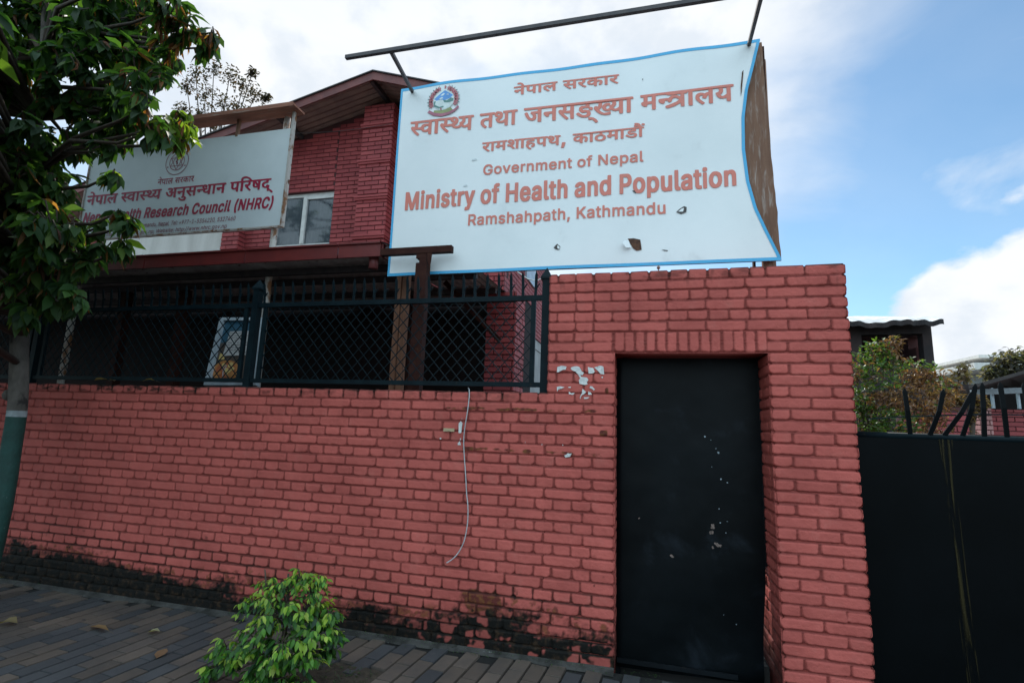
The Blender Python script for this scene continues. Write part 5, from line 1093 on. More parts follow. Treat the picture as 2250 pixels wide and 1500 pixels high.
def relief(u0, u1, v0, v1, step, bricks, seed, stain=None, mask=None, worn=1.0):
    """Height field of bricks with soft, chipped edges. bricks: (u0, u1, v0, v1, ragged)."""
    nu, nv = int(round((u1 - u0) / step)) + 1, int(round((v1 - v0) / step)) + 1
    u = np.linspace(u0, u1, nu)
    v = np.linspace(v0, v1, nv)
    U, V = np.meshgrid(u, v)
    ph = np.mod((V - LOW) / CH, 1.0)                       # weathered joints: deep under each brick, nearly flush on top of the next
    h = -0.011 - 0.008 * sstep(0.16, 0.06, ph) + 0.007 * sstep(0.84, 0.94, ph) + 0.004 * (vnoise(U * 40, V * 40, seed) - 0.5)
    h0 = h.copy()
    on = np.zeros(U.shape)
    tone = np.full(U.shape, 0.5)
    wob = (vnoise(U * 28, V * 28, seed + 1, 3) - 0.5)
    big = (vnoise(U * 9, V * 9, seed + 2, 3) - 0.5)
    gr = (vnoise(U * 75, V * 75, seed + 3, 2) - 0.5)
    bid = np.full(U.shape, -1)
    for n_, (a, b, c, d) in enumerate(bricks):
        i0, i1 = np.searchsorted(u, [a - .004, b + .004])
        j0, j1 = np.searchsorted(v, [c - .004, d + .004])
        if i1 - i0 < 2 or j1 - j0 < 2:
            continue
        sl = (slice(j0, j1), slice(i0, i1))
        rg = np.random.default_rng([seed, int(round((b + 20) * 1000)), int(round(c * 1000))])
        uu, vv_ = U[sl], V[sl]
        w = wob[sl] * 0.009 * worn
        g = 0.0045
        jit = rg.uniform(-.003, .003, 4)
        dl, dr = uu - a - g + w + jit[0], b - g - uu + w + jit[1]
        db, dt = vv_ - c - g + w * 0.8 + jit[2], d - g - vv_ + w * 0.6 + jit[3]
        # rounded corners: lower ones more worn than upper ones
        dist = np.minimum(np.minimum(dl, dr), np.minimum(db, dt))
        for (dx, dz, lo, hi) in ((dl, db, .008, .034), (dr, db, .008, .034), (dl, dt, .004, .014), (dr, dt, .004, .014)):
            r = rg.uniform(lo, hi) * worn
            m_ = (dx < r) & (dz < r)
            dist = np.where(m_, np.minimum(dist, r - np.hypot(r - dx, r - dz)), dist)
        prof = sstep(-0.0025, 0.0065, dist)
        tl = rg.uniform(-1, 1, 3)
        top = 0.0022 * tl[0] + 0.0025 * tl[1] * (uu - (a + b) / 2) / 0.13 + 0.0016 * tl[2] * (vv_ - (c + d) / 2) / 0.037
        top = top + 0.0038 * big[sl] + 0.0026 * gr[sl] + 0.003 * wob[sl]
        h[sl] = np.maximum(h[sl], h0[sl] + (top - h0[sl]) * prof)
        on[sl] = np.maximum(on[sl], prof)
        tone[sl] = np.where(dist > -0.002, 0.5 + 0.42 * rg.uniform(-1, 1), tone[sl])
        bid[sl] = np.where(dist > -0.002, n_, bid[sl])
    at_ = np.zeros(U.shape + (4,), np.float32)
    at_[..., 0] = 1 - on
    at_[..., 1] = tone
    if stain is not None:
        mo, ba = stain(U, V, on, bid)
        at_[..., 2], at_[..., 3] = mo, ba
    idx_ = np.arange(nu * nv).reshape(nv, nu)
    q = np.stack([idx_[:-1, :-1], idx_[:-1, 1:], idx_[1:, 1:], idx_[1:, :-1]], -1)
    if mask is not None:
        cu = (U[:-1, :-1] + U[1:, 1:]) / 2
        cv = (V[:-1, :-1] + V[1:, 1:]) / 2
        q = q[mask(cu, cv)]
    return U, V, h, at_, q.reshape(-1, 4)


def stain_low(U, V, on, bid):
    n1 = vnoise(U * 2.2, V * 6, 41, 5, 0.6)
    n2 = vnoise(U * 16, V * 16, 42, 4, 0.6)
    n3 = vnoise(U * 45, V * 45, 47, 3, 0.6)
    left = sstep(-1.4, -4.8, U)
    right = sstep(-1.9, -0.9, U)
    line = 0.13 + 0.15 * left + 0.10 * right + 0.30 * (n1 - 0.5)
    mould = sstep(0.055, -0.045, V - line + 0.17 * (n2 - 0.5) + 0.07 * (n3 - 0.5))
    joints = (1 - on) * sstep(0.40, 0.10, V - line) * 0.75 * (0.4 + n2)
    mould = np.maximum(mould, joints)
    # scattered black scabs above the damp line and soot in the joints of the coping course
    scab = sstep(0.735, 0.79, n2) * sstep(0.9, 0.25, V) * sstep(0.42, 0.62, n1)
    mould = np.maximum(mould, scab)
    cop = sstep(1.72, 1.765, V) * (sstep(0.50, 0.72, vnoise(U * 11, V * 26, 43, 4, .6)) * 0.9 * (0.35 + 0.65 * left) + 0.55 * (1 - on))
    mould = np.clip(np.maximum(mould, cop), 0, 1)
    isl = sstep(.57, .64, vnoise(U * 11 + 5, V * 11, 48, 3, .6)) * right * on
    mould = mould * (1 - .65 * isl)
    # paint scraped off along two lines near the gateway, bare brick by the damp foot
    n4 = vnoise(U * 13, V * 20, 44, 4, 0.6)
    band1 = np.exp(-((V - 1.675) / 0.022) ** 2) * sstep(-1.55, -1.2, U) * sstep(-0.05, -.16, U) * 0.9
    band2 = np.exp(-((V - 1.375) / 0.024) ** 2) * sstep(-1.35, -1.1, U) * sstep(0, -.1, U) * 0.95
    bare = sstep(0.36, 0.52, n4 * (band1 + band2) * 1.0)
    spot = np.exp(-(((U + 0.93) / 0.20) ** 2 + ((V - 0.33) / 0.085) ** 2))
    bare = np.maximum(bare, sstep(0.34, 0.5, spot * (0.35 + n2)))
    foot = sstep(0.10, 0.02, np.abs(V - line - 0.03)) * sstep(0.52, 0.62, n2) * 0.8
    bare = np.clip(np.maximum(bare, foot), 0, 1) * (0.3 + 0.7 * on)
    return mould, bare


# low boundary wall --------------------------------------------------
WX0, WX1 = -8.6, -0.485
DX0, DX1, DZ = 0.0, 1.014, 2.10                              # door opening
bricks = []
for k in range(12, 36):
    z = course_z(k)
    for a, b in running(k, WX0, DX0 + 0.009):
        bricks.append((a, b, z, z + CH))
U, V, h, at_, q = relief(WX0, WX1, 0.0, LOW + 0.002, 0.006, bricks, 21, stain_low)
Y = -h
top_row = V[-1] + 0
# coping: joints sink a little, bricks stand unevenly
V[-1] = LOW - 0.010 + 0.012 * (1 - at_[-6, :, 0]) + 0.007 * (vnoise(U[-1] * 3.3, U[-1] * 0, 51) - 0.5) + 0.006 * (vnoise(U[-1] * 22, U[-1] * 0, 52) - 0.5)
V[-2] = V[-1] - 0.005
Y[-1] = 0.006
nu = U.shape[1]
verts = np.stack([U, Y, V], -1).reshape(-1, 3)
back = np.stack([U[-1], np.full(nu, 0.24), V[-1] - 0.004], -1)
base = np.stack([U[-1], np.full(nu, 0.24), np.full(nu, -0.05)], -1)
n0 = len(verts)
tr = np.arange(n0 - nu, n0)
br = np.arange(n0, n0 + nu)
er = br + nu
q2 = np.stack([tr[:-1], tr[1:], br[1:], br[:-1]], -1)
q3 = np.stack([br[:-1], br[1:], er[1:], er[:-1]], -1)
verts = np.concatenate([verts, back, base])
atc = np.concatenate([at_.reshape(-1, 4), at_[-6] * np.array([1, 1, 1, 0.0]) + np.array([0, 0, .25, 0]), np.tile([0, .5, .2, 0], (nu, 1))])
lo = (WX0, 0, 0)
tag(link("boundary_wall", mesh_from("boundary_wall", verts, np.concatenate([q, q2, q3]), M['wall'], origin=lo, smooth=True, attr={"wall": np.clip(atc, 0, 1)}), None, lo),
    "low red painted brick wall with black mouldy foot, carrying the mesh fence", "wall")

# gateway wall with the door opening ----------------------------------
GX0, GX1 = -0.49, 1.507


def stain_gate(U, V, on, bid):
    n2 = vnoise(U * 16, V * 16, 142, 4, 0.6)
    n1 = vnoise(U * 2.2, V * 6, 41, 5, 0.6)
    left = sstep(0.2, -0.3, U)
    line = 0.03 + 0.22 * left + 0.16 * (n1 - 0.5)
    mould = sstep(0.05, -0.05, V - line + 0.16 * (n2 - 0.5))
    cop = sstep(2.62, 2.665, V) * (sstep(0.5, 0.75, vnoise(U * 9, V * 20, 143, 4, .6)) * 0.5 + 0.3 * (1 - on))
    streak = sstep(0.66, 0.8, vnoise(U * 24, V * 5, 144, 3)) * sstep(2.45, 2.7, V) * 0.35
    mould = np.maximum(np.maximum(mould, cop), streak)
    n4 = vnoise(U * 13, V * 20, 44, 4, 0.6)
    bare = np.zeros(U.shape)
    chip = np.exp(-(((U + 0.075) / 0.030) ** 4 + ((V - 1.525) / 0.022) ** 4)) + np.exp(-(((U + 0.055) / 0.011) ** 4 + ((V - 1.825) / 0.022) ** 4))
    bare = np.maximum(bare, sstep(0.4, 0.5, chip * (0.7 + 0.5 * n2)))
    orange = sstep(1.494, 1.502, U) * sstep(.55, .6, n2) * (np.abs(V - 0.9) < .09)
    bare = np.maximum(bare, orange)
    m2, b2 = stain_low(U, np.minimum(V, 1.70), on, bid)
    lowpart = (U < 0.01) & (V < 1.80)
    mould = np.where(lowpart, m2, mould)
    bare = np.where(lowpart, np.maximum(b2, bare), bare)
    return np.clip(mould, 0, 1), np.clip(bare, 0, 1)


bricks = []
for k in range(0, 36):
    z = course_z(k)
    if k in (6, 7):
        spans = running(k, GX0, DX0 - 0.012)
    elif k < 6:
        spans = [s for s in running(k, GX0, 1.0) if s[1] < 0.995] if k % 2 == 0 else [(GX0, -.285), (-.285, -.155), (-.155, .105), (.105, .365), (.365, .625), (.625, .885)]
        last = spans[-1][1]
        spans += [(last, 1.02)] if k % 2 == 0 else []
    else:
        spans = running(k, GX0 - (.3 if k >= 12 else 0), DX0 + 0.009)
    if k >= 6:
        x = DX1 - 0.009
        off = 0.003
        tail = [(x, x + .25), (x + .25, GX1 + 0.01)] if k % 2 == 0 else [(x, x + .128), (x + .128, x + .378), (x + .378, GX1 + 0.01)]
        spans += [(a + random.uniform(-off, off) * (a > x), b) for a, b in tail]
    else:
        x = spans[-1][1]
        tail = [(x, x + .245), (x + .245, GX1 + .01)] if k % 2 == 0 else [(x, x + .128), (x + .128, x + .39), (x + .39, GX1 + .01)]
        if k % 2:
            tail = split(x, GX1 + .01, [x + S * 0.97, x + 2 * S * 0.97])
        spans += tail
    for a, b in spans:
        bricks.append((a, b, z, z + CH))
w = (DX1 + 0.006) / 14
for i in range(14):                                         # soldier course over the door
    x = -0.004 + i * w
    bricks.append((x, x + w, course_z(7), course_z(7) + 2 * CH))
hole = lambda u, v: ~((u > DX0 + .002) & (u < DX1 - .002) & (v < DZ - .003))
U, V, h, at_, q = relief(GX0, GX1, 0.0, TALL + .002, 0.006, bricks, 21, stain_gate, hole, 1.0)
Y = -h
nu = U.shape[1]
V[-1] = TALL - 0.010 + 0.012 * (1 - at_[-6, :, 0]) + 0.008 * (vnoise(U[-1] * 4, U[-1] * 0, 53) - 0.5)
V[-2] = V[-1] - .005
Y[-1] = .006
# the wall's left end stands free above the low wall: ragged brick ends
verts = np.stack([U, Y, V], -1)
endj = at_[:, 3, 0]
for c_, wgt in ((0, 1.0), (1, .6), (2, .25)):
    verts[:, c_, 0] += wgt * (0.012 * endj + 0.006 * (vnoise(V[:, 0] * 30, V[:, 0] * 0, 54) - .5))
    verts[:, -1 - c_, 0] -= wgt * (0.008 * at_[:, -4, 0] + 0.006 * (vnoise(V[:, 0] * 30, V[:, 0] * 0, 55) - .5))
verts = verts.reshape(-1, 3)
n0 = len(verts)
GD = 0.36                                                   # thickness
ex_v, ex_f, ex_a = [], [], []


def quad_block(lo_, hi_):
    b0 = n0 + len(ex_v)
    x0, y0, z0 = lo_
    x1, y1, z1 = hi_
    ex_v.extend([(x0, y0, z0), (x1, y0, z0), (x1, y1, z0), (x0, y1, z0), (x0, y0, z1), (x1, y0, z1), (x1, y1, z1), (x0, y1, z1)])
    for f in ((0, 3, 2, 1), (4, 5, 6, 7), (0, 1, 5, 4), (1, 2, 6, 5), (2, 3, 7, 6), (3, 0, 4, 7)):
        ex_f.append([b0 + i for i in f])
    ex_a.extend([(0, .5, .05, 0)] * 8)


quad_block((GX0 + .004, .017, -.25), (DX0 - .004, GD, TALL - .012))
quad_block((DX0 - .004, .017, DZ + .004), (DX1 + .016, GD, TALL - .012))
quad_block((DX1 + .016, .017, -.25), (GX1 - .016, .60, TALL - .012))
# reveal on the right of the opening and outer face of the pier, bricks wrapped round the corner
more_v, more_a, more_q = [], [], []
off = n0 + len(ex_v)
for (xf, sgn, seed) in ((DX1, -1, 81), (GX1, 1, 91), (DX0, 1, 101)):
    br_ = []
    dep = .60 if xf == DX1 else GD
    for k in range(0 if xf == GX1 else 8, 36):
        z = course_z(k)
        js_ = [.115, .36] if k % 2 == 0 else [.24]
        for a, b in split(-.012, dep, js_):
            br_.append((a, b, z, z + CH))
    U2, V2, h2, a2, q_ = relief(-.004, dep, 0.0, TALL if xf == GX1 else DZ, 0.009, br_, seed, None, None, 0.9)
    X2 = xf + sgn * h2
    pv_ = np.stack([X2, U2, V2], -1).reshape(-1, 3)
    more_v.append(pv_)
    mo2 = a2.reshape(-1, 4)
    mo2[:, 2] = (sstep(.5, .1, V2 + .5 * (vnoise(U2 * 9, V2 * 9, 77, 4) - .5)) * .8).reshape(-1)
    more_a.append(mo2)
    more_q.append((q_ if sgn < 0 else q_[:, ::-1]) + off)
    off += len(pv_)
tr = np.arange(n0 - nu, n0)
cap = np.stack([U[-1], np.full(nu, GD), V[-1] - .004], -1)
cr_ = np.arange(off, off + nu)
q2 = np.stack([tr[:-1], tr[1:], cr_[1:], cr_[:-1]], -1)
verts = np.concatenate([verts, np.array(ex_v)] + more_v + [cap])
faces = np.concatenate([q, np.array(ex_f)] + more_q + [q2])
atc = np.concatenate([at_.reshape(-1, 4), np.array(ex_a)] + more_a + [at_[-6] * np.array([1, 1, 1, 0])])
lo = (GX0, 0, 0)
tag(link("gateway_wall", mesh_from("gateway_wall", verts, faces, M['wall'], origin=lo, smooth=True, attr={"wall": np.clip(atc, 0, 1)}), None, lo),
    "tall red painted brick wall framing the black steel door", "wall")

# ------------------------------------------------------------------ steel door
door = thing("steel_door", (0.0, 0.30, -0.1), "dented black sheet steel door set in the tall brick wall", "door")
nu, nv = 60, 120
u = np.linspace(0.004, 1.000, nu)
v = np.linspace(-0.095, 2.09, nv)
U, V = np.meshgrid(u, v)
Yd = 0.300 + 0.010 * (vnoise(U * 2.3, V * 1.6, 61, 3) - 0.5) + 0.004 * (vnoise(U * 7, V * 7, 62, 2) - .5)
Yd += 0.05 * ((U / 1.0) ** 2) * sstep(0.7, 0.0, V)                       # lower right corner bent inwards
Yd += 0.014 * sstep(0.02, 0.0, U - .006) + 0.012 * sstep(0.05, 0.0, V + 0.095)
U2 = U - 0.026 * sstep(0.68, 0.1, V) * (U > .9) * ((U - .9) / .1)
vv = np.stack([U2, Yd, V], -1).reshape(-1, 3)
idx = np.arange(nu * nv).reshape(nv, nu)
ff = np.stack([idx[:-1, :-1], idx[:-1, 1:], idx[1:, 1:], idx[1:, :-1]], -1).reshape(-1, 4)
nb = len(vv)
vb = vv + np.array([0, .006, 0])
fb = ff[:, ::-1] + nb
M['door_steel'] = two_tone("door_sheet", (0.0018, 0.0028, 0.0034), (0.0045, 0.0066, 0.0082), 1.7, 0.32, 0.75, 0.40, 0.0, (1, 1, 1), 0.06, (0.014, 0.0185, 0.024), 3.1, 0.54, 0.82, fine=0.3, spec=0.10)
link("panel", mesh_from("panel", np.concatenate([vv, vb]), np.concatenate([ff, fb]), M['door_steel'], origin=ORIGIN[door.name], smooth=True), door)
fr = MB()
fr.box((-0.01, .335, -.2), (0.03, .38, 2.12))
fr.box((0.03, .335, 2.055), (0.985, .38, 2.12))
fr.box((0.985, .335, .66), (1.03, .38, 2.12))
part("frame", fr, M['steel_black'], door)
sk = MB()
for k in range(1):
    sk.bar((0.006, .294, -.045), (.80, .296, -.05), .012, .03)
part("bottom_rail", sk, M['steel_black'], door)
M['fleck'] = two_tone("pale_paint_fleck", (0.32, 0.39, 0.43), (0.12, 0.15, 0.17), 40, rough=0.7)
M['scuff'] = two_tone("scuffed_primer", (0.21, 0.15, 0.13), (0.08, 0.06, 0.05), 60, rough=0.9)


def blob(mb, c, r, mi=0, n=9, ax=(1, 0, 0), az=(0, 0, 1), rough=0.35, sx=1.0):
    c, ax, az = Vector(c), Vector(ax), Vector(az)
    pts = []
    for i in range(n):
        a = 2 * math.pi * i / n
        rr = r * random.uniform(1 - rough, 1 + rough)
        pts.append(c + ax * (rr * sx * math.cos(a)) + az * (rr * math.sin(a)))
    mb.poly(pts[::1], mi)


def door_y(px, py):
    p = at(px, py, y=.30)
    j = int(np.clip((p.z + .095) / 2.185 * (nv - 1), 0, nv - 1))
    i = int(np.clip((p.x - .004) / .996 * (nu - 1), 0, nu - 1))
    return at(px, py, y=float(Yd[j, i]) - .0035)


fl = MB()
for px, py, r in ((1549, 959, .0085), (1562, 966, .004), (1573, 985, .005), (1578, 994, .0085), (1564, 1025, .004), (1584, 1052, .009), (1598, 1060, .006), (1580, 1117, .005), (1598, 1145, .005), (1595, 1170, .004), (1583, 1148, .005), (1618, 1371, .004), (1590, 1350, .003), ):
    blob(fl, door_y(px, py), r * .85)
part("paint_speck", fl, M['fleck'], door)
fl = MB()
for px, py, r in ((1566, 1156, .014), (1564, 1169, .012), (1575, 1196, .016), (1566, 1202, .009), (1477, 1222, .012), (1404, 1138, .006), (1583, 1198, .008)):
    blob(fl, door_y(px, py), r, 0, 11, rough=.55)
part("scuff_stain", fl, M['scuff'], door)

# strip of the yard seen through the gap beside the door: an inner brick pier coloured to look sunlit
yp = MB()


def brick_boxes(mb, x0, x1, z0, z1, y, face=(0, -1), L=0.24, H=0.073, j=0.010, depth=0.02, proud=0.012, bond=0.5, mi=1, jit=0.004, clip=None):
    """Rows of single bricks as shallow blocks on a vertical plane. face (0,-1) looks to -y, (1,0) to +x, (-1,0) to -x."""
    k = 0
    z = z0
    while z < z1 - 0.02:
        zz = min(z + H, z1)
        x = x0 - (bond * L if k % 2 else 0)
        while x < x1:
            a, b = max(x, x0), min(x + L, x1)
            if b - a > 0.03 and (clip is None or clip(a + j / 2, b - j / 2, z, zz - j)):
                p = proud + random.uniform(-jit, jit) * .6
                t = random.random()
                e = .004
                a2, b2, c2, d2 = a + j / 2, b - j / 2, z + j / 2, zz - j / 2
                pts = [(a2, 0, c2), (b2, 0, c2), (b2, 0, d2), (a2, 0, d2), (a2 + e, p, c2 + e), (b2 - e, p, c2 + e), (b2 - e, p, d2 - e), (a2 + e, p, d2 - e)]
                if face == (0, -1):
                    vs = [(q_[0], y - q_[1], q_[2]) for q_ in pts]
                    fs = [(4, 5, 6, 7), (0, 1, 5, 4), (1, 2, 6, 5), (2, 3, 7, 6), (3, 0, 4, 7)]
                elif face == (1, 0):
                    vs = [(y + q_[1], q_[0], q_[2]) for q_ in pts]
                    fs = [(4, 5, 6, 7), (0, 1, 5, 4), (1, 2, 6, 5), (2, 3, 7, 6), (3, 0, 4, 7)]
                else:
                    vs = [(y - q_[1], q_[0], q_[2]) for q_ in pts]
                    fs = [tuple(reversed(f)) for f in ((4, 5, 6, 7), (0, 1, 5, 4), (1, 2, 6, 5), (2, 3, 7, 6), (3, 0, 4, 7))]
                mb.add(vs, fs, mi, (t, t, t))
            x += L
        z += H
        k += 1


# ------------------------------------------------------------------ big gate with bent spikes
gate = thing("vehicle_gate", (1.55, 0.14, 0.0), "wide black sheet steel gate with bent spikes along its top", "gate")
GY = 0.12
gp = MB()
gp.box((1.535, GY, 0.06), (4.6, GY + .004, 1.575))
M['gate_steel'] = two_tone("gate_sheet", (0.0010, 0.0016, 0.0020), (0.0022, 0.0032, 0.0042), 1.5, 0.35, 0.8, 0.45, 0.0, (1, 1, 1), 0.04, (0.007, 0.0055, 0.005), 5, 0.66, 0.85, fine=0.25, spec=0.06)
part("panel", gp, M['gate_steel'], gate)
gr_ = MB()
gr_.tube([(1.535, GY + .015, 1.578), (4.6, GY + .015, 1.578)], .022, 10)
part("top_rail", gr_, M['fence_steel'], gate, True)
for x in (1.56, 3.05):
    gs = MB()
    gs.bar((x, GY + .03, .06), (x, GY + .03, 1.56), .04, .05)
    part("stile", gs, M['steel_black'], gate)
st = MB()
a = at(2075, 962, y=GY - .004)
M['stain_ochre'] = two_tone("ochre_run_mark", (0.026, 0.021, 0.008), (0.009, 0.008, 0.005), 30, rough=0.5, stretch=(1, 1, .2))
path = [(2078, 963), (2080, 1000), (2087, 1040), (2090, 1090), (2098, 1150), (2108, 1230), (2118, 1330), (2130, 1430), (2140, 1500)]
wid = [.038, .030, .026, .030, .032, .030, .034, .032, .03]
for (p0_, p1_, w0_, w1_) in zip(path[:-1], path[1:], wid[:-1], wid[1:]):
    p, q_ = at(*p0_, y=GY - .003), at(*p1_, y=GY - .003)
    st.add([p + Vector((-w0_, 0, 0)), p + Vector((w0_, 0, 0)), q_ + Vector((w1_, 0, 0)), q_ + Vector((-w1_, 0, 0))], [(3, 2, 1, 0)])
rm, rn, rl, rb_ = material("ochre_run_mark", 0.5, 0, 0.1)
rb_.inputs["Base Color"].default_value = (0.034, 0.027, 0.010, 1)
rl.new(N_math(rn, rl, 'MULTIPLY', N_ramp(rn, rl, N_noise(rn, rl, 34, 4, 0.6, (1, 1, .035), 1.2), 0.50, 0.66), 0.85), rb_.inputs["Alpha"])
M['stain_ochre'] = rm
part("run_mark", st, M['stain_ochre'], gate)
rail = MB()
rp = [at(x, y, y=yy) for x, y, yy in ((1905, 920, .10), (1990, 915, .12), (2060, 913, .12), (2150, 910, .12), (2330, 912, .12))]
for p, q_ in zip(rp[:-1], rp[1:]):
    rail.bar(p, q_, .018, .008)
part("cross_bar", rail, M['fence_steel'], gate)
for (x0, y0, x1, y1, bx) in ((2000, 952, 1988, 860, 0), (2043, 956, 2072, 862, 1), (2075, 956, 2135, 865, 1), (2115, 957, 2142, 850, 1), (2163, 958, 2158, 848, 0), (2213, 959, 2198, 847, 0), (2268, 960, 2250, 848, 0), (2325, 961, 2310, 848, 0), (2385, 962, 2372, 850, 0)):
    sp = MB()
    p0, p1 = at(x0, y0, y=GY), at(x1, y1, y=GY - .02 * bx)
    mid = p0.lerp(p1, .55) + Vector((.006 if bx else -.004, -.012, 0))
    nrm = (p1 - mid).normalized()
    sp.bar(p0, mid, .026, .008, up=(0, 1, 0))
    sp.bar(mid, p1, .026, .008, up=(0, 1, 0))
    sp.bar(p1, p1 + nrm * .022, .026, .008, up=(0, 1, 0), taper=.25)
    part("spike", sp, M['gate_steel'], gate)

# ------------------------------------------------------------------ fence on the low wall
FY = 0.10
fence = thing("iron_fence", (-3.2, FY, LOW), "dark green spiked iron fence with diamond mesh on the low wall", "fence")
posts = [-8.37, -5.76, -3.18, -0.526]
for x in posts:
    pb_ = MB()
    pb_.box((x - .030, FY - .03, LOW - .02), (x + .030, FY + .03, 2.69))
    pb_.box((x - .043, FY - .039, 2.69), (x + .043, FY + .039, 2.705))
    pb_.add([(x - .043, FY - .039, 2.705), (x + .043, FY - .039, 2.705), (x + .043, FY + .039, 2.705), (x - .043, FY + .039, 2.705), (x, FY, 2.79)], [(0, 1, 4), (1, 2, 4), (2, 3, 4), (3, 0, 4)])
    part("post", pb_, M['fence_steel'], fence)
for a, b in zip(posts[:-1], posts[1:]):
    for z, hgt in ((2.545, .040), (1.868, .036)):
        r_ = MB()
        r_.box((a + .034, FY - .016, z - hgt / 2), (b - .034, FY + .016, z + hgt / 2))
        part("rail", r_, M['fence_steel'], fence)
    for x in (a + .10, b - .10):
        s_ = MB()
        s_.box((x - .018, FY - .013, 1.887), (x + .018, FY + .013, 2.524))
        part("stile", s_, M['fence_steel'], fence)
    dm = MB()
    x0, x1, z0, z1 = a + .119, b - .119, 1.888, 2.523
    d = 0.098
    hgt = z1 - z0
    slope = 1.12
    run = hgt / slope
    for sgn in (1, -1):
        x = x0 - run
        while x < x1:
            pa, pb2 = (x, z0), (x + run, z1)
            if sgn < 0:
                pa, pb2 = (x + run, z0), (x, z1)
            (ax, az), (bx, bz) = pa, pb2
            lo_, hi_ = 0.0, 1.0
            dx = bx - ax
            for lim, side in ((x0, 1), (x1, -1)):
                t = (lim - ax) / dx
                if (dx > 0) == (side > 0):
                    lo_ = max(lo_, t)
                else:
                    hi_ = min(hi_, t)
            if hi_ - lo_ > .02:
                yy = FY + (.004 if sgn > 0 else -.004)
                dm.bar((ax + dx * lo_, yy, az + (bz - az) * lo_), (ax + dx * hi_, yy, az + (bz - az) * hi_), .0062, .0062)
            x += d
    part("diamond_mesh", dm, M['fence_steel'], fence)
    n = int(round((b - a - .16) / .099))
    for i in range(n + 1):
        x = a + .085 + (b - a - .17) * i / n + random.uniform(-.004, .004)
        if x < -7.6:
            continue
        sb = MB()
        lean = random.uniform(-.008, .008)
        z0 = 2.565
        y0 = FY - .012
        sb.bar((x, y0, z0), (x + lean * .5, y0 - .004, z0 + .085), .022, .005, up=(0, 1, 0))
        sb.bar((x + lean * .5, y0 - .004, z0 + .085), (x + lean, y0 - .016, z0 + .155), .022, .005, up=(0, 1, 0))
        sb.bar((x + lean, y0 - .016, z0 + .155), (x + lean * 1.2, y0 - .022, z0 + .19), .022, .005, up=(0, 1, 0), taper=.12)
        # little side barb split from the bar
        sb.bar((x + .006, y0 - .006, z0 + .05), (x + .030, y0 - .014, z0 + .085), .009, .004, up=(0, 1, 0))
        sb.bar((x + .030, y0 - .014, z0 + .085), (x + .040, y0 - .014, z0 + .088), .009, .004, up=(0, 1, 0), taper=.3)
        part("spike", sb, M['fence_steel'], fence)


# ------------------------------------------------------------------ lettering from outlines
def lettering(name, key, x0, x1, z_base, unit_h, y, mat, parent, shear=0.0):
    """Sign lettering as filled curves turned into a thin mesh. unit_h: height of 100 outline units in metres."""
    w, s = TEXT[key]
    kx = (x1 - x0) / w
    kz = unit_h / 100.0
    cu = bpy.data.curves.new(name, 'CURVE')
    cu.dimensions = '2D'
    cu.fill_mode = 'FRONT'
    for poly in s.split(';'):
        pts = [tuple(map(int, q.split(','))) for q in poly.split()]
        sp = cu.splines.new('POLY')
        sp.points.add(len(pts) - 1)
        sp.use_cyclic_u = True
        for i, (a, b) in enumerate(pts):
            sp.points[i].co = (x0 + kx * a + shear * kz * b, z_base + kz * b, 0, 1)
    tmp = bpy.data.objects.new(name, cu)
    COL.objects.link(tmp)
    bpy.context.view_layer.update()
    me = bpy.data.meshes.new_from_object(tmp.evaluated_get(bpy.context.evaluated_depsgraph_get()))
    bpy.data.objects.remove(tmp)
    bpy.data.curves.remove(cu)
    o = ORIGIN[parent.name]
    for v in me.vertices:
        x, z = v.co.x, v.co.y
        v.co = (x - o.x, y(x, z) - o.y if callable(y) else y - o.y, z - o.z)
    me.materials.clear()
    me.materials.append(mat)
    me.name = name
    return link(name, me, parent)


# ------------------------------------------------------------------ ministry sign
SY = 0.35
SX0, SX1, SZ0, SZ1 = -2.045, 1.215, 2.852, 4.722
sign = thing("ministry_sign", (-0.4, SY, LOW), "big white ministry signboard with blue border and peeling right edge above the wall", "signboard")
right = [(90, 1669), (120, 1662), (150, 1655), (200, 1642), (260, 1635), (330, 1636), (400, 1645), (460, 1662), (510, 1686), (566, 1716)]
rz = np.array([at(x, y, y=SY).z for y, x in right])
rx = np.array([at(x, y, y=SY).x for y, x in right])
o_ = np.argsort(rz)
rz, rx = rz[o_], rx[o_]


def right_edge(z):
    return float(np.interp(z, rz, rx))


def bulge(x, z):
    """The loose vinyl curls towards the street at its free edge and sags a little elsewhere."""
    t = (x - SX0) / (SX1 - SX0)
    curl = max(0.0, t - .86) / .14
    edge_off = max(0.0, SX1 - right_edge(z))
    return SY - 0.18 * edge_off * curl ** 2 - 0.006 * math.sin(x * 2.1 + z) - .004 * math.sin(x * 5.3 - z * 3.1) - .003


nu, nv = 110, 60
uu = np.linspace(0, 1, nu)
zz = np.linspace(SZ0, SZ1, nv)
vs = []
top_sag = lambda x: 0.006 * math.sin(x * 3.4) - 0.004 * math.sin(x * 9.1)
for z in zz:
    xr = right_edge(z)
    for t in uu:
        x = SX0 + t * (xr - SX0)
        tz = (z - SZ0) / (SZ1 - SZ0)
        vs.append((x, bulge(x, z), z + top_sag(x) * tz ** 3))
vs = np.array(vs)
idx = np.arange(nu * nv).reshape(nv, nu)
ff = np.stack([idx[:-1, :-1], idx[:-1, 1:], idx[1:, 1:], idx[1:, :-1]], -1).reshape(-1, 4)
vb = vs + np.array([0, .002, 0])
link("banner", mesh_from("banner", np.concatenate([vs, vb]), np.concatenate([ff, ff[:, ::-1] + len(vs)]), M['banner'], origin=ORIGIN[sign.name], smooth=True), sign)
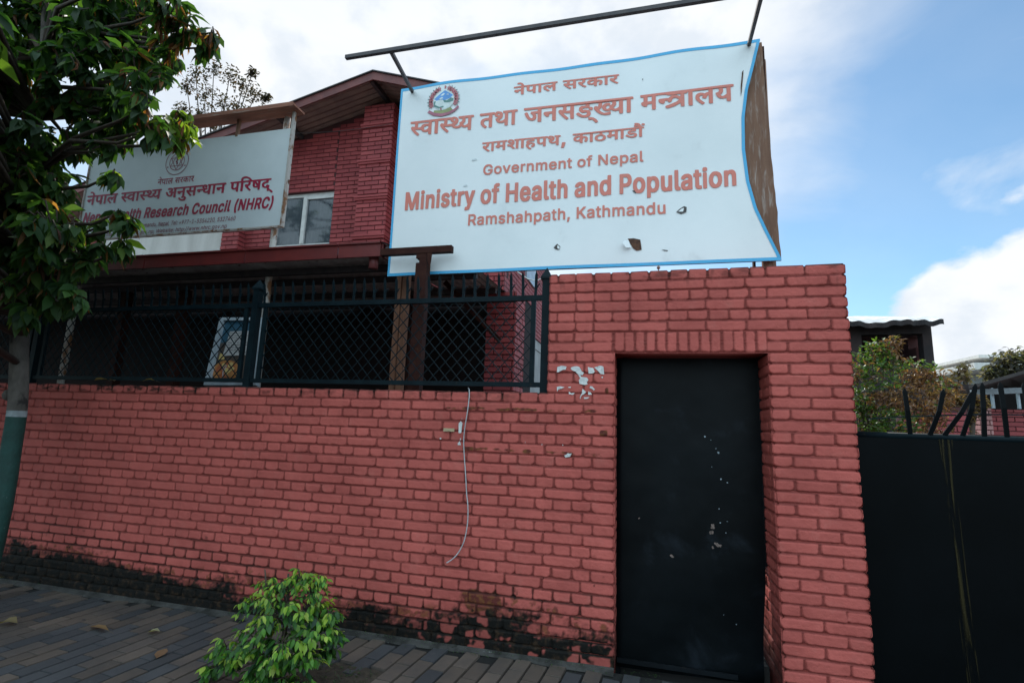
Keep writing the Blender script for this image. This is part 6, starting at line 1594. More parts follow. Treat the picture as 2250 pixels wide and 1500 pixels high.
# blue border strips lie 2 mm proud of the vinyl
BW = 0.026
bd = MB()
xs = np.linspace(SX0, right_edge(SZ1), 80)
for a, b in zip(xs[:-1], xs[1:]):
    bd.add([(a, bulge(a, SZ1) - .002, SZ1 - BW + top_sag(a)), (b, bulge(b, SZ1) - .002, SZ1 - BW + top_sag(b)), (b, bulge(b, SZ1) - .002, SZ1 + .002 + top_sag(b)), (a, bulge(a, SZ1) - .002, SZ1 + .002 + top_sag(a))], [(0, 1, 2, 3)])
xs = np.linspace(SX0, right_edge(SZ0), 60)
for a, b in zip(xs[:-1], xs[1:]):
    bd.add([(a, bulge(a, SZ0) - .002, SZ0), (b, bulge(b, SZ0) - .002, SZ0), (b, bulge(b, SZ0) - .002, SZ0 + BW), (a, bulge(a, SZ0) - .002, SZ0 + BW)], [(0, 1, 2, 3)])
zs = np.linspace(SZ0 + BW, SZ1 - BW, 60)
for a, b in zip(zs[:-1], zs[1:]):
    bd.add([(SX0, bulge(SX0, a) - .002, a), (SX0 + BW * .8, bulge(SX0, a) - .002, a), (SX0 + BW * .8, bulge(SX0, b) - .002, b), (SX0, bulge(SX0, b) - .002, b)], [(0, 1, 2, 3)])
    ra, rb = right_edge(a), right_edge(b)
    bd.add([(ra - BW * .85, bulge(ra - BW, a) - .003, a), (ra + .001, bulge(ra, a) - .003, a), (rb + .001, bulge(rb, b) - .003, b), (rb - BW * .85, bulge(rb - BW, b) - .003, b)], [(0, 1, 2, 3)])
part("border", bd, M['banner_blue'], sign)


def band(key, left, rght, head, base, units, name, mat, parent, yy, off, shear=0.0):
    """Place a text line by its measured ends: left/right extents and the heights of headline (or cap line) and base."""
    a, b = at(*left, y=yy), at(*rght, y=yy)
    h, c = at(*head, y=yy), at(*base, y=yy)
    return lettering(name, key, a.x, b.x, c.z, (h.z - c.z) * 100.0 / units, (lambda x, z: bulge(x, z) - off) if parent is sign else yy - off, mat, parent, shear)


LC = M['letter_coral']
band('np_small', (1129, 205), (1360, 164), (1247, 178), (1245, 196.5), 71, "lettering", LC, sign, SY, .0045)
band('np_big', (902, 292), (1611.5, 186), (1600, 188), (1600, 222.5), 71, "lettering", LC, sign, SY, .0045)
band('np_path', (1060, 322), (1417, 277), (1340, 287), (1337, 308), 71, "lettering", LC, sign, SY, .0045)
band('en_gov', (1063, 377), (1414, 345), (1325, 340), (1323, 363), 105, "lettering", LC, sign, SY, .0045)
band('en_min', (889, 466), (1617.5, 405), (1121, 404), (1120, 444), 105, "lettering", LC, sign, SY, .0045)
band('en_ram', (1029, 502), (1462.5, 472), (1269, 456), (1268, 481), 105, "lettering", LC, sign, SY, .0045)

# emblem: flower wreath round snow peaks, hills and a pale field, ribbon below
EC = at(976, 222, y=SY)
ER = abs(at(1011, 222, y=SY).x - EC.x)
emb = MB()
EM = [M['e_white'], M['e_blue'], M['e_green'], M['e_olive'], M['e_red'], M['e_ribbon']]


def ep(pts, mi, lay):
    emb.poly([(EC.x + x * ER, bulge(EC.x, EC.z) - .003 - .0006 * lay, EC.z + y * ER) for x, y in pts], mi)


def arc(r, a0, a1, n=20, cx=0, cy=0, sy=1.0):
    return [(cx + r * math.cos(R(a0 + (a1 - a0) * i / n)), cy + sy * r * math.sin(R(a0 + (a1 - a0) * i / n))) for i in range(n + 1)]


ep(arc(.66, 0, 360, 36)[:-1], 0, 1)
ep([(-.60, .12), (-.25, .42), (.05, .62), (.30, .45), (.58, .25), (.40, .08), (.1, -.02), (-.2, .05), (-.45, .0)], 1, 2)
ep([(-.22, .30), (-.02, .46), (.06, .38), (-.06, .28)], 0, 3)
ep([(.14, .34), (.28, .38), (.30, .28)], 0, 3)
ep([(-.30, .10), (-.12, .20), (-.02, .12), (-.18, .06)], 0, 3)
ep([(-.05, .02), (.2, -.06), (.45, .10), (.62, .02), (.60, -.14), (.3, -.2), (.05, -.16)], 2, 3)
ep([(-.62, -.05), (-.48, -.02), (-.54, -.25), (-.25, -.42), (.02, -.38), (.02, -.46), (-.28, -.52), (-.58, -.36)], 2, 3)
ep([(-.62, -.80), (-.55, -.60), (-.2, -.66), (.15, -.62), (.45, -.50), (.62, -.70), (.3, -.84), (-.2, -.92)], 3, 2)
ep([(-.98, -.70), (-.86, -.56), (-.55, -.76), (-.1, -.86), (.35, -.82), (.7, -.66), (.92, -.46), (1.0, -.58), (.75, -.82), (.4, -.98), (-.1, -1.05), (-.6, -.94)], 5, 4)
ep([(-.2, -.5), (-.16, -.62), (-.08, -.66), (-.1, -.5)], 4, 4)
ep([(.02, .95), (.02, .72), (.16, .76), (.08, .82), (.16, .86)], 4, 3)
for i in range(19):
    a = 200 - i * 220 / 18 if i else 200
    if 76 < a < 104:
        continue
    cx, cy = .80 * math.cos(R(a)), .80 * math.sin(R(a)) - .02
    for k in range(5):
        q = R(a + k * 72 + i * 20)
        ep([(cx, cy), (cx + .13 * math.cos(q - .5), cy + .13 * math.sin(q - .5)), (cx + .16 * math.cos(q), cy + .16 * math.sin(q)), (cx + .13 * math.cos(q + .5), cy + .13 * math.sin(q + .5))], 4, 6 + (k % 2) * .4)
    for sgn in (-1, 1):
        q = R(a + sgn * 30)
        ep([(cx + .05 * math.cos(q), cy + .05 * math.sin(q)), (cx + .2 * math.cos(q + .18), cy + .2 * math.sin(q + .18)), (cx + .27 * math.cos(q), cy + .27 * math.sin(q))], 2, 5)
part("emblem", emb, EM, sign)

# rusty sheet behind the vinyl, its frame, posts
bs = MB()
tr_, br_ = at(1673, 89, y=.372), at(1717, 568, y=.372)
n = 24
pts_f = []
for i in range(n + 1):
    t = i / n
    z = SZ0 + .004 + (SZ1 - .012 - SZ0) * t
    pts_f.append((tr_.x * t + br_.x * (1 - t) + (random.uniform(-.004, .004) if 0 < i < n else 0), z))
for (xa, za), (xb, zb) in zip(pts_f[:-1], pts_f[1:]):
    wv = lambda z: .006 * math.sin(z * 9)
    bs.add([(SX0 + .004, .372, za), (xa, .372 + wv(za), za), (xb, .372 + wv(zb), zb), (SX0 + .004, .372, zb), (SX0 + .004, .378, za), (xa, .378 + wv(za), za), (xb, .378 + wv(zb), zb), (SX0 + .004, .378, zb)],
           [(0, 1, 2, 3), (7, 6, 5, 4), (1, 5, 6, 2), (0, 3, 7, 4)])
part("backing_sheet", bs, M['rust'], sign)
fr = MB()
for z in (SZ0 + .045, 3.78, SZ1 - .05):
    fr.bar((SX0 + .01, .40, z), (1.16, .40, z), .035, .035)
for x in (-2.02, -.4, 1.16):
    fr.bar((x, .405, SZ0 + .03), (x, .405, SZ1 - .03), .034, .034, up=(0, 1, 0))
part("frame", fr, M['brown_steel'], sign)
for px, w in ((1690, .052), (1657, .013)):
    p = at(px, 588, y=.46)
    po = MB()
    po.tube([(p.x, .46, 0), (p.x, .46, 2.88 if w < .03 else 4.6)], w, 10)
    part("post", po, M['rust'] if w > .03 else M['brown_steel'], sign, True)

# holes: scorched rag edges round brown openings, with a flap of vinyl turned out
M['hole'] = two_tone("rust_in_tear", (0.115, 0.050, 0.026), (0.05, 0.022, 0.014), 40, rough=0.9)
M['tear_edge'] = two_tone("scorched_vinyl", (0.11, 0.10, 0.095), (0.03, 0.028, 0.028), 60, rough=0.8)


def hole_part(pts, layer=.006, mat='hole', nm="tear"):
    mb = MB()
    mb.poly([(lambda p: (p.x, bulge(p.x, p.z) - layer, p.z))(at(x, y, y=SY)) for x, y in pts])
    part(nm, mb, M[mat], sign)


hole_part([(1379, 525), (1392, 524), (1407, 527), (1410, 549), (1399, 551), (1391, 546), (1385, 536)])
hole_part([(1486, 466), (1493, 459), (1503, 453), (1509, 455), (1508, 466), (1497, 470)], mat='tear_edge')
hole_part([(1490, 465), (1497, 459), (1503, 457), (1501, 465)], .0075, mat='banner', nm="flap")
hole_part([(1217, 545), (1225, 537), (1232, 543), (1230, 550), (1222, 549)], mat='tear_edge')
hole_part([(1226, 540), (1231, 545), (1229, 549), (1225, 546)], .0075, mat='banner', nm="flap")
hole_part([(1389, 420), (1394, 419), (1398, 424), (1397, 426)], mat='tear_edge')
hole_part([(1453, 548), (1460, 549), (1468, 550), (1467, 551.5), (1459, 551)], mat='tear_edge')
hole_part([(1630, 160), (1633, 157), (1632, 170), (1629, 205), (1627, 215), (1627, 190)], mat='hole')
hole_part([(1411, 174), (1413, 173), (1413, 176), (1411, 176)], mat='tear_edge')
hole_part([(1037, 352), (1048, 350), (1049, 353), (1039, 355)], mat='board', nm="scuff_stain")
hole_part([(1019, 409), (1027, 407), (1028, 410), (1020, 412)], mat='board', nm="scuff_stain")
fl = MB()
P = [at(x, y, y=SY) for x, y in ((1381, 528), (1387, 545), (1376, 548), (1369, 540), (1371, 533))]
fl.add([(p.x, bulge(p.x, p.z) - (.008, .012, .045, .055, .04)[i], p.z) for i, p in enumerate(P)], [(0, 1, 2), (0, 2, 3), (0, 3, 4)])
part("flap", fl, M['banner'], sign)
# lamp bar held out in front of the sign on two arms
lb = MB()
lb.bar(at(760, 127, y=-.55), Vector((1.35, -.55, at(1540, 1, y=-.55).z)), .029, .029)
part("lamp_bar", lb, M['dark_bar'], sign)
for (bx, by, tx, ty) in ((905, 191, 860, 115), (1646, 86, 1672, -6)):
    am = MB()
    a = at(bx, by, y=.345)
    b = at(tx, ty, y=-.53)
    am.bar(a + Vector((0, 0.03, -.04)), b, .026, .026)
    part("lamp_arm", am, M['dark_bar'], sign)

# ------------------------------------------------------------------ T-headed steel post in front of the sign
TY = 0.24
tp = thing("t_post", (-1.68, TY, 0), "dark brown steel post with a T-shaped crossbar in front of the ministry sign", "post")
c = MB()
pa, pb2 = at(918, 580, y=TY), at(942, 580, y=TY)
xm, wd = (pa.x + pb2.x) / 2, pb2.x - pa.x
c.box((xm - wd / 2, TY - .04, 0), (xm + wd / 2, TY + .04, at(930, 580, y=TY).z))
part("column", c, M['brown_steel'], tp)
c = MB()
zc = at(930, 580, y=TY).z
zt = at(918, 553, y=TY).z
c.box((xm - wd * .25, TY - .03, zc), (xm + wd * .38, TY + .03, zt))
c.box((xm - wd * .55, TY - .032, zt - .07), (xm + wd * .3, TY + .032, zt))
c.add([(xm + wd * .42, TY - .035, zt - .01), (xm + wd * .95, TY - .035, zt - .005), (xm + wd * .78, TY - .035, zc - .06), (xm + wd * .50, TY - .035, zc + .02)], [(0, 1, 2, 3)])
part("splice_plate", c, M['brown_steel'], tp)
c = MB()
a, b = at(840, 556, y=TY), at(995, 550.5, y=TY)
c.bar(Vector((a.x, TY - .01, (a.z + b.z) / 2 + .003)), Vector((b.x, TY - .01, (a.z + b.z) / 2 + .003)), .055, .058)
part("crossbar", c, M['brown_steel'], tp)

# ------------------------------------------------------------------ research council sign
NY = 0.85
ns = thing("council_sign", (-5.0, NY, 0), "white health research council signboard with crimson lettering under a rusty hood", "signboard")
nTR, nBR = at(643, 283, y=NY), at(622, 496, y=NY)
NX1, NZ1, NZ0 = nTR.x, nTR.z, nBR.z
NX0 = at(182, 520, y=NY).x - .06
pn_ = MB()
pn_.box((NX0, NY - .012, NZ0), (NX1, NY + .012, NZ1))
part("panel", pn_, M['board'], ns)
fr = MB()
e = .018
fr.box((NX1 - .004, NY - .026, NZ0 - e), (NX1 + .022, NY + .02, NZ1 + .20))
fr.box((NX0 - .02, NY - .026, NZ0 - e), (NX0 - .001, NY + .02, NZ1 + .20))
fr.box((NX0, NY - .022, NZ0 - e), (NX1 - .005, NY + .02, NZ0 - .001))
part("frame", fr, M['rust_pole'], ns)
LD, LR = M['letter_dull'], M['letter_crimson']
band('np_small_thin', (346.5, 402), (428, 386), (415, 388), (414, 400), 71, "lettering", LR, ns, NY - .013, .003)
band('np_nhrc', (192, 437), (603.5, 389), (498, 402), (497.6, 423), 71, "lettering", LR, ns, NY - .013, .003)
band('en_nhrc', (181, 492), (600, 440), (540, 437), (538, 461), 105, "lettering", LR, ns, NY - .013, .003, .14)
band('en_tel', (241, 504), (517.5, 479), (440, 480.5), (439.5, 490), 105, "lettering", LD, ns, NY - .013, .003, .12)
band('en_web', (228, 519.5), (498.5, 497), (440, 496), (439.5, 505), 105, "lettering", LD, ns, NY - .013, .003, .12)
# seal: rings, star of two triangles, staff
sc_ = at(389.5, 356, y=NY - .013)
sr = (at(389.5, 328, y=NY - .013).z - sc_.z)
se = MB()
yy = NY - .016


def ring(r, w, n=48):
    for i in range(n):
        a, b = 2 * math.pi * i / n, 2 * math.pi * (i + 1) / n
        se.add([(sc_.x + q * math.cos(t), yy, sc_.z + q * math.sin(t)) for q, t in ((r - w, a), (r, a), (r, b), (r - w, b))], [(0, 1, 2, 3)])


def seg(x0, z0, x1, z1, w):
    d = Vector((x1 - x0, 0, z1 - z0)).normalized()
    nn = Vector((-d.z, 0, d.x)) * w * sr / 2
    p, q = Vector((sc_.x + x0 * sr, yy - .0007, sc_.z + z0 * sr)), Vector((sc_.x + x1 * sr, yy - .0007, sc_.z + z1 * sr))
    se.add([p - nn, q - nn, q + nn, p + nn], [(0, 1, 2, 3)])


ring(sr, sr * .05)
ring(sr * .66, sr * .05)
for tri in (90, 270):
    P = [(.60 * math.cos(R(tri + k * 120)), .60 * math.sin(R(tri + k * 120))) for k in range(3)]
    for k in range(3):
        seg(*P[k], *P[(k + 1) % 3], .045)
seg(0, -.22, 0, .28, .07)
for k in range(6):
    seg(.10 * math.sin(k * 1.6), -.2 + k * .075, .10 * math.sin((k + 1) * 1.6), -.2 + (k + 1) * .075, .06)
for a in (205, 335):
    ca, sa = .83 * math.cos(R(a)), .83 * math.sin(R(a))
    seg(ca - .05, sa, ca + .05, sa, .1)
part("seal", se, LD, ns)
# ring inscription bent round the seal
w, s = TEXT['np_nhrc']
cu = bpy.data.curves.new("seal_lettering", 'CURVE')
cu.dimensions = '2D'
for poly in s.split(';'):
    pts = [tuple(map(int, q.split(','))) for q in poly.split()]
    sp = cu.splines.new('POLY')
    sp.points.add(len(pts) - 1)
    sp.use_cyclic_u = True
    for i, (a, b) in enumerate(pts):
        th = R(205 - 230 * a / w)
        r = sr * (.735 + .16 * b / 71)
        sp.points[i].co = (r * math.cos(th), r * math.sin(th), 0, 1)
tmp = bpy.data.objects.new("seal_lettering", cu)
COL.objects.link(tmp)
bpy.context.view_layer.update()
me = bpy.data.meshes.new_from_object(tmp.evaluated_get(bpy.context.evaluated_depsgraph_get()))
bpy.data.objects.remove(tmp)
o = ORIGIN[ns.name]
for v in me.vertices:
    v.co = (sc_.x + v.co.x - o.x, yy - .0004 - o.y, sc_.z + v.co.y - o.z)
me.materials.clear()
me.materials.append(LD)
link("seal_lettering", me, ns)
# hood over the sign: narrow rusty boards on stub posts, leaning out
hd = MB()
hz = NZ1 + .20
a, b = at(200, 312, y=NY - .12), at(655, 246, y=NY - .12)
hd.box((NX0 - .05, NY - .14, hz), (NX1 + .09, NY + .06, hz + .022))
hd.box((NX0 - .05, NY - .15, hz - .02), (NX1 + .09, NY - .141, hz + .03))
part("hood", hd, two_tone("rusty_hood", (0.30, 0.120, 0.075), (0.19, 0.080, 0.052), 5, rough=0.8, stretch=(.5, 4, 4), c3=(0.30, 0.22, 0.18), s3=12, lo3=.58, hi3=.7, bump=.2), ns)
for x in (NX0 + .3, NX0 + 1.25, NX1 - .75):
    s_ = MB()
    s_.bar((x, NY + .0, NZ1 - .02), (x, NY + .0, hz), .035, .03, up=(0, 1, 0))
    part("strut", s_, M['rust'], ns)
for px, pyb in ((604, 500), (160, 690)):
    p0 = at(px, pyb, y=NY + .05)
    po = MB()
    po.tube([(p0.x + .02, NY + .05, 0.0), (p0.x, NY + .05, 2.6), (p0.x, NY + .05, NZ1 + .18)], .036, 12)
    part("post", po, M['rust_pole'], ns, True)


# ------------------------------------------------------------------ brick building behind the wall
HY = 3.10                 # front wall of the upper storey
PY = 2.88                 # face of the pilaster
BX0, BX1 = -17.0, -1.70   # left and right ends
bld = thing("brick_building", (-4.0, HY, 0), "red brick gabled building behind the low wall with a corrugated canopy", "building")
apex = at(822, 163, y=2.45)
sl_l = (apex.z - at(500, 287, y=2.45).z) / (apex.x - at(500, 287, y=2.45).x)
sl_r = (apex.z - at(948, 187, y=2.45).z) / (at(948, 187, y=2.45).x - apex.x)


def roof_z(x):
    return apex.z - ((apex.x - x) * sl_l if x < apex.x else (x - apex.x) * sl_r)


wt, wb2 = at(735, 417, y=HY), at(724, 534, y=HY)
WINX0, WINX1, WINZ0, WINZ1 = at(597, 505, y=HY).x, wt.x, wb2.z - .02, wt.z
SZB = at(1133, 705, x=BX1).z
FLOOR = 3.30
pil = (at(775, 527, y=PY).x, at(845, 500, y=PY).x)


def clip_front(a, b, z0, z1):
    if z1 > min(roof_z(a), roof_z(b)) - .06:
        return False
    if b > WINX0 and a < WINX1 and z1 > WINZ0 and z0 < WINZ1:
        return False
    if b > pil[0] + .02 and a < pil[1] - .02:
        return False
    return True


fw = MB()
# core of the front wall, cut round the window, following the roof slope
for (a, b, lo_, hi_) in ((BX0, WINX0, FLOOR, None), (WINX0, WINX1, FLOOR, WINZ0), (WINX0, WINX1, WINZ1, None), (WINX1, apex.x, FLOOR, None), (apex.x, BX1, FLOOR, None)):
    za, zb = (roof_z(a) - .03, roof_z(b) - .03) if hi_ is None else (hi_, hi_)
    lo2 = lo_
    fw.add([(a, HY, lo2), (b, HY, lo2), (b, HY, zb), (a, HY, za), (a, HY + .22, lo2), (b, HY + .22, lo2), (b, HY + .22, zb), (a, HY + .22, za)],
           [(0, 1, 2, 3), (7, 6, 5, 4), (0, 4, 5, 1), (3, 2, 6, 7), (1, 5, 6, 2), (0, 3, 7, 4)], 0, (.3, .3, .3))
brick_boxes(fw, BX0, WINX0 - .001, FLOOR, 7.0, HY, clip=clip_front, mi=1)
brick_boxes(fw, WINX0, WINX1, FLOOR, WINZ0, HY, clip=clip_front, mi=1)
brick_boxes(fw, WINX0, WINX1, WINZ1 + .003, 7.0, HY, clip=clip_front, mi=1)
brick_boxes(fw, WINX1 + .001, pil[0] - .001, FLOOR, 7.0, HY, clip=clip_front, mi=1)
brick_boxes(fw, pil[1] + .001, BX1, FLOOR, 7.2, HY, clip=clip_front, mi=1)
part("front_wall", fw, [M['mortar_dark'], M['brick_house']], bld)
# side wall towards the yard, upper storey carried over a pale ground floor set back
sw = MB()
SEND = 6.6
eave_r = roof_z(BX1)
sw.box((BX1 - .24, HY + .22, SZB), (BX1 - .012, SEND, eave_r), 0, (.3, .3, .3))
brick_boxes(sw, HY + .0, SEND, SZB, eave_r, BX1 - .012, face=(1, 0), mi=1)
part("side_wall", sw, [M['mortar_dark'], M['brick_house']], bld)
gw = MB()
gw.box((-4.6, 4.2, 0), (BX1 - .03, SEND, SZB - .19))
part("ground_floor_wall", gw, M['grey_plaster'], bld)
sl_ = MB()
sl_.box((BX0, HY + .51, SZB - .18), (BX1 - .02, SEND, SZB - .005))
part("floor_slab", sl_, M['grey_plaster'], bld)
cw = MB()
ccx = at(1063, 800, y=2.25).x, at(1130, 800, y=2.25).x
cw.box((ccx[0] + .012, 2.262, 0), (ccx[1] - .012, 2.75, 3.2), 0, (.3, .3, .3))
brick_boxes(cw, ccx[0], ccx[1], 0, 3.2, 2.262, mi=1, L=.235)
brick_boxes(cw, 2.25, 2.75, 0, 3.2, ccx[1] - .012, face=(1, 0), mi=1, L=.235)
part("pier", cw, [M['mortar_dark'], M['brick_house']], bld)
# wall at the back of the carport, its deep shade put into the colour
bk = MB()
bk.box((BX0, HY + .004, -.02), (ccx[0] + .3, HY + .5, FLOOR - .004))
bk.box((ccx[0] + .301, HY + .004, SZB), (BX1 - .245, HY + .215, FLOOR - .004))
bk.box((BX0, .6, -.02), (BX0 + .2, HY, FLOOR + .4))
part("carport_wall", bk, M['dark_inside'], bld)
# pilaster with three ledges, stepping out towards the street
pi_ = MB()
pz1 = roof_z((pil[0] + pil[1]) / 2) - .16
pi_.box((pil[0] + .012, PY + .012, FLOOR), (pil[1] - .012, HY + .0, pz1), 0, (.3, .3, .3))
brick_boxes(pi_, pil[0], pil[1], FLOOR, pz1, PY + .012, mi=1, L=.235)
brick_boxes(pi_, PY, HY, FLOOR, pz1, pil[1] - .012, face=(1, 0), mi=1)
brick_boxes(pi_, PY, HY, FLOOR, pz1, pil[0] + .012, face=(-1, 0), mi=1)
part("pilaster", pi_, [M['mortar_dark'], M['brick_house']], bld)
for py_ in (284, 362, 440, 525):
    z = at(800, py_, y=PY).z
    lg = MB()
    for s_ in (0, 1):
        lg.box((pil[0] - .012 - .012 * s_, PY - .024 - .014 * s_, z + .034 * s_), (pil[1] + .012 + .012 * s_, HY - .01, z + .030 + .034 * s_), 0, (.6, .6, .6))
    part("ledge", lg, M['brick_house'], bld)
pl2 = MB()
a = at(485, 520, y=PY + .05).x
pl2.box((a + .012, PY + .07, FLOOR), (a + .33, HY, 5.3), 0, (.3, .3, .3))
brick_boxes(pl2, a, a + .34, FLOOR, 5.3, PY + .07, mi=1, L=.235)
brick_boxes(pl2, PY + .06, HY, FLOOR, 5.3, a + .33, face=(1, 0), mi=1)
part("pilaster", pl2, [M['mortar_dark'], M['brick_house']], bld)
wpn = MB()
wpn.box((a - 2.6, HY - .09, 3.45), (a - .01, HY - .02, 4.9))
part("white_panel", wpn, M['white_plaster'], bld)
# window
wf = MB()
fw_ = .055
ycut = HY + .05
wf.box((WINX0 + .002, ycut, WINZ0 + .002), (WINX0 + fw_, ycut + .06, WINZ1 - .002))
wf.box((WINX1 - .035, ycut, WINZ0 + .002), (WINX1 - .002, ycut + .06, WINZ1 - .002))
wf.box((WINX0 + fw_ + .001, ycut, WINZ1 - .06), (WINX1 - .036, ycut + .06, WINZ1 - .002))
wf.box((WINX0 + fw_ + .001, ycut, WINZ0 + .002), (WINX1 - .036, ycut + .06, WINZ0 + .05))
mx = at(668, 480, y=ycut).x
wf.box((mx - .035, ycut - .012, WINZ0 + .052), (mx + .035, ycut + .05, WINZ1 - .062))
win = part("window", wf, M['white_frame'], bld)
sash = MB()
sash.box((mx + .036, ycut - .006, WINZ1 - .105), (WINX1 - .037, ycut + .03, WINZ1 - .062))
part("sash", sash, M['white_frame'], win)
for a, b in ((WINX0 + fw_ + .002, mx - .036), (mx + .036, WINX1 - .037)):
    g = MB()
    g.box((a, ycut + .02, WINZ0 + .051), (b, ycut + .026, WINZ1 - .063))
    part("pane", g, M['glass'], win)
cu_ = MB()
n = 60
xs = np.linspace(WINX0 + .02, WINX1 - .02, n)
pt = [(x, ycut + .13 + .018 * math.sin(x * 42) + .008 * math.sin(x * 97)) for x in xs]
for (xa, ya), (xb, yb) in zip(pt[:-1], pt[1:]):
    cu_.add([(xa, ya, WINZ0), (xb, yb, WINZ0), (xb, yb, WINZ1), (xa, ya, WINZ1)], [(0, 1, 2, 3)])
part("curtain", cu_, M['curtain'], win, True)
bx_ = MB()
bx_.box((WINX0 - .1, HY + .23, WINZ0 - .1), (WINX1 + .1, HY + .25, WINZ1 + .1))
part("dark_backing", bx_, M['dark_inside'], win)  # dark sheet closing the window behind the curtain
# small window high on the side wall
sw2 = MB()
p = at(1168, 612, x=BX1 + .004)
sw2.box((BX1 - .02, p.y - .5, p.z - .12), (BX1 + .03, p.y + .25, p.z + 1.0))
part("side_window", sw2, M['alu'], bld)

# roof: two corrugated slopes with fascia boards and purlin ends under the eaves
rf = MB()
RY0, RY1 = 2.45, SEND + .2
for (xa, xb) in ((BX0 - .4, apex.x), (apex.x, BX1 + .55)):
    n = int(abs(xb - xa) / .02)
    ys = np.arange(RY0, RY1 + .01, .055)
    za, zb = roof_z(xa), roof_z(xb)
    b0 = len(rf.v)
    for i, y in enumerate(ys):
        dz = .012 * (1 if i % 2 else -1)
        for x, z in ((xa, za), (xb, zb)):
            rf.v.append((x, y, z + dz))
    for i in range(len(ys) - 1):
        rf.f.append([b0 + 2 * i, b0 + 2 * i + 1, b0 + 2 * i + 3, b0 + 2 * i + 2])
        rf.m.append(0)
        rf.c.append(None)
roof = part("roof", rf, two_tone("corrugated_roof_sheet", (0.24, 0.145, 0.115), (0.17, 0.10, 0.085), 4, rough=.6), bld)
fa = MB()
for (xa, xb) in ((BX0 - .4, apex.x), (apex.x, BX1 + .55)):
    za, zb = roof_z(xa), roof_z(xb)
    h_ = .105
    fa.add([(xa, RY0 - .025, za - h_), (xb, RY0 - .025, zb - h_), (xb, RY0 - .025, zb + .02), (xa, RY0 - .025, za + .02), (xa, RY0 - .001, za - h_), (xb, RY0 - .001, zb - h_), (xb, RY0 - .001, zb + .02), (xa, RY0 - .001, za + .02)],
           [(0, 1, 2, 3), (7, 6, 5, 4), (0, 4, 5, 1), (3, 2, 6, 7), (1, 5, 6, 2), (0, 3, 7, 4)])
part("fascia", fa, M['roof_sheet'], roof)
cp = MB()
for (xa, xb) in ((BX0 - .42, apex.x), (apex.x, BX1 + .57)):
    za, zb = roof_z(xa), roof_z(xb)
    cp.bar((xa, RY0 - .02, za + .032), (xb, RY0 - .02, zb + .032), .06, .016, up=(0, 0, 1))
part("ridge_cap", cp, M['dark_bar'], roof)
for x in (apex.x - 3.3, apex.x - 1.65, apex.x - .05, apex.x + 1.2):
    pu = MB()
    z = roof_z(x) - .055
    pu.box((x - .03, RY0 + .03, z - .04), (x + .03, HY - .01, z + .03))
    part("purlin", pu, M['dark_bar'], roof)

# ------------------------------------------------------------------ carport canopy in front of the building
KY = 0.50
cz1 = at(600, 549, y=KY).z
cz0 = at(600, 575, y=KY).z
KX1 = at(838, 550, y=KY).x
can = thing("carport_canopy", (-4.0, KY, 0), "carport canopy with maroon fascia and corrugated underside before the brick building", "canopy")
edges = [-16.5, -13.5, -11.0, -9.2, at(318, 570, y=KY).x - 1.6, at(320, 570, y=KY).x, at(540, 560, y=KY).x, at(744, 552, y=KY).x, KX1]
for a, b in zip(edges[:-1], edges[1:]):
    f_ = MB()
    f_.box((a + .006, KY - .01, cz0), (b - .006, KY + .01, cz1))
    f_.box((a + .006, KY - .03, cz1 + .001), (b - .006, KY + .05, cz1 + .018))
    part("fascia", f_, M['maroon'], can)
f_ = MB()
f_.box((KX1 - .008, KY + .011, cz0), (KX1 + .012, KY + .62, cz1))
part("return_fascia", f_, M['maroon'], can)
gt = MB()
gt.add([(KX1 - .01, KY - .03, cz1 + .022), (KX1 + .18, KY + .10, cz1 - .035), (KX1 + .20, KY + .62, cz1 - .035), (KX1 - .01, KY + .62, cz1 + .022)], [(0, 1, 2, 3)])
gt.box((KX1 + .03, KY + .02, cz0 + .02), (KX1 + .20, KY + .08, cz0 + .10))
part("end_flashing", gt, M['dark_bar'], can)
dp_ = MB()
p = at(820, 590, y=KY + .10)
dp_.tube([(p.x, KY + .10, cz0 + .05), (p.x, KY + .10, at(820, 590, y=KY + .1).z - .0)], .046, 14)
dpo = part("downpipe", dp_, two_tone("maroon_pipe", (0.22, 0.06, 0.06), (0.17, 0.045, 0.045), 8, rough=.5), can, True)
cs = MB()
for (xa, xb, y0, y1) in ((-16.5, KX1 + .0, KY + .012, HY - .03), (KX1, -1.45, KY + .63, HY - .03)):
    xs = np.arange(xa, xb, .042)
    b0 = len(cs.v)
    for i, x in enumerate(xs):
        dz = .011 * (1 if i % 2 else -1)
        for y in (y0, y1):
            cs.v.append((x, y, cz0 + .035 + (y - KY) * .045 + dz))
    for i in range(len(xs) - 1):
        cs.f.append([b0 + 2 * i, b0 + 2 * i + 2, b0 + 2 * i + 3, b0 + 2 * i + 1])
        cs.m.append(0)
        cs.c.append(None)
part("roof_sheet", cs, M['corrugated'], can)
for y in (KY + .32, KY + .75, KY + 1.5, KY + 2.2):
    pu = MB()
    pu.box((-16.4, y, cz0 - .05 + (y - KY) * .045), (KX1 - .02 if y < KY + .63 else -1.5, y + .05, cz0 + .015 + (y - KY) * .045))
    part("purlin", pu, M['dark_bar'], can)
for x, y in ((at(400, 700, y=1.35).x, 1.35), (-6.3, 1.35), (at(905, 800, y=2.0).x, 2.0)):
    po = MB()
    po.box((x - .05, y - .05, 0), (x + .05, y + .05, cz0))
    part("post", po, M['brown_steel'], can)

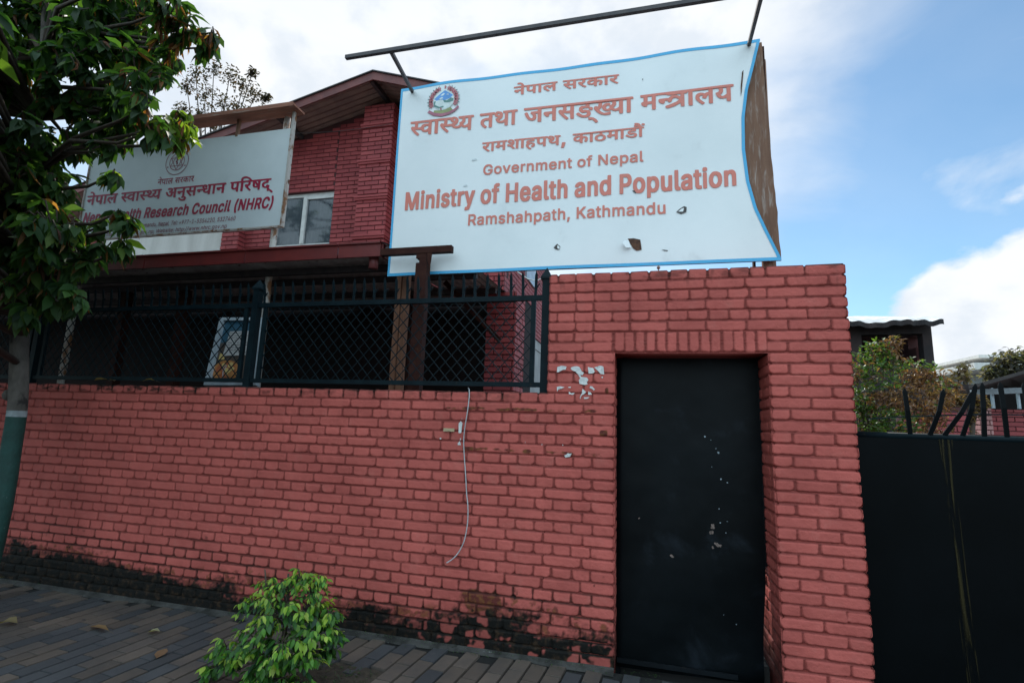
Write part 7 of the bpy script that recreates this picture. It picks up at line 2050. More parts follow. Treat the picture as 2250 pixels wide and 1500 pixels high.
# timber prop, brace and leaning notice board in the carport
wp = MB()
a, b = at(855, 860, y=.62), at(880, 860, y=.62)
x0, x1 = a.x, b.x
wp.box((x0, .60, 0), (x0 + (x1 - x0) * .46, .68, 3.0))
wp.box((x0 + (x1 - x0) * .5, .615, 0), (x1 + .005, .67, 3.0))
single("timber_prop", wp, M['timber'], (x0, .62, 0), "reddish brown timber prop under the left end of the ministry sign", "post")
br = MB()
br.bar(at(978, 620, y=1.6), at(1098, 748, y=1.6), .055, .04, up=(0, 1, 0))
single("diagonal_brace", br, M['brown_steel'], at(1098, 748, y=1.6), "slanting brown steel brace in the dark carport behind the fence", "brace")

NBY = 0.30
cr4 = [at(452, 848, y=NBY - .05), at(566, 848, y=NBY - .05), at(582, 700, y=NBY + .26), at(488, 700, y=NBY + .26)]
nb_ = thing("notice_board", cr4[0], "framed food poster leaning behind the fence post", "poster")
ax, az = (cr4[1] - cr4[0]), (cr4[3] - cr4[0])
azr = (cr4[2] - cr4[1])


def nbp(s, t, d=0.0):
    p = cr4[0].lerp(cr4[1], s).lerp(cr4[3].lerp(cr4[2], s), t)
    return p + Vector((0, -1, .25)).normalized() * d


def nquad(mb, s0, s1, t0, t1, d, mi=0):
    mb.add([nbp(s0, t0, d), nbp(s1, t0, d), nbp(s1, t1, d), nbp(s0, t1, d)], [(0, 1, 2, 3)], mi)


fr = MB()
for s0, s1, t0, t1 in ((0, .095, 0, 1), (.93, 1.0, 0, 1), (.096, .929, 0, .045), (.096, .929, .955, 1)):
    P = [nbp(s0, t0, .03), nbp(s1, t0, .03), nbp(s1, t1, .03), nbp(s0, t1, .03), nbp(s0, t0, -.02), nbp(s1, t0, -.02), nbp(s1, t1, -.02), nbp(s0, t1, -.02)]
    fr.add(P, [(0, 1, 2, 3), (7, 6, 5, 4), (0, 4, 5, 1), (1, 5, 6, 2), (2, 6, 7, 3), (3, 7, 4, 0)])
part("frame", fr, M['alu'], nb_)
po = MB()
nquad(po, .095, .93, .045, .62, .002, 0)
nquad(po, .095, .93, .621, .955, .002, 1)
po.add([nbp(.34 + .27 * math.cos(a), .21 + .15 * math.sin(a), .004) for a in np.linspace(0, 2 * math.pi, 24)[:-1]], [tuple(range(23))], 2)
po.add([nbp(.34 + .20 * math.cos(a), .22 + .11 * math.sin(a), .006) for a in np.linspace(0, 2 * math.pi, 20)[:-1]], [tuple(range(19))], 3)
for k in range(14):
    cs_, ct_ = .34 + random.uniform(-.16, .16), .22 + random.uniform(-.09, .09)
    po.add([nbp(cs_ + .045 * math.cos(a), ct_ + .028 * math.sin(a), .008 + k * .0003) for a in np.linspace(0, 2 * math.pi, 8)[:-1]], [tuple(range(7))], 2 if k % 2 else 4)
po.add([nbp(.14, .37, .005), nbp(.26, .37, .005), nbp(.27, .45, .005), nbp(.15, .46, .005)], [(0, 1, 2, 3)], 4)
part("poster", po, [painted("poster_brown", (.045, .03, .022)), painted("poster_blue", (.012, .06, .10), (.0, .02, .03), .5), painted("poster_orange", (.30, .12, .03)), painted("poster_red", (.24, .06, .02)), painted("poster_cream", (.42, .30, .11))], nb_)
pp = MB()
pp.add([nbp(.22, .42, .010), nbp(.72, .43, .010), nbp(.74, .80, .010), nbp(.27, .79, .010)], [(0, 1, 2, 3)])
part("paper_note", pp, two_tone("grey_note_paper", (.30, .29, .285), (.24, .235, .23), 30), nb_)
ln = MB()
for k in range(9):
    t = .755 - k * .036
    s = .28
    while s < .68:
        w_ = random.uniform(.03, .10)
        if random.random() < .8:
            nquad(ln, s, min(s + w_, .70), t, t + .011, .0115)
        s += w_ + .02
part("print", ln, painted("note_print", (.10, .09, .09)), nb_)
co = MB()
p0 = nbp(.40, .02, .05)
co.tube([p0, p0 + Vector((0, -.01, .10)), p0 + Vector((.03, -.01, .16)), p0 + Vector((.02, -.02, .17)), p0 + Vector((-.01, -.012, .12))], .004, 6)
part("tie", co, M['alu'], nb_)


# ------------------------------------------------------------------ foliage
LEAF_T = np.array([0.0, 0.28, 0.62, 1.0])


class Leaves:
    """Collects single leaves: a folded, drooping blade of eight points each."""

    def __init__(self):
        self.v, self.c = [], []

    def add(self, p, d, length, width, col, droop=0.25, fold=0.25, roll=0.0, curl=0.0):
        d = Vector(d).normalized()
        s = d.cross(Vector((0, 0, 1)))
        if s.length < 0.05:
            s = d.cross(Vector((random.uniform(-1, 1), random.uniform(-1, 1), 0)))
        s.normalize()
        if roll:
            s = Matrix.Rotation(roll, 3, d) @ s
        n = s.cross(d).normalized()
        p = Vector(p)

        def mid(t):
            return p + d * (length * t * (1 - 0.15 * curl * t)) + n * (-droop * length * t * t) + n * (curl * length * .35 * math.sin(t * 3))

        def side(t, w, sg):
            return mid(t) + s * (sg * w * width / 2) + n * (fold * w * width / 2)
        self.v += [mid(0), side(.28, .86, -1), mid(.28), side(.28, .86, 1), side(.62, .92, -1), mid(.62), side(.62, .92, 1), mid(1)]
        self.c += [col] * 8

    def build(self, name, mat, parent):
        n = len(self.v) // 8
        fs = []
        for i in range(n):
            b = i * 8
            fs += [(b, b + 1, b + 2), (b, b + 2, b + 3), (b + 1, b + 4, b + 5, b + 2), (b + 2, b + 5, b + 6, b + 3), (b + 4, b + 7, b + 5), (b + 5, b + 7, b + 6)]
        col = np.ones((len(self.v), 4), np.float32)
        col[:, :3] = np.array(self.c)
        me = mesh_from(name, self.v, fs, mat, origin=ORIGIN[parent.name], smooth=True, attr={"leaf": col})
        return link(name, me, parent)


def rnd_dir(zlo=-1, zhi=1):
    z = random.uniform(zlo, zhi)
    a = random.uniform(0, 2 * math.pi)
    r = math.sqrt(max(0, 1 - z * z))
    return Vector((r * math.cos(a), r * math.sin(a), z))


def jit(c, k=.2):
    f = random.uniform(1 - k, 1 + k)
    return tuple(x * f * random.uniform(.93, 1.07) for x in c)


GREENS = [(0.024, 0.060, 0.019), (0.030, 0.074, 0.022), (0.036, 0.084, 0.022), (0.020, 0.048, 0.020)]
DRY = [(0.20, 0.085, 0.035), (0.15, 0.060, 0.030), (0.24, 0.125, 0.05), (0.10, 0.045, 0.03)]


SUNLIT_LIME = [(0.10, 0.17, 0.03), (0.14, 0.21, 0.035), (0.07, 0.13, 0.03)]  # sunlight painted into the leaf colour at the right-hand tips
LIT_GREENS = [(0.055, 0.115, 0.034), (0.070, 0.140, 0.040), (0.045, 0.095, 0.034), (0.036, 0.080, 0.030)]  # paler greens: front light painted into the lower leaves


def spray(L, T, tip, root, n, ll, wl, dry=0.06, greens=GREENS, up=0.0):
    """A twig from root to tip with leaves set alternately along it and a rosette at its end."""
    tip, root = Vector(tip), Vector(root)
    mid = root.lerp(tip, .55) + Vector((random.uniform(-.05, .05), random.uniform(-.05, .05), .05))
    T.tube([root, mid, tip], [.008, .006, .003], 5)
    ax = (tip - mid).normalized()
    for i in range(n):
        t = random.uniform(.25, 1.0) if i > n * .45 else random.uniform(.85, 1.02)
        p = root.lerp(mid, t / .55) if t < .55 else mid.lerp(tip, (t - .55) / .45)
        out = rnd_dir(-.9, .5 + up)
        d = (out + ax * .7 + Vector((0, 0, -.30 + up))).normalized()
        if random.random() < dry:
            L.add(p, d + Vector((0, 0, -.6)), ll * random.uniform(.7, 1.1), wl * random.uniform(.28, .5), jit(random.choice(DRY)), random.uniform(.0, .5), random.uniform(.8, 1.6), random.uniform(-1, 1), random.uniform(-.5, .5))
        else:
            k = random.random()
            col = jit(random.choice(greens))
            if k > .90:
                col = tuple(x * y for x, y in zip(col, (2.2, 1.7, 1.1)))
            L.add(p, d, ll * random.uniform(.65, 1.15), wl * random.uniform(.75, 1.15), col, random.uniform(.1, .5), random.uniform(.15, .5), random.uniform(-.7, .7))


# ------------------------------------------------------------------ street tree on the left
ty = -0.45
tb = at(-28, 1262, y=ty)
tree = thing("street_tree", (tb.x, ty, 0), "leafy street tree with green painted trunk foot and white ring before the brick wall", "tree")
axis = [(-52, 1330, .155), (-34, 1262, .145), (-14, 1190, .135), (2, 1120, .13), (16, 1050, .125), (26, 980, .122), (34, 930, .12), (37, 908, .119), (39, 890, .118), (41, 850, .12), (42, 800, .118), (43, 740, .118), (46, 690, .115), (50, 640, .105), (55, 560, .09), (62, 470, .08), (70, 380, .07), (85, 260, .06), (95, 120, .05), (100, -60, .04)]
pts, rads = [], []
for px, py, r in axis:
    p = at(px, py, y=ty)
    pts.append(p)
    rads.append(r * .56)
pts[0].z = min(pts[0].z, -.02)
fine, fr_ = [], []
for i in range(len(pts) - 1):
    m_ = 6
    for k in range(m_):
        t = k / m_
        fine.append(pts[i].lerp(pts[i + 1], t))
        fr_.append(rads[i] * (1 - t) + rads[i + 1] * t)
fine.append(pts[-1])
fr_.append(rads[-1])
zw0, zw1 = at(37, 914, y=ty).z, at(38, 904, y=ty).z
tm = MB()
n = 16
for i, p in enumerate(fine):
    for k in range(n):
        a = 2 * math.pi * k / n
        lump = 1 + .10 * (float(vnoise(p.z * 3 + math.cos(a) * .8, math.sin(a) * .8 + 5, 201, 3)) - .5) + .16 * max(0, float(vnoise(p.z * 5 + math.cos(a) * 1.5, math.sin(a) * 1.5 + 9, 202, 2)) - .66)
        tm.v.append((p.x + fr_[i] * lump * math.cos(a), p.y + fr_[i] * lump * math.sin(a), p.z))
for i in range(len(fine) - 1):
    zc_ = (fine[i].z + fine[i + 1].z) / 2
    mi = 1 if zc_ < zw0 else (2 if zc_ < zw1 + .012 else 0)
    for k in range(n):
        tm.f.append([i * n + k, i * n + (k + 1) % n, (i + 1) * n + (k + 1) % n, (i + 1) * n + k])
        tm.m.append(mi)
        tm.c.append(None)
for py, r, sg in ((868, .042, -1), (955, .03, -.6)):                    # burrs
    c = at(36, py, y=ty) + Vector((sg * .055, -.03, 0))
    b0 = len(tm.v)
    for i in range(5):
        th = math.pi * i / 4
        for k in range(8):
            ph = 2 * math.pi * k / 8
            tm.v.append((c.x + r * .8 * math.sin(th) * math.cos(ph), c.y + r * math.sin(th) * math.sin(ph), c.z + r * 1.2 * math.cos(th)))
    for i in range(4):
        for k in range(8):
            tm.f.append([b0 + i * 8 + k, b0 + i * 8 + (k + 1) % 8, b0 + (i + 1) * 8 + (k + 1) % 8, b0 + (i + 1) * 8 + k])
            tm.m.append(0 if c.z > zw1 else 1)
            tm.c.append(None)
part("trunk", tm, [M['bark'], M['bark_green'], M['bark_white']], tree, True)
# foliage masses: (px, py, radius px, y) in the photograph's view, converted to places in the air
masses = [
    (30, 30, 80, -.5), (120, 40, 85, -.3), (215, 35, 85, -.5), (300, 30, 75, -.2), (365, 25, 55, -.6), (60, 100, 70, -.1), (150, 120, 85, -.7), (240, 120, 80, -.4),
    (320, 110, 75, -.1), (395, 85, 60, -.4), (440, 78, 38, -.2), (300, 175, 70, -.6), (360, 140, 45, -.3), (225, 190, 65, -.2), (130, 200, 45, -.6), (20, 190, 45, -.8),
    (270, 235, 62, -.3), (330, 225, 48, -.7), (375, 265, 48, -.4), (400, 300, 32, -.3), (330, 290, 42, -.6), (240, 280, 50, -.2), (170, 260, 45, -.5), (60, 270, 50, -.9),
    (20, 300, 60, -.6), (110, 330, 60, -.4), (170, 320, 40, -.1), (240, 318, 22, -.5), (30, 390, 70, -.8), (110, 410, 65, -.5), (130, 400, 40, -.3), (240, 388, 12, -.6),
    (40, 480, 75, -.6), (120, 490, 75, -.9), (150, 485, 44, -.5), (215, 500, 28, -.4), (285, 495, 16, -.6), (258, 468, 12, -.55), (468, 72, 20, -.25), (455, 105, 14, -.2), (418, 282, 24, .0), (395, 255, 26, .05), (60, 150, 80, .1), (150, 60, 80, .2), (250, 90, 70, .2), (80, 360, 70, -.2), (60, 440, 70, -.2), (130, 530, 60, -.3), (70, 600, 60, -.3), (30, 560, 70, -.5), (110, 570, 70, -.8),
    (180, 560, 55, -.4), (225, 545, 34, -.6), (272, 548, 18, -.5), (25, 630, 50, -.9), (90, 640, 55, -.5), (150, 640, 45, -.7), (190, 590, 26, -.6), (165, 660, 18, -.5), (60, 690, 25, -.8),
]
for k in range(230):                                                   # unseen masses added left of the frame to shade the wall
    q = Vector((random.uniform(-8.4, -3.2), random.uniform(-3.4, -.75), random.uniform(2.3, 4.9)))
    if (q.y + 3.716) * 1.21 < (0.18 - q.x) * .715 - .75:
        masses.append((q, None, None, None))
# more unseen crown added above and left of the frame, for its shade
for k in range(30):
    masses.append((random.uniform(-420, -40), random.uniform(-250, 620), random.uniform(60, 95), random.uniform(-1.1, .1)))
for k in range(26):
    masses.append((random.uniform(-100, 330), random.uniform(-420, -60), random.uniform(60, 95), random.uniform(-1.0, .1)))
L, T = Leaves(), MB()
spine = [p for p in pts[10:]]
for px, py, r, y in masses:
    if py is None:
        c, rad, px, py = px, random.uniform(.36, .5), -500, 0
    else:
        c = at(px, py, y=y)
        rad = r / 1125.0 * (c - CAM).dot(CW)
    near = min(spine, key=lambda q: (q - c).length + (1.0 if q.z > c.z + .1 else 0))
    inner = near.lerp(c, .75)
    mid = near.lerp(inner, .5) + Vector((random.uniform(-.12, .12), random.uniform(-.12, .12), .10))
    T.tube([near, mid, inner, c], [.028, .020, .013, .007], 6)
    vis = px > -60 and py > -80
    ns = max(3, int((rad / .10) ** 2 * 2.1)) if vis else max(3, int((rad / .12) ** 2 * 1.5))
    for k in range(ns):
        o = rnd_dir(-1, 1) * rad * (random.random() ** .45)
        tip = c + Vector((o.x, o.y * .8, o.z))
        root = c + Vector((o.x * .25, o.y * .25, o.z * .25 - .02))
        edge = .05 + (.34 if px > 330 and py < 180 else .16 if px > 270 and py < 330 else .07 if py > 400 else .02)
        spray(L, T, tip, root, 9 if vis else 8, 0.166, .072, edge, SUNLIT_LIME if px > 365 and 225 < py < 330 else LIT_GREENS if py > 340 and random.random() < .7 else GREENS)
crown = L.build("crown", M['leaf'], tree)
part("branches", T, M['twig'], tree, True)

# ------------------------------------------------------------------ small shrub on the pavement
sb0 = at(612, 1520, z=0)
SB = Vector((-1.885, -.86, 0))
shr = thing("ficus_shrub", SB, "young bushy ficus shrub with drooping glossy leaves in a pavement pit", "shrub")
stem = MB()
stem.tube([SB + Vector((0, 0, -.05)), SB + Vector((.01, .01, .2)), SB + Vector((0, .02, .42)), SB + Vector((-.02, .03, .62))], [.022, .017, .012, .006], 8)
dead = at(582, 1250, y=SB.y - .05)
stem.tube([at(586, 1300, y=SB.y - .05), dead], [.005, .004], 5)
L, T = Leaves(), MB()
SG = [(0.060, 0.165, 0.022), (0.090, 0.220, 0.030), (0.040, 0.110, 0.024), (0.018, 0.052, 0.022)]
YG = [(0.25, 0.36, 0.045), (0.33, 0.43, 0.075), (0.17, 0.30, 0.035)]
lobes = [(640, 1285, 55, -.84, 1), (555, 1330, 34, -.88, .8), (600, 1285, 40, -.86, 1), (695, 1280, 34, -.82, 1), (660, 1268, 30, -.84, 1), (720, 1375, 34, -.8, .5), (500, 1425, 34, -.9, .2), (590, 1320, 45, -.9, .8), (680, 1300, 40, -.82, .9), (610, 1350, 62, -.95, .6), (680, 1350, 55, -.85, .6), (725, 1345, 24, -.8, .5), (560, 1400, 58, -.95, .25), (620, 1410, 62, -1.0, .25), (680, 1400, 50, -.9, .25),
         (535, 1430, 42, -.95, .15), (590, 1450, 50, -1.0, .15), (650, 1455, 50, -1.0, .2), (700, 1430, 36, -.85, .2), (510, 1445, 28, -.9, .1), (462, 1468, 15, -.9, .15), (735, 1395, 16, -.82, .2), (600, 1490, 45, -.95, .1), (560, 1490, 35, -.95, .1), (655, 1500, 30, -.9, .1)]
for px, py, r, y, young in lobes:
    c = at(px, py, y=y)
    rad = r / 1125.0 * (c - CAM).dot(CW)
    zb = max(.1, min(.55, c.z - .1))
    root = SB + Vector((0, .02, zb))
    T.tube([root, root.lerp(c, .5) + Vector((0, 0, .03)), c], [.007, .005, .003], 5)
    for k in range(int(6 + (rad / .05) ** 2 * 1.15)):
        o = rnd_dir(-.75, 1)
        o = Vector((o.x, o.y, o.z * .8 - .05)) * rad * random.uniform(.75, 1.25)
        a_ = c + o * .1
        b_ = c + o + Vector((0, 0, -.012))
        m_ = a_.lerp(b_, .55) + Vector((0, 0, .018))
        if b_.z < .02:
            continue
        T.tube([a_, m_, b_], [.0028, .002, .0012], 4)
        nl = random.randint(6, 10)
        hd_ = Vector((o.x, o.y, 0)).normalized() if Vector((o.x, o.y, 0)).length > .001 else Vector((1, 0, 0))
        sd_ = Vector((-hd_.y, hd_.x, 0))
        for i in range(nl):
            t = .22 + .78 * i / (nl - 1)
            q = a_.lerp(m_, t / .55) if t < .55 else m_.lerp(b_, (t - .55) / .45)
            sgn = -1 if i % 2 else 1
            d = hd_ * random.uniform(.2, .7) + sd_ * sgn * random.uniform(.3, .9) + Vector((0, 0, random.uniform(-1.1, -.25)))
            if t > .95:
                d = hd_ + Vector((0, 0, random.uniform(-.6, .3)))
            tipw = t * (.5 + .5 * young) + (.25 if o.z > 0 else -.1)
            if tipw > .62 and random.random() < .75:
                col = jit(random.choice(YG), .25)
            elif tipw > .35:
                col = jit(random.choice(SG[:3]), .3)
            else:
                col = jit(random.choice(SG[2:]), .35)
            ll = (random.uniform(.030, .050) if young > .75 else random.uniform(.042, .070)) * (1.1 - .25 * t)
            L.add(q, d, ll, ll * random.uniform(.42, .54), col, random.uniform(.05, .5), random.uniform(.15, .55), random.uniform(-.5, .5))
L.build("foliage", M['leaf_small'], shr)
part("stem", stem, M['twig'], shr, True)
part("branches", T, M['twig'], shr, True)
# tree pit
pit = MB()
xs, ys = np.linspace(-1.95, -1.40, 30), np.linspace(-1.0, -.47, 28)
U, V = np.meshgrid(xs, ys)
Zp = -.004 + .03 * (vnoise(U * 30, V * 30, 231, 4) - .35) * np.clip(1 - ((U + 1.67) / .27) ** 8, 0, 1)
idx = np.arange(U.size).reshape(U.shape)
ff = np.stack([idx[:-1, :-1], idx[:-1, 1:], idx[1:, 1:], idx[1:, :-1]], -1).reshape(-1, 4)
tag(link("soil", mesh_from("soil", np.stack([U, V, Zp], -1).reshape(-1, 3), ff, M['soil'], smooth=True)), kind='structure')
L = Leaves()
gd = bpy.data.objects.new("weeds", None)
for k in range(420):
    x, y = random.uniform(-1.93, -1.42), random.uniform(-.98, -.49)
    L.add((x, y, .005), rnd_dir(.1, .8), random.uniform(.008, .02), random.uniform(.005, .009), jit((.025, .055, .02), .5), .2, .2)
for k in range(420):                                                # moss and seedlings along the foot of the wall
    x = random.uniform(-3.0, .3) if k % 3 else random.uniform(-6, .3)
    y = -.02 - abs(random.gauss(0, .045))
    L.add((x, y, .022 if y > -.06 else .008), rnd_dir(.1, .9), random.uniform(.006, .018), random.uniform(.004, .008), jit((.03, .06, .02), .5), .2, .2)
dummy = thing("weeds", (0, 0, 0), "tiny weeds", "weeds")
w_o = L.build("weeds", M['leaf_small'], dummy)
w_o.parent = None
bpy.data.objects.remove(dummy)
w_o.name = "weeds"
tag(w_o, None, None, kind='stuff')

# ------------------------------------------------------------------ fallen dry leaves
M['dry_leaf'] = leaf_material("dry_leaf", .2, .7)


def dry_leaf(px, py, plane, length, width, rot, curl, col, label, grp):
    p = at(px, py, z=plane[1]) if plane[0] == 'z' else at(px, py, y=plane[1])
    r = thing("dry_leaf", p, label, "leaf", grp)
    L = Leaves()
    d = Vector((math.cos(rot), math.sin(rot), .05))
    L.add(p - d * length / 2 + Vector((0, 0, .010)), d, length, width, tuple(x * .62 for x in col), -.02, .45, random.uniform(-.2, .2), curl)
    o = L.build("blade", M['dry_leaf'], r)
    st = MB()
    st.tube([p + d * (length * .46) + Vector((0, 0, .012)), p + d * (length * .72) + Vector((0, 0, .006))], [.0025, .0018], 5)
    part("stalk", st, M['twig'], r)


G1 = "dry leaves on the pavement"
dry_leaf(218, 1384, ('z', .0), .24, .05, 2.95 + math.pi, .1, (.34, .20, .09), "long curled tan leaf lying on the pavers", G1)
dry_leaf(338, 1391, ('z', .0), .085, .06, .4, .2, (.46, .42, .25), "small pale yellowish leaf on the pavers", G1)
dry_leaf(354, 1438, ('z', .0), .13, .07, 2.0, -.2, (.33, .18, .10), "brown pointed leaf on the pavers nearest the shrub", G1)
dry_leaf(18, 1373, ('z', .0), .15, .09, .2, .3, (.32, .24, .12), "crumpled tan leaf at the left edge of the pavers", G1)
dry_leaf(10, 1274, ('z', .0), .17, .06, .1, .2, (.34, .30, .14), "olive yellow leaf beside the painted tree foot", G1)
dry_leaf(92, 1285, ('z', .0), .12, .05, .1, .2, (.25, .19, .10), "dull leaf by the mouldy wall foot", G1)
G2 = "dry leaves on the low wall"
dry_leaf(222, 838, ('y', .05), .15, .06, .15, .2, (.36, .24, .12), "broad tan leaf on the low wall behind the tree", G2)
dry_leaf(246, 839, ('y', .07), .11, .05, 2.8, .2, (.24, .16, .09), "dull brown leaf beside the broad tan leaf on the wall", G2)
dry_leaf(328, 840, ('y', .03), .11, .03, 1.0, .5, (.46, .32, .10), "thin ochre leaf standing on the low wall", G2)


# ------------------------------------------------------------------ cord, paper scraps, little things on the wall
cd = MB()
line = [(1031, 858), (1031, 872), (1027, 905), (1022, 935), (1019, 965), (1020, 1000), (1023, 1040), (1025, 1080), (1028, 1110), (1028, 1140), (1025, 1165), (1019, 1190), (1008, 1212), (996, 1226), (981, 1236)]
cp_ = [at(x, y, y=-.016 - .012 * math.sin(i * .9) - .03 * (i > 9) * (i - 9) / 5) for i, (x, y) in enumerate(line)]
fine = []
for i in range(len(cp_) - 1):
    for k in range(4):
        t = k / 4
        p0, p1, p2, p3 = cp_[max(i - 1, 0)], cp_[i], cp_[i + 1], cp_[min(i + 2, len(cp_) - 1)]
        fine.append(0.5 * ((2 * p1) + (p2 - p0) * t + (2 * p0 - 5 * p1 + 4 * p2 - p3) * t * t + (3 * p1 - p0 - 3 * p2 + p3) * t ** 3))
fine.append(cp_[-1])
fine = [at(1029, 852, y=.10), at(1031, 856, y=.03)] + fine
cd.tube(fine, .0042, 7)
single("cord", cd, M['cord'], fine[2], "thin grey cord hanging down the brick wall from the fence", "cord", smooth=True)


def scrap(name, shapes, label, mat='paper', cat="paper", y=-.0065):
    mb = MB()
    for pts in shapes:
        P = [at(px, py, y=y) for px, py in pts]
        c = sum(P, Vector()) / len(P)
        out = []
        for i, p in enumerate(P):
            q = P[(i + 1) % len(P)]
            for t in (0, .5):
                r = p.lerp(q, t)
                out.append(r + Vector((random.uniform(-.002, .002), 0, random.uniform(-.002, .002))) + Vector((0, random.uniform(-.0015, .0005), 0)))
        mb.poly(out, 0)
    p0 = at(*shapes[0][0], y=0)
    return single(name, mb, M[mat], p0, label, cat)


scrap("torn_poster", [[(1224, 806), (1233, 803), (1245, 805), (1243, 811), (1237, 812), (1230, 816), (1224, 818)],
                      [(1254, 807), (1266, 804), (1274, 807), (1277, 814), (1283, 819), (1280, 824), (1275, 823), (1277, 828), (1290, 829), (1293, 834), (1289, 840), (1292, 844), (1284, 845), (1273, 843), (1272, 835), (1275, 830), (1270, 822), (1264, 816), (1256, 813)],
                      [(1292, 806), (1304, 808), (1307, 816), (1302, 820), (1293, 820)], [(1305, 807), (1317, 803), (1326, 805), (1327, 822), (1319, 821), (1312, 812)], [(1322, 827), (1325, 827), (1325, 830), (1322, 830)],
                      [(1224, 850), (1232, 848), (1241, 850), (1234, 853), (1226, 856), (1224, 861)], [(1249, 849), (1255, 849), (1254, 852), (1249, 851)], [(1250, 860), (1256, 863), (1263, 863), (1258, 867), (1250, 866)],
                      [(1280, 853), (1284, 857), (1287, 862), (1283, 866), (1278, 868), (1275, 876), (1274, 872), (1278, 863)], [(1296, 848), (1302, 849), (1304, 852), (1308, 855), (1305, 857), (1299, 853), (1295, 852)], [(1292, 859), (1298, 861), (1300, 866), (1292, 867)], [(1283, 873), (1295, 872), (1292, 875), (1284, 876)]],
      "white shreds of a torn poster on the brick beside the steel door", cat="poster")
scrap("paper_strip", [[(1008, 930), (1012, 924), (1016, 928), (1014, 950), (1007, 951)], [(1015, 917), (1016, 921), (1014, 922)]], "narrow torn white paper strip beside the hanging cord")
scrap("paper_scrap", [[(1005, 974), (1010, 969), (1013, 977), (1006, 977)], [(1011, 962), (1014, 963), (1011, 968)]], "little white paper scrap under the narrow strip by the cord")
scrap("paper_scrap", [[(1240, 1001), (1247, 995), (1256, 996), (1253, 1002), (1243, 1005)]], "small white paper scrap on scraped red brick left of the door")
scrap("paper_scrap", [[(966, 962), (969, 960), (970, 964), (967, 965)], [(1153, 970), (1155, 971), (1154, 973)], [(1190, 974), (1192, 976), (1190, 978)], [(1236, 976), (1238, 977), (1236, 979)]], "tiny white paper flecks on the wall below the beige tag")
sw = MB()
a, b = at(975, 940, y=-.012), at(998, 948, y=-.012)
sw.box((a.x, -.018, b.z), (b.x, -.004, a.z))
sw.box((a.x + .022, -.021, b.z + .006), (a.x + .052, -.0185, a.z - .008))
single("beige_tag", sw, two_tone("beige_plastic", (.42, .33, .20), (.34, .26, .15), 20, rough=.5), a, "small beige plate fixed on the brick wall left of the paper strip", "plate")
gl = MB()
c = at(1447, 588, y=1.2)
for i in range(7):
    th = math.pi * i / 6
    for k in range(10):
        ph = 2 * math.pi * k / 10
        gl.v.append((c.x + .018 * math.sin(th) * math.cos(ph), c.y + .018 * math.sin(th) * math.sin(ph), c.z + .018 * math.cos(th)))
for i in range(6):
    for k in range(10):
        gl.f.append([i * 10 + k, i * 10 + (k + 1) % 10, (i + 1) * 10 + (k + 1) % 10, (i + 1) * 10 + k])
        gl.m.append(0)
        gl.c.append(None)
gl.tube([(c.x, c.y, 0), (c.x, c.y, c.z - .017)], .006, 6)
single("globe_lamp", gl, M['white_plaster'], (c.x, c.y, 0), "small white globe on a thin stem showing just above the tall wall", "lamp", smooth=True)
# wires under the ministry sign
wr = MB()
ws = [at(x, y, y=.3) for x, y in ((1137, 597), (1150, 606), (1160, 613), (1178, 617), (1192, 611))]
wr.tube(ws, .005, 6)
single("pale_wire", wr, M['white_frame'], ws[0], "pale sagging wire under the ministry sign by the fence end", "wire", smooth=True)
wr = MB()
a, b = at(560, 286, y=2.95), at(884, 270, y=2.95)
p0, p1 = at(640, 293, y=2.70), at(862, 272, y=2.70)
wr.tube([p0.lerp(p1, t) + Vector((0, 0, -.04 * math.sin(t * math.pi))) for t in np.linspace(0, 1, 12)], .005, 5)
single("dark_wire", wr, M['dark_bar'], p0, "thin dark wire crossing the brick gable", "wire")

# ------------------------------------------------------------------ yard beyond the big gate
# burnt-out tower with sheet roof
TY0 = 11.0
tx0, tx1 = at(1866, 760, y=TY0).x - 1.2, at(2052, 780, y=TY0).x
tz1 = at(1950, 705, y=TY0).z
tw = thing("burnt_tower", (tx1, TY0, 0), "dark burnt-out building with empty windows and ragged sheet roof behind the bush", "building")
M['burnt'] = two_tone("burnt_wall", (0.035, 0.022, 0.020), (0.014, 0.012, 0.013), 1.5, rough=.95)
M['burnt_red'] = two_tone("burnt_red_wall", (0.11, 0.03, 0.028), (0.05, 0.018, 0.017), 1.8, rough=.9)
D_ = 4.2


def wall_with_holes(mb, x0, x1, z0, z1, y0, y1, holes, mi=0):
    xs = sorted({x0, x1, *[h[0] for h in holes], *[h[1] for h in holes]})
    for a, b in zip(xs[:-1], xs[1:]):
        cuts = [(h[2], h[3]) for h in holes if h[0] <= a + 1e-6 and h[1] >= b - 1e-6]
        z = z0
        for c0, c1 in sorted(cuts):
            mb.box((a, y0, z), (b, y1, c0), mi)
            z = c1
        mb.box((a, y0, z), (b, y1, z1), mi)


f_ = MB()
w1 = (at(1972, 770, y=TY0).x, at(2030, 770, y=TY0).x, at(1990, 800, y=TY0).z, at(1990, 733, y=TY0).z)
w2 = (at(1895, 770, y=TY0).x, at(1955, 770, y=TY0).x, at(1920, 800, y=TY0).z, at(1920, 735, y=TY0).z)
wall_with_holes(f_, tx0, tx1, 0, tz1, TY0, TY0 + .25, [w2, w1])
part("front_wall", f_, M['burnt'], tw)
f_ = MB()
yb = TY0 + D_
h1 = (at(1971, 770, y=yb).x, at(1986, 770, y=yb).x, at(1980, 768, y=yb).z, at(1980, 750, y=yb).z)
h2 = (at(2009, 760, y=yb).x, at(2025, 760, y=yb).x, at(2015, 768, y=yb).z, at(2015, 737, y=yb).z)
wall_with_holes(f_, tx0, tx1 + .2, 0, tz1 + .225 * D_ - .12, yb - .25, yb, [])
part("back_wall", f_, M['burnt'], tw)
f_ = MB()
y0_, y1_ = TY0 + .251, yb - .251
gaps = []
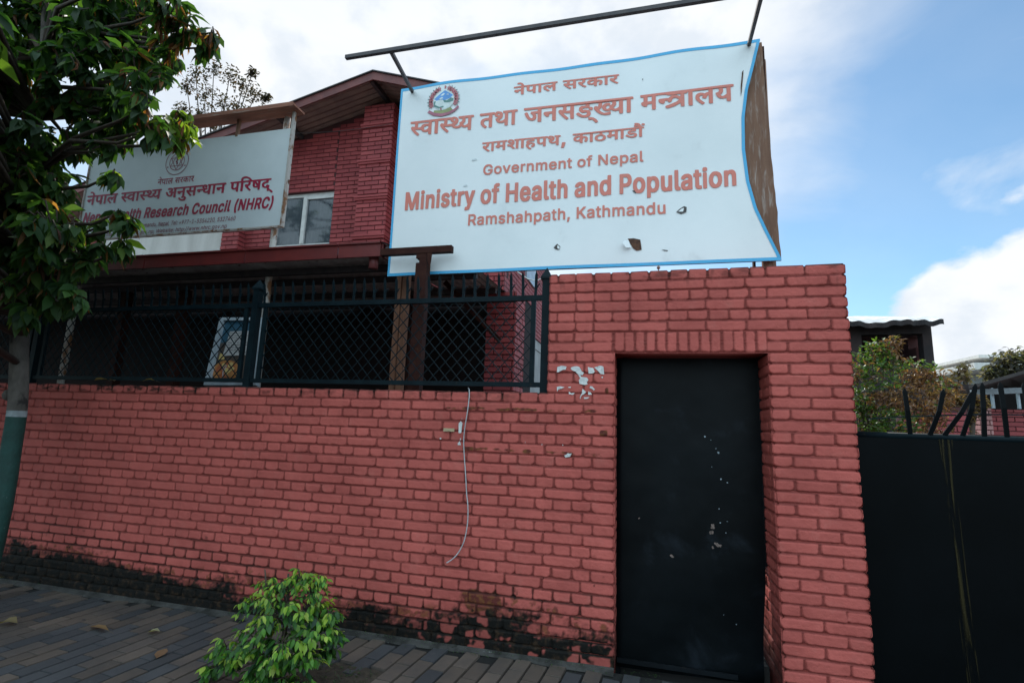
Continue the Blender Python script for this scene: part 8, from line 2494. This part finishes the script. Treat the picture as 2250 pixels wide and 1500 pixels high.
for pa_, pb_, za_, zb_ in ((1971, 1986, 770, 749), (2009, 2026, 768, 736)):
    A, B = at(pa_, za_, x=tx1 - .12), at(pb_, zb_, x=tx1 - .12)
    gaps.append((min(A.y, B.y), max(A.y, B.y), A.z, B.z))
ycuts = sorted({y0_, y1_, *[q for g in gaps for q in g[:2] if y0_ < q < y1_]})
for ya_, yc_ in zip(ycuts[:-1], ycuts[1:]):
    zz_ = 0.0
    for g in gaps:
        if g[0] <= ya_ + 1e-6 and g[1] >= yc_ - 1e-6:
            f_.box((tx1 - .25, ya_, zz_), (tx1, yc_, g[2]))
            zz_ = g[3]
    f_.box((tx1 - .25, ya_, zz_), (tx1, yc_, tz1 - .02 + .225 * (ya_ - TY0)))
part("side_wall", f_, M['burnt_red'], tw)
f_ = MB()
f_.box((tx0, y0_, 0), (tx0 + .25, y1_, tz1 - .02))
part("side_wall", f_, M['burnt_red'], tw)
rs = MB()
xr0, xr1 = tx0 - .4, at(2072, 702, y=TY0 - .4).x
xs = np.linspace(xr0, xr1, 60)
yv = np.linspace(TY0 - .45, yb + .3, 14)
b0 = 0
for y in yv:
    for i, x in enumerate(xs):
        wob_ = .035 * math.sin(i * .32) + .018 * math.sin(i * 1.1 + 1)
        rs.v.append((x, y + (.03 * math.sin(i * 1.3) if y == yv[0] else 0), tz1 + .05 + (wob_ - .05 * (y == yv[0])) * (1 if y == yv[0] else .4) + (y - TY0) * .225 + (-.0 if x < xr1 - .6 else .04)))
nx = len(xs)
for j in range(len(yv) - 1):
    for i in range(nx - 1):
        rs.f.append([j * nx + i, j * nx + i + 1, (j + 1) * nx + i + 1, (j + 1) * nx + i])
        rs.m.append(0)
        rs.c.append(None)
nf_ = len(rs.v)
for i in range(nx):                                                     # dark strip added for the shaded underside of the overhang
    x, y, z = rs.v[i]
    rs.v.append((x, y - .01, z - .13))
for i in range(nx - 1):
    rs.f.append([nf_ + i, nf_ + i + 1, i + 1, i])
    rs.m.append(1)
    rs.c.append(None)
part("roof", rs, [two_tone("pale_roof_sheet", (.55, .55, .55), (.38, .37, .36), 3, rough=.5), M['burnt']], tw)

# half-scorched bush in front of it
bb = Vector((2.75, 3.0, 0))
bush = thing("scorched_bush", bb, "tall bush half green half scorched brown behind the black gate", "bush")
L, T = Leaves(), MB()
lob = [(1905, 800, 38, 2.9), (1945, 796, 38, 3.0), (2000, 822, 38, 3.1), (2045, 830, 36, 3.0), (1900, 870, 40, 2.8), (1955, 870, 50, 2.8), (2015, 880, 48, 2.9), (2062, 880, 32, 3.1), (1910, 930, 40, 2.8), (1970, 945, 50, 2.8), (2040, 930, 42, 3.0), (1940, 765, 24, 3.0), (1966, 752, 16, 3.0), (1915, 765, 14, 2.9), (2085, 850, 22, 3.2), (1900, 990, 60, 2.9), (2000, 1000, 60, 2.9), (2060, 1000, 50, 3.0), (1880, 820, 20, 2.8), (1883, 900, 22, 2.8)]
for px, py, r, y in lob:
    c = at(px, py, y=y)
    rad = r / 1125.0 * (c - CAM).dot(CW)
    T.tube([bb + Vector((random.uniform(-.4, .4), 0, .0)), bb.lerp(c, .6) + Vector((0, 0, .2)), c], [.02, .014, .006], 5)
    for k in range(int(30 + (rad / .1) ** 2 * 62)):
        o = rnd_dir(-1, 1) * rad * (random.random() ** .38)
        p = c + o
        g = float(vnoise(p.x * 4 + 3, p.z * 4, 77, 3)) - .22 * (p.x - 3.15) + .14 * (p.z - 2.2)
        if g > .50 and random.random() < .85:
            col = jit(random.choice([(.05, .10, .025), (.07, .13, .03), (.035, .075, .025), (.10, .14, .04)]), .35)
            L.add(p, rnd_dir(-.4, .9), random.uniform(.045, .075), random.uniform(.018, .028), col, .2, .3, random.uniform(-1, 1))
        else:
            col = jit(random.choice([(.13, .065, .045), (.17, .09, .06), (.09, .048, .036), (.21, .12, .075)]), .3)
            L.add(p, Vector((random.uniform(-1, 1), random.uniform(-1, 1), random.uniform(-1.2, .3))), random.uniform(.045, .08), random.uniform(.016, .026), col, .1, .9, random.uniform(-1, 1))
    for k in range(5):
        o = rnd_dir(-.2, 1) * rad
        T.tube([c, c + o], [.005, .002], 4)
for px, py in ((1967, 742), (1915, 756), (1945, 760)):
    c = at(px, py, y=3.0)
    for k in range(12):
        L.add(c + Vector((0, 0, random.uniform(-.06, .02))), rnd_dir(-.2, .7), .07, .02, jit((.15, .14, .06), .3), .2, .3)
L.build("foliage", M['leaf_small'], bush)
part("branches", T, M['twig'], bush, True)


def bare_tree(name, lobes, y, label, cols, base, leaf, n, cat="tree", grp=None):
    t = thing(name, base, label, cat, grp)
    L, T = Leaves(), MB()
    base = Vector(base)
    top = None
    cs_ = [at(px, py, y=y) for px, py, r in lobes]
    mid = sum(cs_, Vector()) / len(cs_)
    trunk = MB()
    fork = Vector((mid.x, y, mid.z * .62))
    trunk.tube([base, base.lerp(fork, .5) + Vector((.1, 0, 0)), fork], [.16, .12, .09], 8)
    for (px, py, r), c in zip(lobes, cs_):
        rad = r / 1125.0 * (c - CAM).dot(CW)
        T.tube([fork, fork.lerp(c, .5) + Vector((0, 0, .15)), c], [.06, .035, .015], 6)
        for k in range(int(n)):
            o = rnd_dir(-1, 1) * rad * (random.random() ** .5)
            o.y *= .7
            p = c + o
            if k % 9 == 0:
                T.tube([c + o * .2, p], [.012, .004], 4)
            L.add(p, rnd_dir(-.9, .6), leaf * random.uniform(.7, 1.2), leaf * .4, jit(random.choice(cols), .3), .2, .3, random.uniform(-1, 1))
    L.build("crown", M['leaf'], t)
    part("branches", T, M['twig'], t, True)
    part("trunk", trunk, M['bark'], t, True)


bare_tree("sparse_tree", [(430, 165, 24), (470, 150, 26), (505, 165, 26), (535, 190, 26), (560, 210, 26), (450, 205, 30), (490, 225, 32), (520, 245, 28), (440, 250, 26), (470, 275, 26), (555, 160, 12), (585, 215, 12), (410, 190, 18), (545, 250, 18), (400, 240, 20)], 14.0,
          "sparse dark tree with brown tips standing behind the brick building", [(.022, .017, .015), (.02, .02, .017), (.04, .024, .017)], (at(480, 300, y=14).x, 14.0, 0), .17, 120)
bare_tree("grey_tree", [(2200, 800, 30), (2230, 790, 30), (2262, 795, 34), (2180, 822, 22), (2220, 825, 30), (2258, 830, 30)], 13.0,
          "grey scorched tree rising over the low dark roof on the right", [(.12, .11, .10), (.09, .085, .08), (.06, .06, .055)], (at(2260, 800, y=13).x, 13.0, 0), .15, 260)
bare_tree("thin_tree", [(2105, 820, 18), (2120, 808, 14), (2090, 835, 18), (2125, 830, 12)], 10.0,
          "thin pale dry tree between the bush and the low roof", [(.22, .17, .13), (.17, .13, .10)], (at(2105, 820, y=10).x, 10.0, 0), .12, 60)
bare_tree("brown_bush", [(2100, 880, 24), (2125, 900, 28), (2085, 910, 22), (2110, 935, 26), (2150, 885, 18)], 4.6,
          "low dry brown bush behind the bent gate spikes", [(.13, .085, .06), (.09, .06, .045), (.17, .11, .08)], (at(2110, 930, y=4.6).x, 4.6, 0), .085, 190, "bush")

# low shed with dark sagging roof, pale gutter and brick wall
SHY = 6.0
sh = thing("low_shed", (at(2150, 950, y=SHY).x, SHY, 0), "low brick shed with dark sagging roof and pale gutter on the right", "shed")
rf = MB()
cur_ = [(2128, 846), (2150, 842), (2185, 832), (2220, 822), (2260, 810), (2330, 792), (2420, 770)]
low_ = [(2134, 849), (2160, 850), (2190, 848), (2225, 846), (2260, 845), (2330, 842), (2420, 838)]
for (p, q), (r_, s_) in zip(zip(cur_[:-1], cur_[1:]), zip(low_[:-1], low_[1:])):
    A, B, C_, D2 = at(*p, y=SHY - .9), at(*q, y=SHY - .9), at(*s_, y=SHY + 1.6), at(*r_, y=SHY + 1.6)
    rf.add([A, B, C_, D2, A - Vector((0, 0, .05)), B - Vector((0, 0, .05)), C_ - Vector((0, 0, .05)), D2 - Vector((0, 0, .05))], [(0, 3, 2, 1), (4, 5, 6, 7), (3, 7, 6, 2), (0, 1, 5, 4)])
part("roof", rf, two_tone("dark_shed_roof", (.05, .038, .034), (.03, .024, .024), 3, rough=.8), sh)
gu = MB()
gu.bar(at(2136, 862, y=SHY - .2), at(2420, 850, y=SHY - .2), .10, .085)
part("gutter", gu, two_tone("pale_gutter", (.30, .33, .36), (.22, .25, .28), 6, rough=.4), sh)
bw = MB()
xa = at(2133, 940, y=SHY).x
za = at(2170, 897, y=SHY).z
xm_ = at(2160, 940, y=SHY).x
bw.box((xm_, SHY + .10, 0), (xm_ + 4.5, SHY + .32, za - .02), 0, (.3, .3, .3))
brick_boxes(bw, xm_, xm_ + 4.5, 0, za, SHY + .10, mi=1)
part("front_wall", bw, [M['mortar_dark'], M['brick_house']], sh)
pr = MB()
pr.box((xa + .012, SHY - .25, 0), (xm_ - .012, SHY + .32, za - .02), 0, (.3, .3, .3))
brick_boxes(pr, xa, xm_, 0, za, SHY - .25, mi=1, L=.24)
brick_boxes(pr, SHY - .25, SHY + .3, 0, za, xa + .012, face=(-1, 0), mi=1)
M['brick_sunlit_tint'] = flat_brick_material("sunlit_tint_brick", (.34, .15, .14), (.46, .24, .23))  # paler pink copy of the brick: sunlight painted into the colour
part("pier", pr, [M['mortar_dark'], M['brick_sunlit_tint']], sh)
for px in (2183, 2240):
    po = MB()
    p = at(px, 880, y=SHY - .1)
    po.box((p.x - .014, SHY - .1, za), (p.x + .014, SHY - .06, at(px, 852, y=SHY - .1).z))
    part("post", po, M['alu'], sh)
dk = MB()
dk.box((xm_ + .1, SHY + 1.7, 0), (xm_ + 4.5, SHY + 1.9, at(2200, 845, y=SHY + 1.7).z))
part("back_wall", dk, M['burnt'], sh)
# far slab-roofed house and orange roof
fy = 30
fh = thing("slab_house", (at(2250, 800, y=fy).x, fy, 0), "far pale house with overhanging white roof slabs at the right edge", "house")
s1 = MB()
p0, p1 = at(2141, 802, y=fy), at(2420, 752, y=fy)
s1.box((p0.x, fy, p0.z - .25), (p1.x + 6, fy + 8, p0.z + .15))
part("roof_slab", s1, M['white_plaster'], fh)
s1 = MB()
q0 = at(2176, 782, y=fy)
s1.box((q0.x, fy + 1, q0.z + .05), (q0.x + 9, fy + 7, q0.z + .22))
part("upper_slab", s1, M['white_plaster'], fh)
s1 = MB()
s1.box((p0.x + 1.2, fy + 1, 0), (p1.x + 5, fy + 7, p0.z - .26))
part("wall", s1, M['grey_plaster'], fh)
oy = 20
oh = thing("orange_roof_house", (at(2090, 850, y=oy).x, oy, 0), "far low house with orange roof between bush and shed", "house")
s1 = MB()
a, b = at(2050, 858, y=oy), at(2146, 841, y=oy)
s1.add([(a.x - 2, oy, a.z - .3), (b.x + 1, oy, a.z - .3), (b.x + 1, oy + 4, b.z + .35), (a.x - 2, oy + 4, b.z + .1)], [(0, 1, 2, 3)])
part("roof", s1, two_tone("orange_tiles", (.42, .17, .05), (.32, .13, .045), 3, rough=.7), oh)
s1 = MB()
s1.box((a.x - 1.5, oy + .3, 0), (b.x + .6, oy + 3.6, a.z - .32))
part("wall", s1, M['grey_plaster'], oh)
# inner yard wall glimpsed under the bush
yw = MB()
ya, yb_ = at(1985, 930, y=4.2), at(2130, 930, y=4.2)
yw.box((ya.x, 4.212, 0), (yb_.x, 4.4, 2.0), 0, (.3, .3, .3))
brick_boxes(yw, ya.x, yb_.x, 0, at(2050, 905, y=4.2).z, 4.212, mi=1)
single("yard_wall", yw, [M['mortar_dark'], M['brick_house']], (ya.x, 4.2, 0), "dim red brick yard wall behind the bush and bent spikes", "wall")
# pier inside the yard, seen through the slit beside the steel door
iw = MB()
ix0, ix1 = 1.0, 1.9
iw.box((ix0 + .012, .95, 0), (ix1, 1.2, 1.2), 0, (.5, .5, .5))
brick_boxes(iw, ix0, ix1, 0, 1.2, .95, mi=1)
single("yard_step", iw, [M['mortar_dark'], M['brick_sunlit_tint']], (ix0, .95, 0), "brickwork coloured pale pink to look sunlit, seen through the slit beside the steel door", "wall")
# mountains far off
hl = MB()
xs = np.linspace(-600, 1400, 90)
ridge = [(x, 900, 26 + 34 * float(vnoise(x * .004, 3.3, 301, 4))) for x in xs]
hl.v = [p for x, y, z in ridge for p in ((x, y, -2), (x, y, z), (x, y + 300, -2))]
for i in range(len(xs) - 1):
    a, b = i * 3, i * 3 + 3
    hl.f += [[a, b, b + 1, a + 1], [a + 1, b + 1, b + 2, a + 2]]
    hl.m += [0, 0]
    hl.c += [None, None]
single("hills", hl, two_tone("far_hills", (.10, .13, .17), (.13, .16, .20), .01, rough=1), (0, 0, 0), None, None, kind='structure')
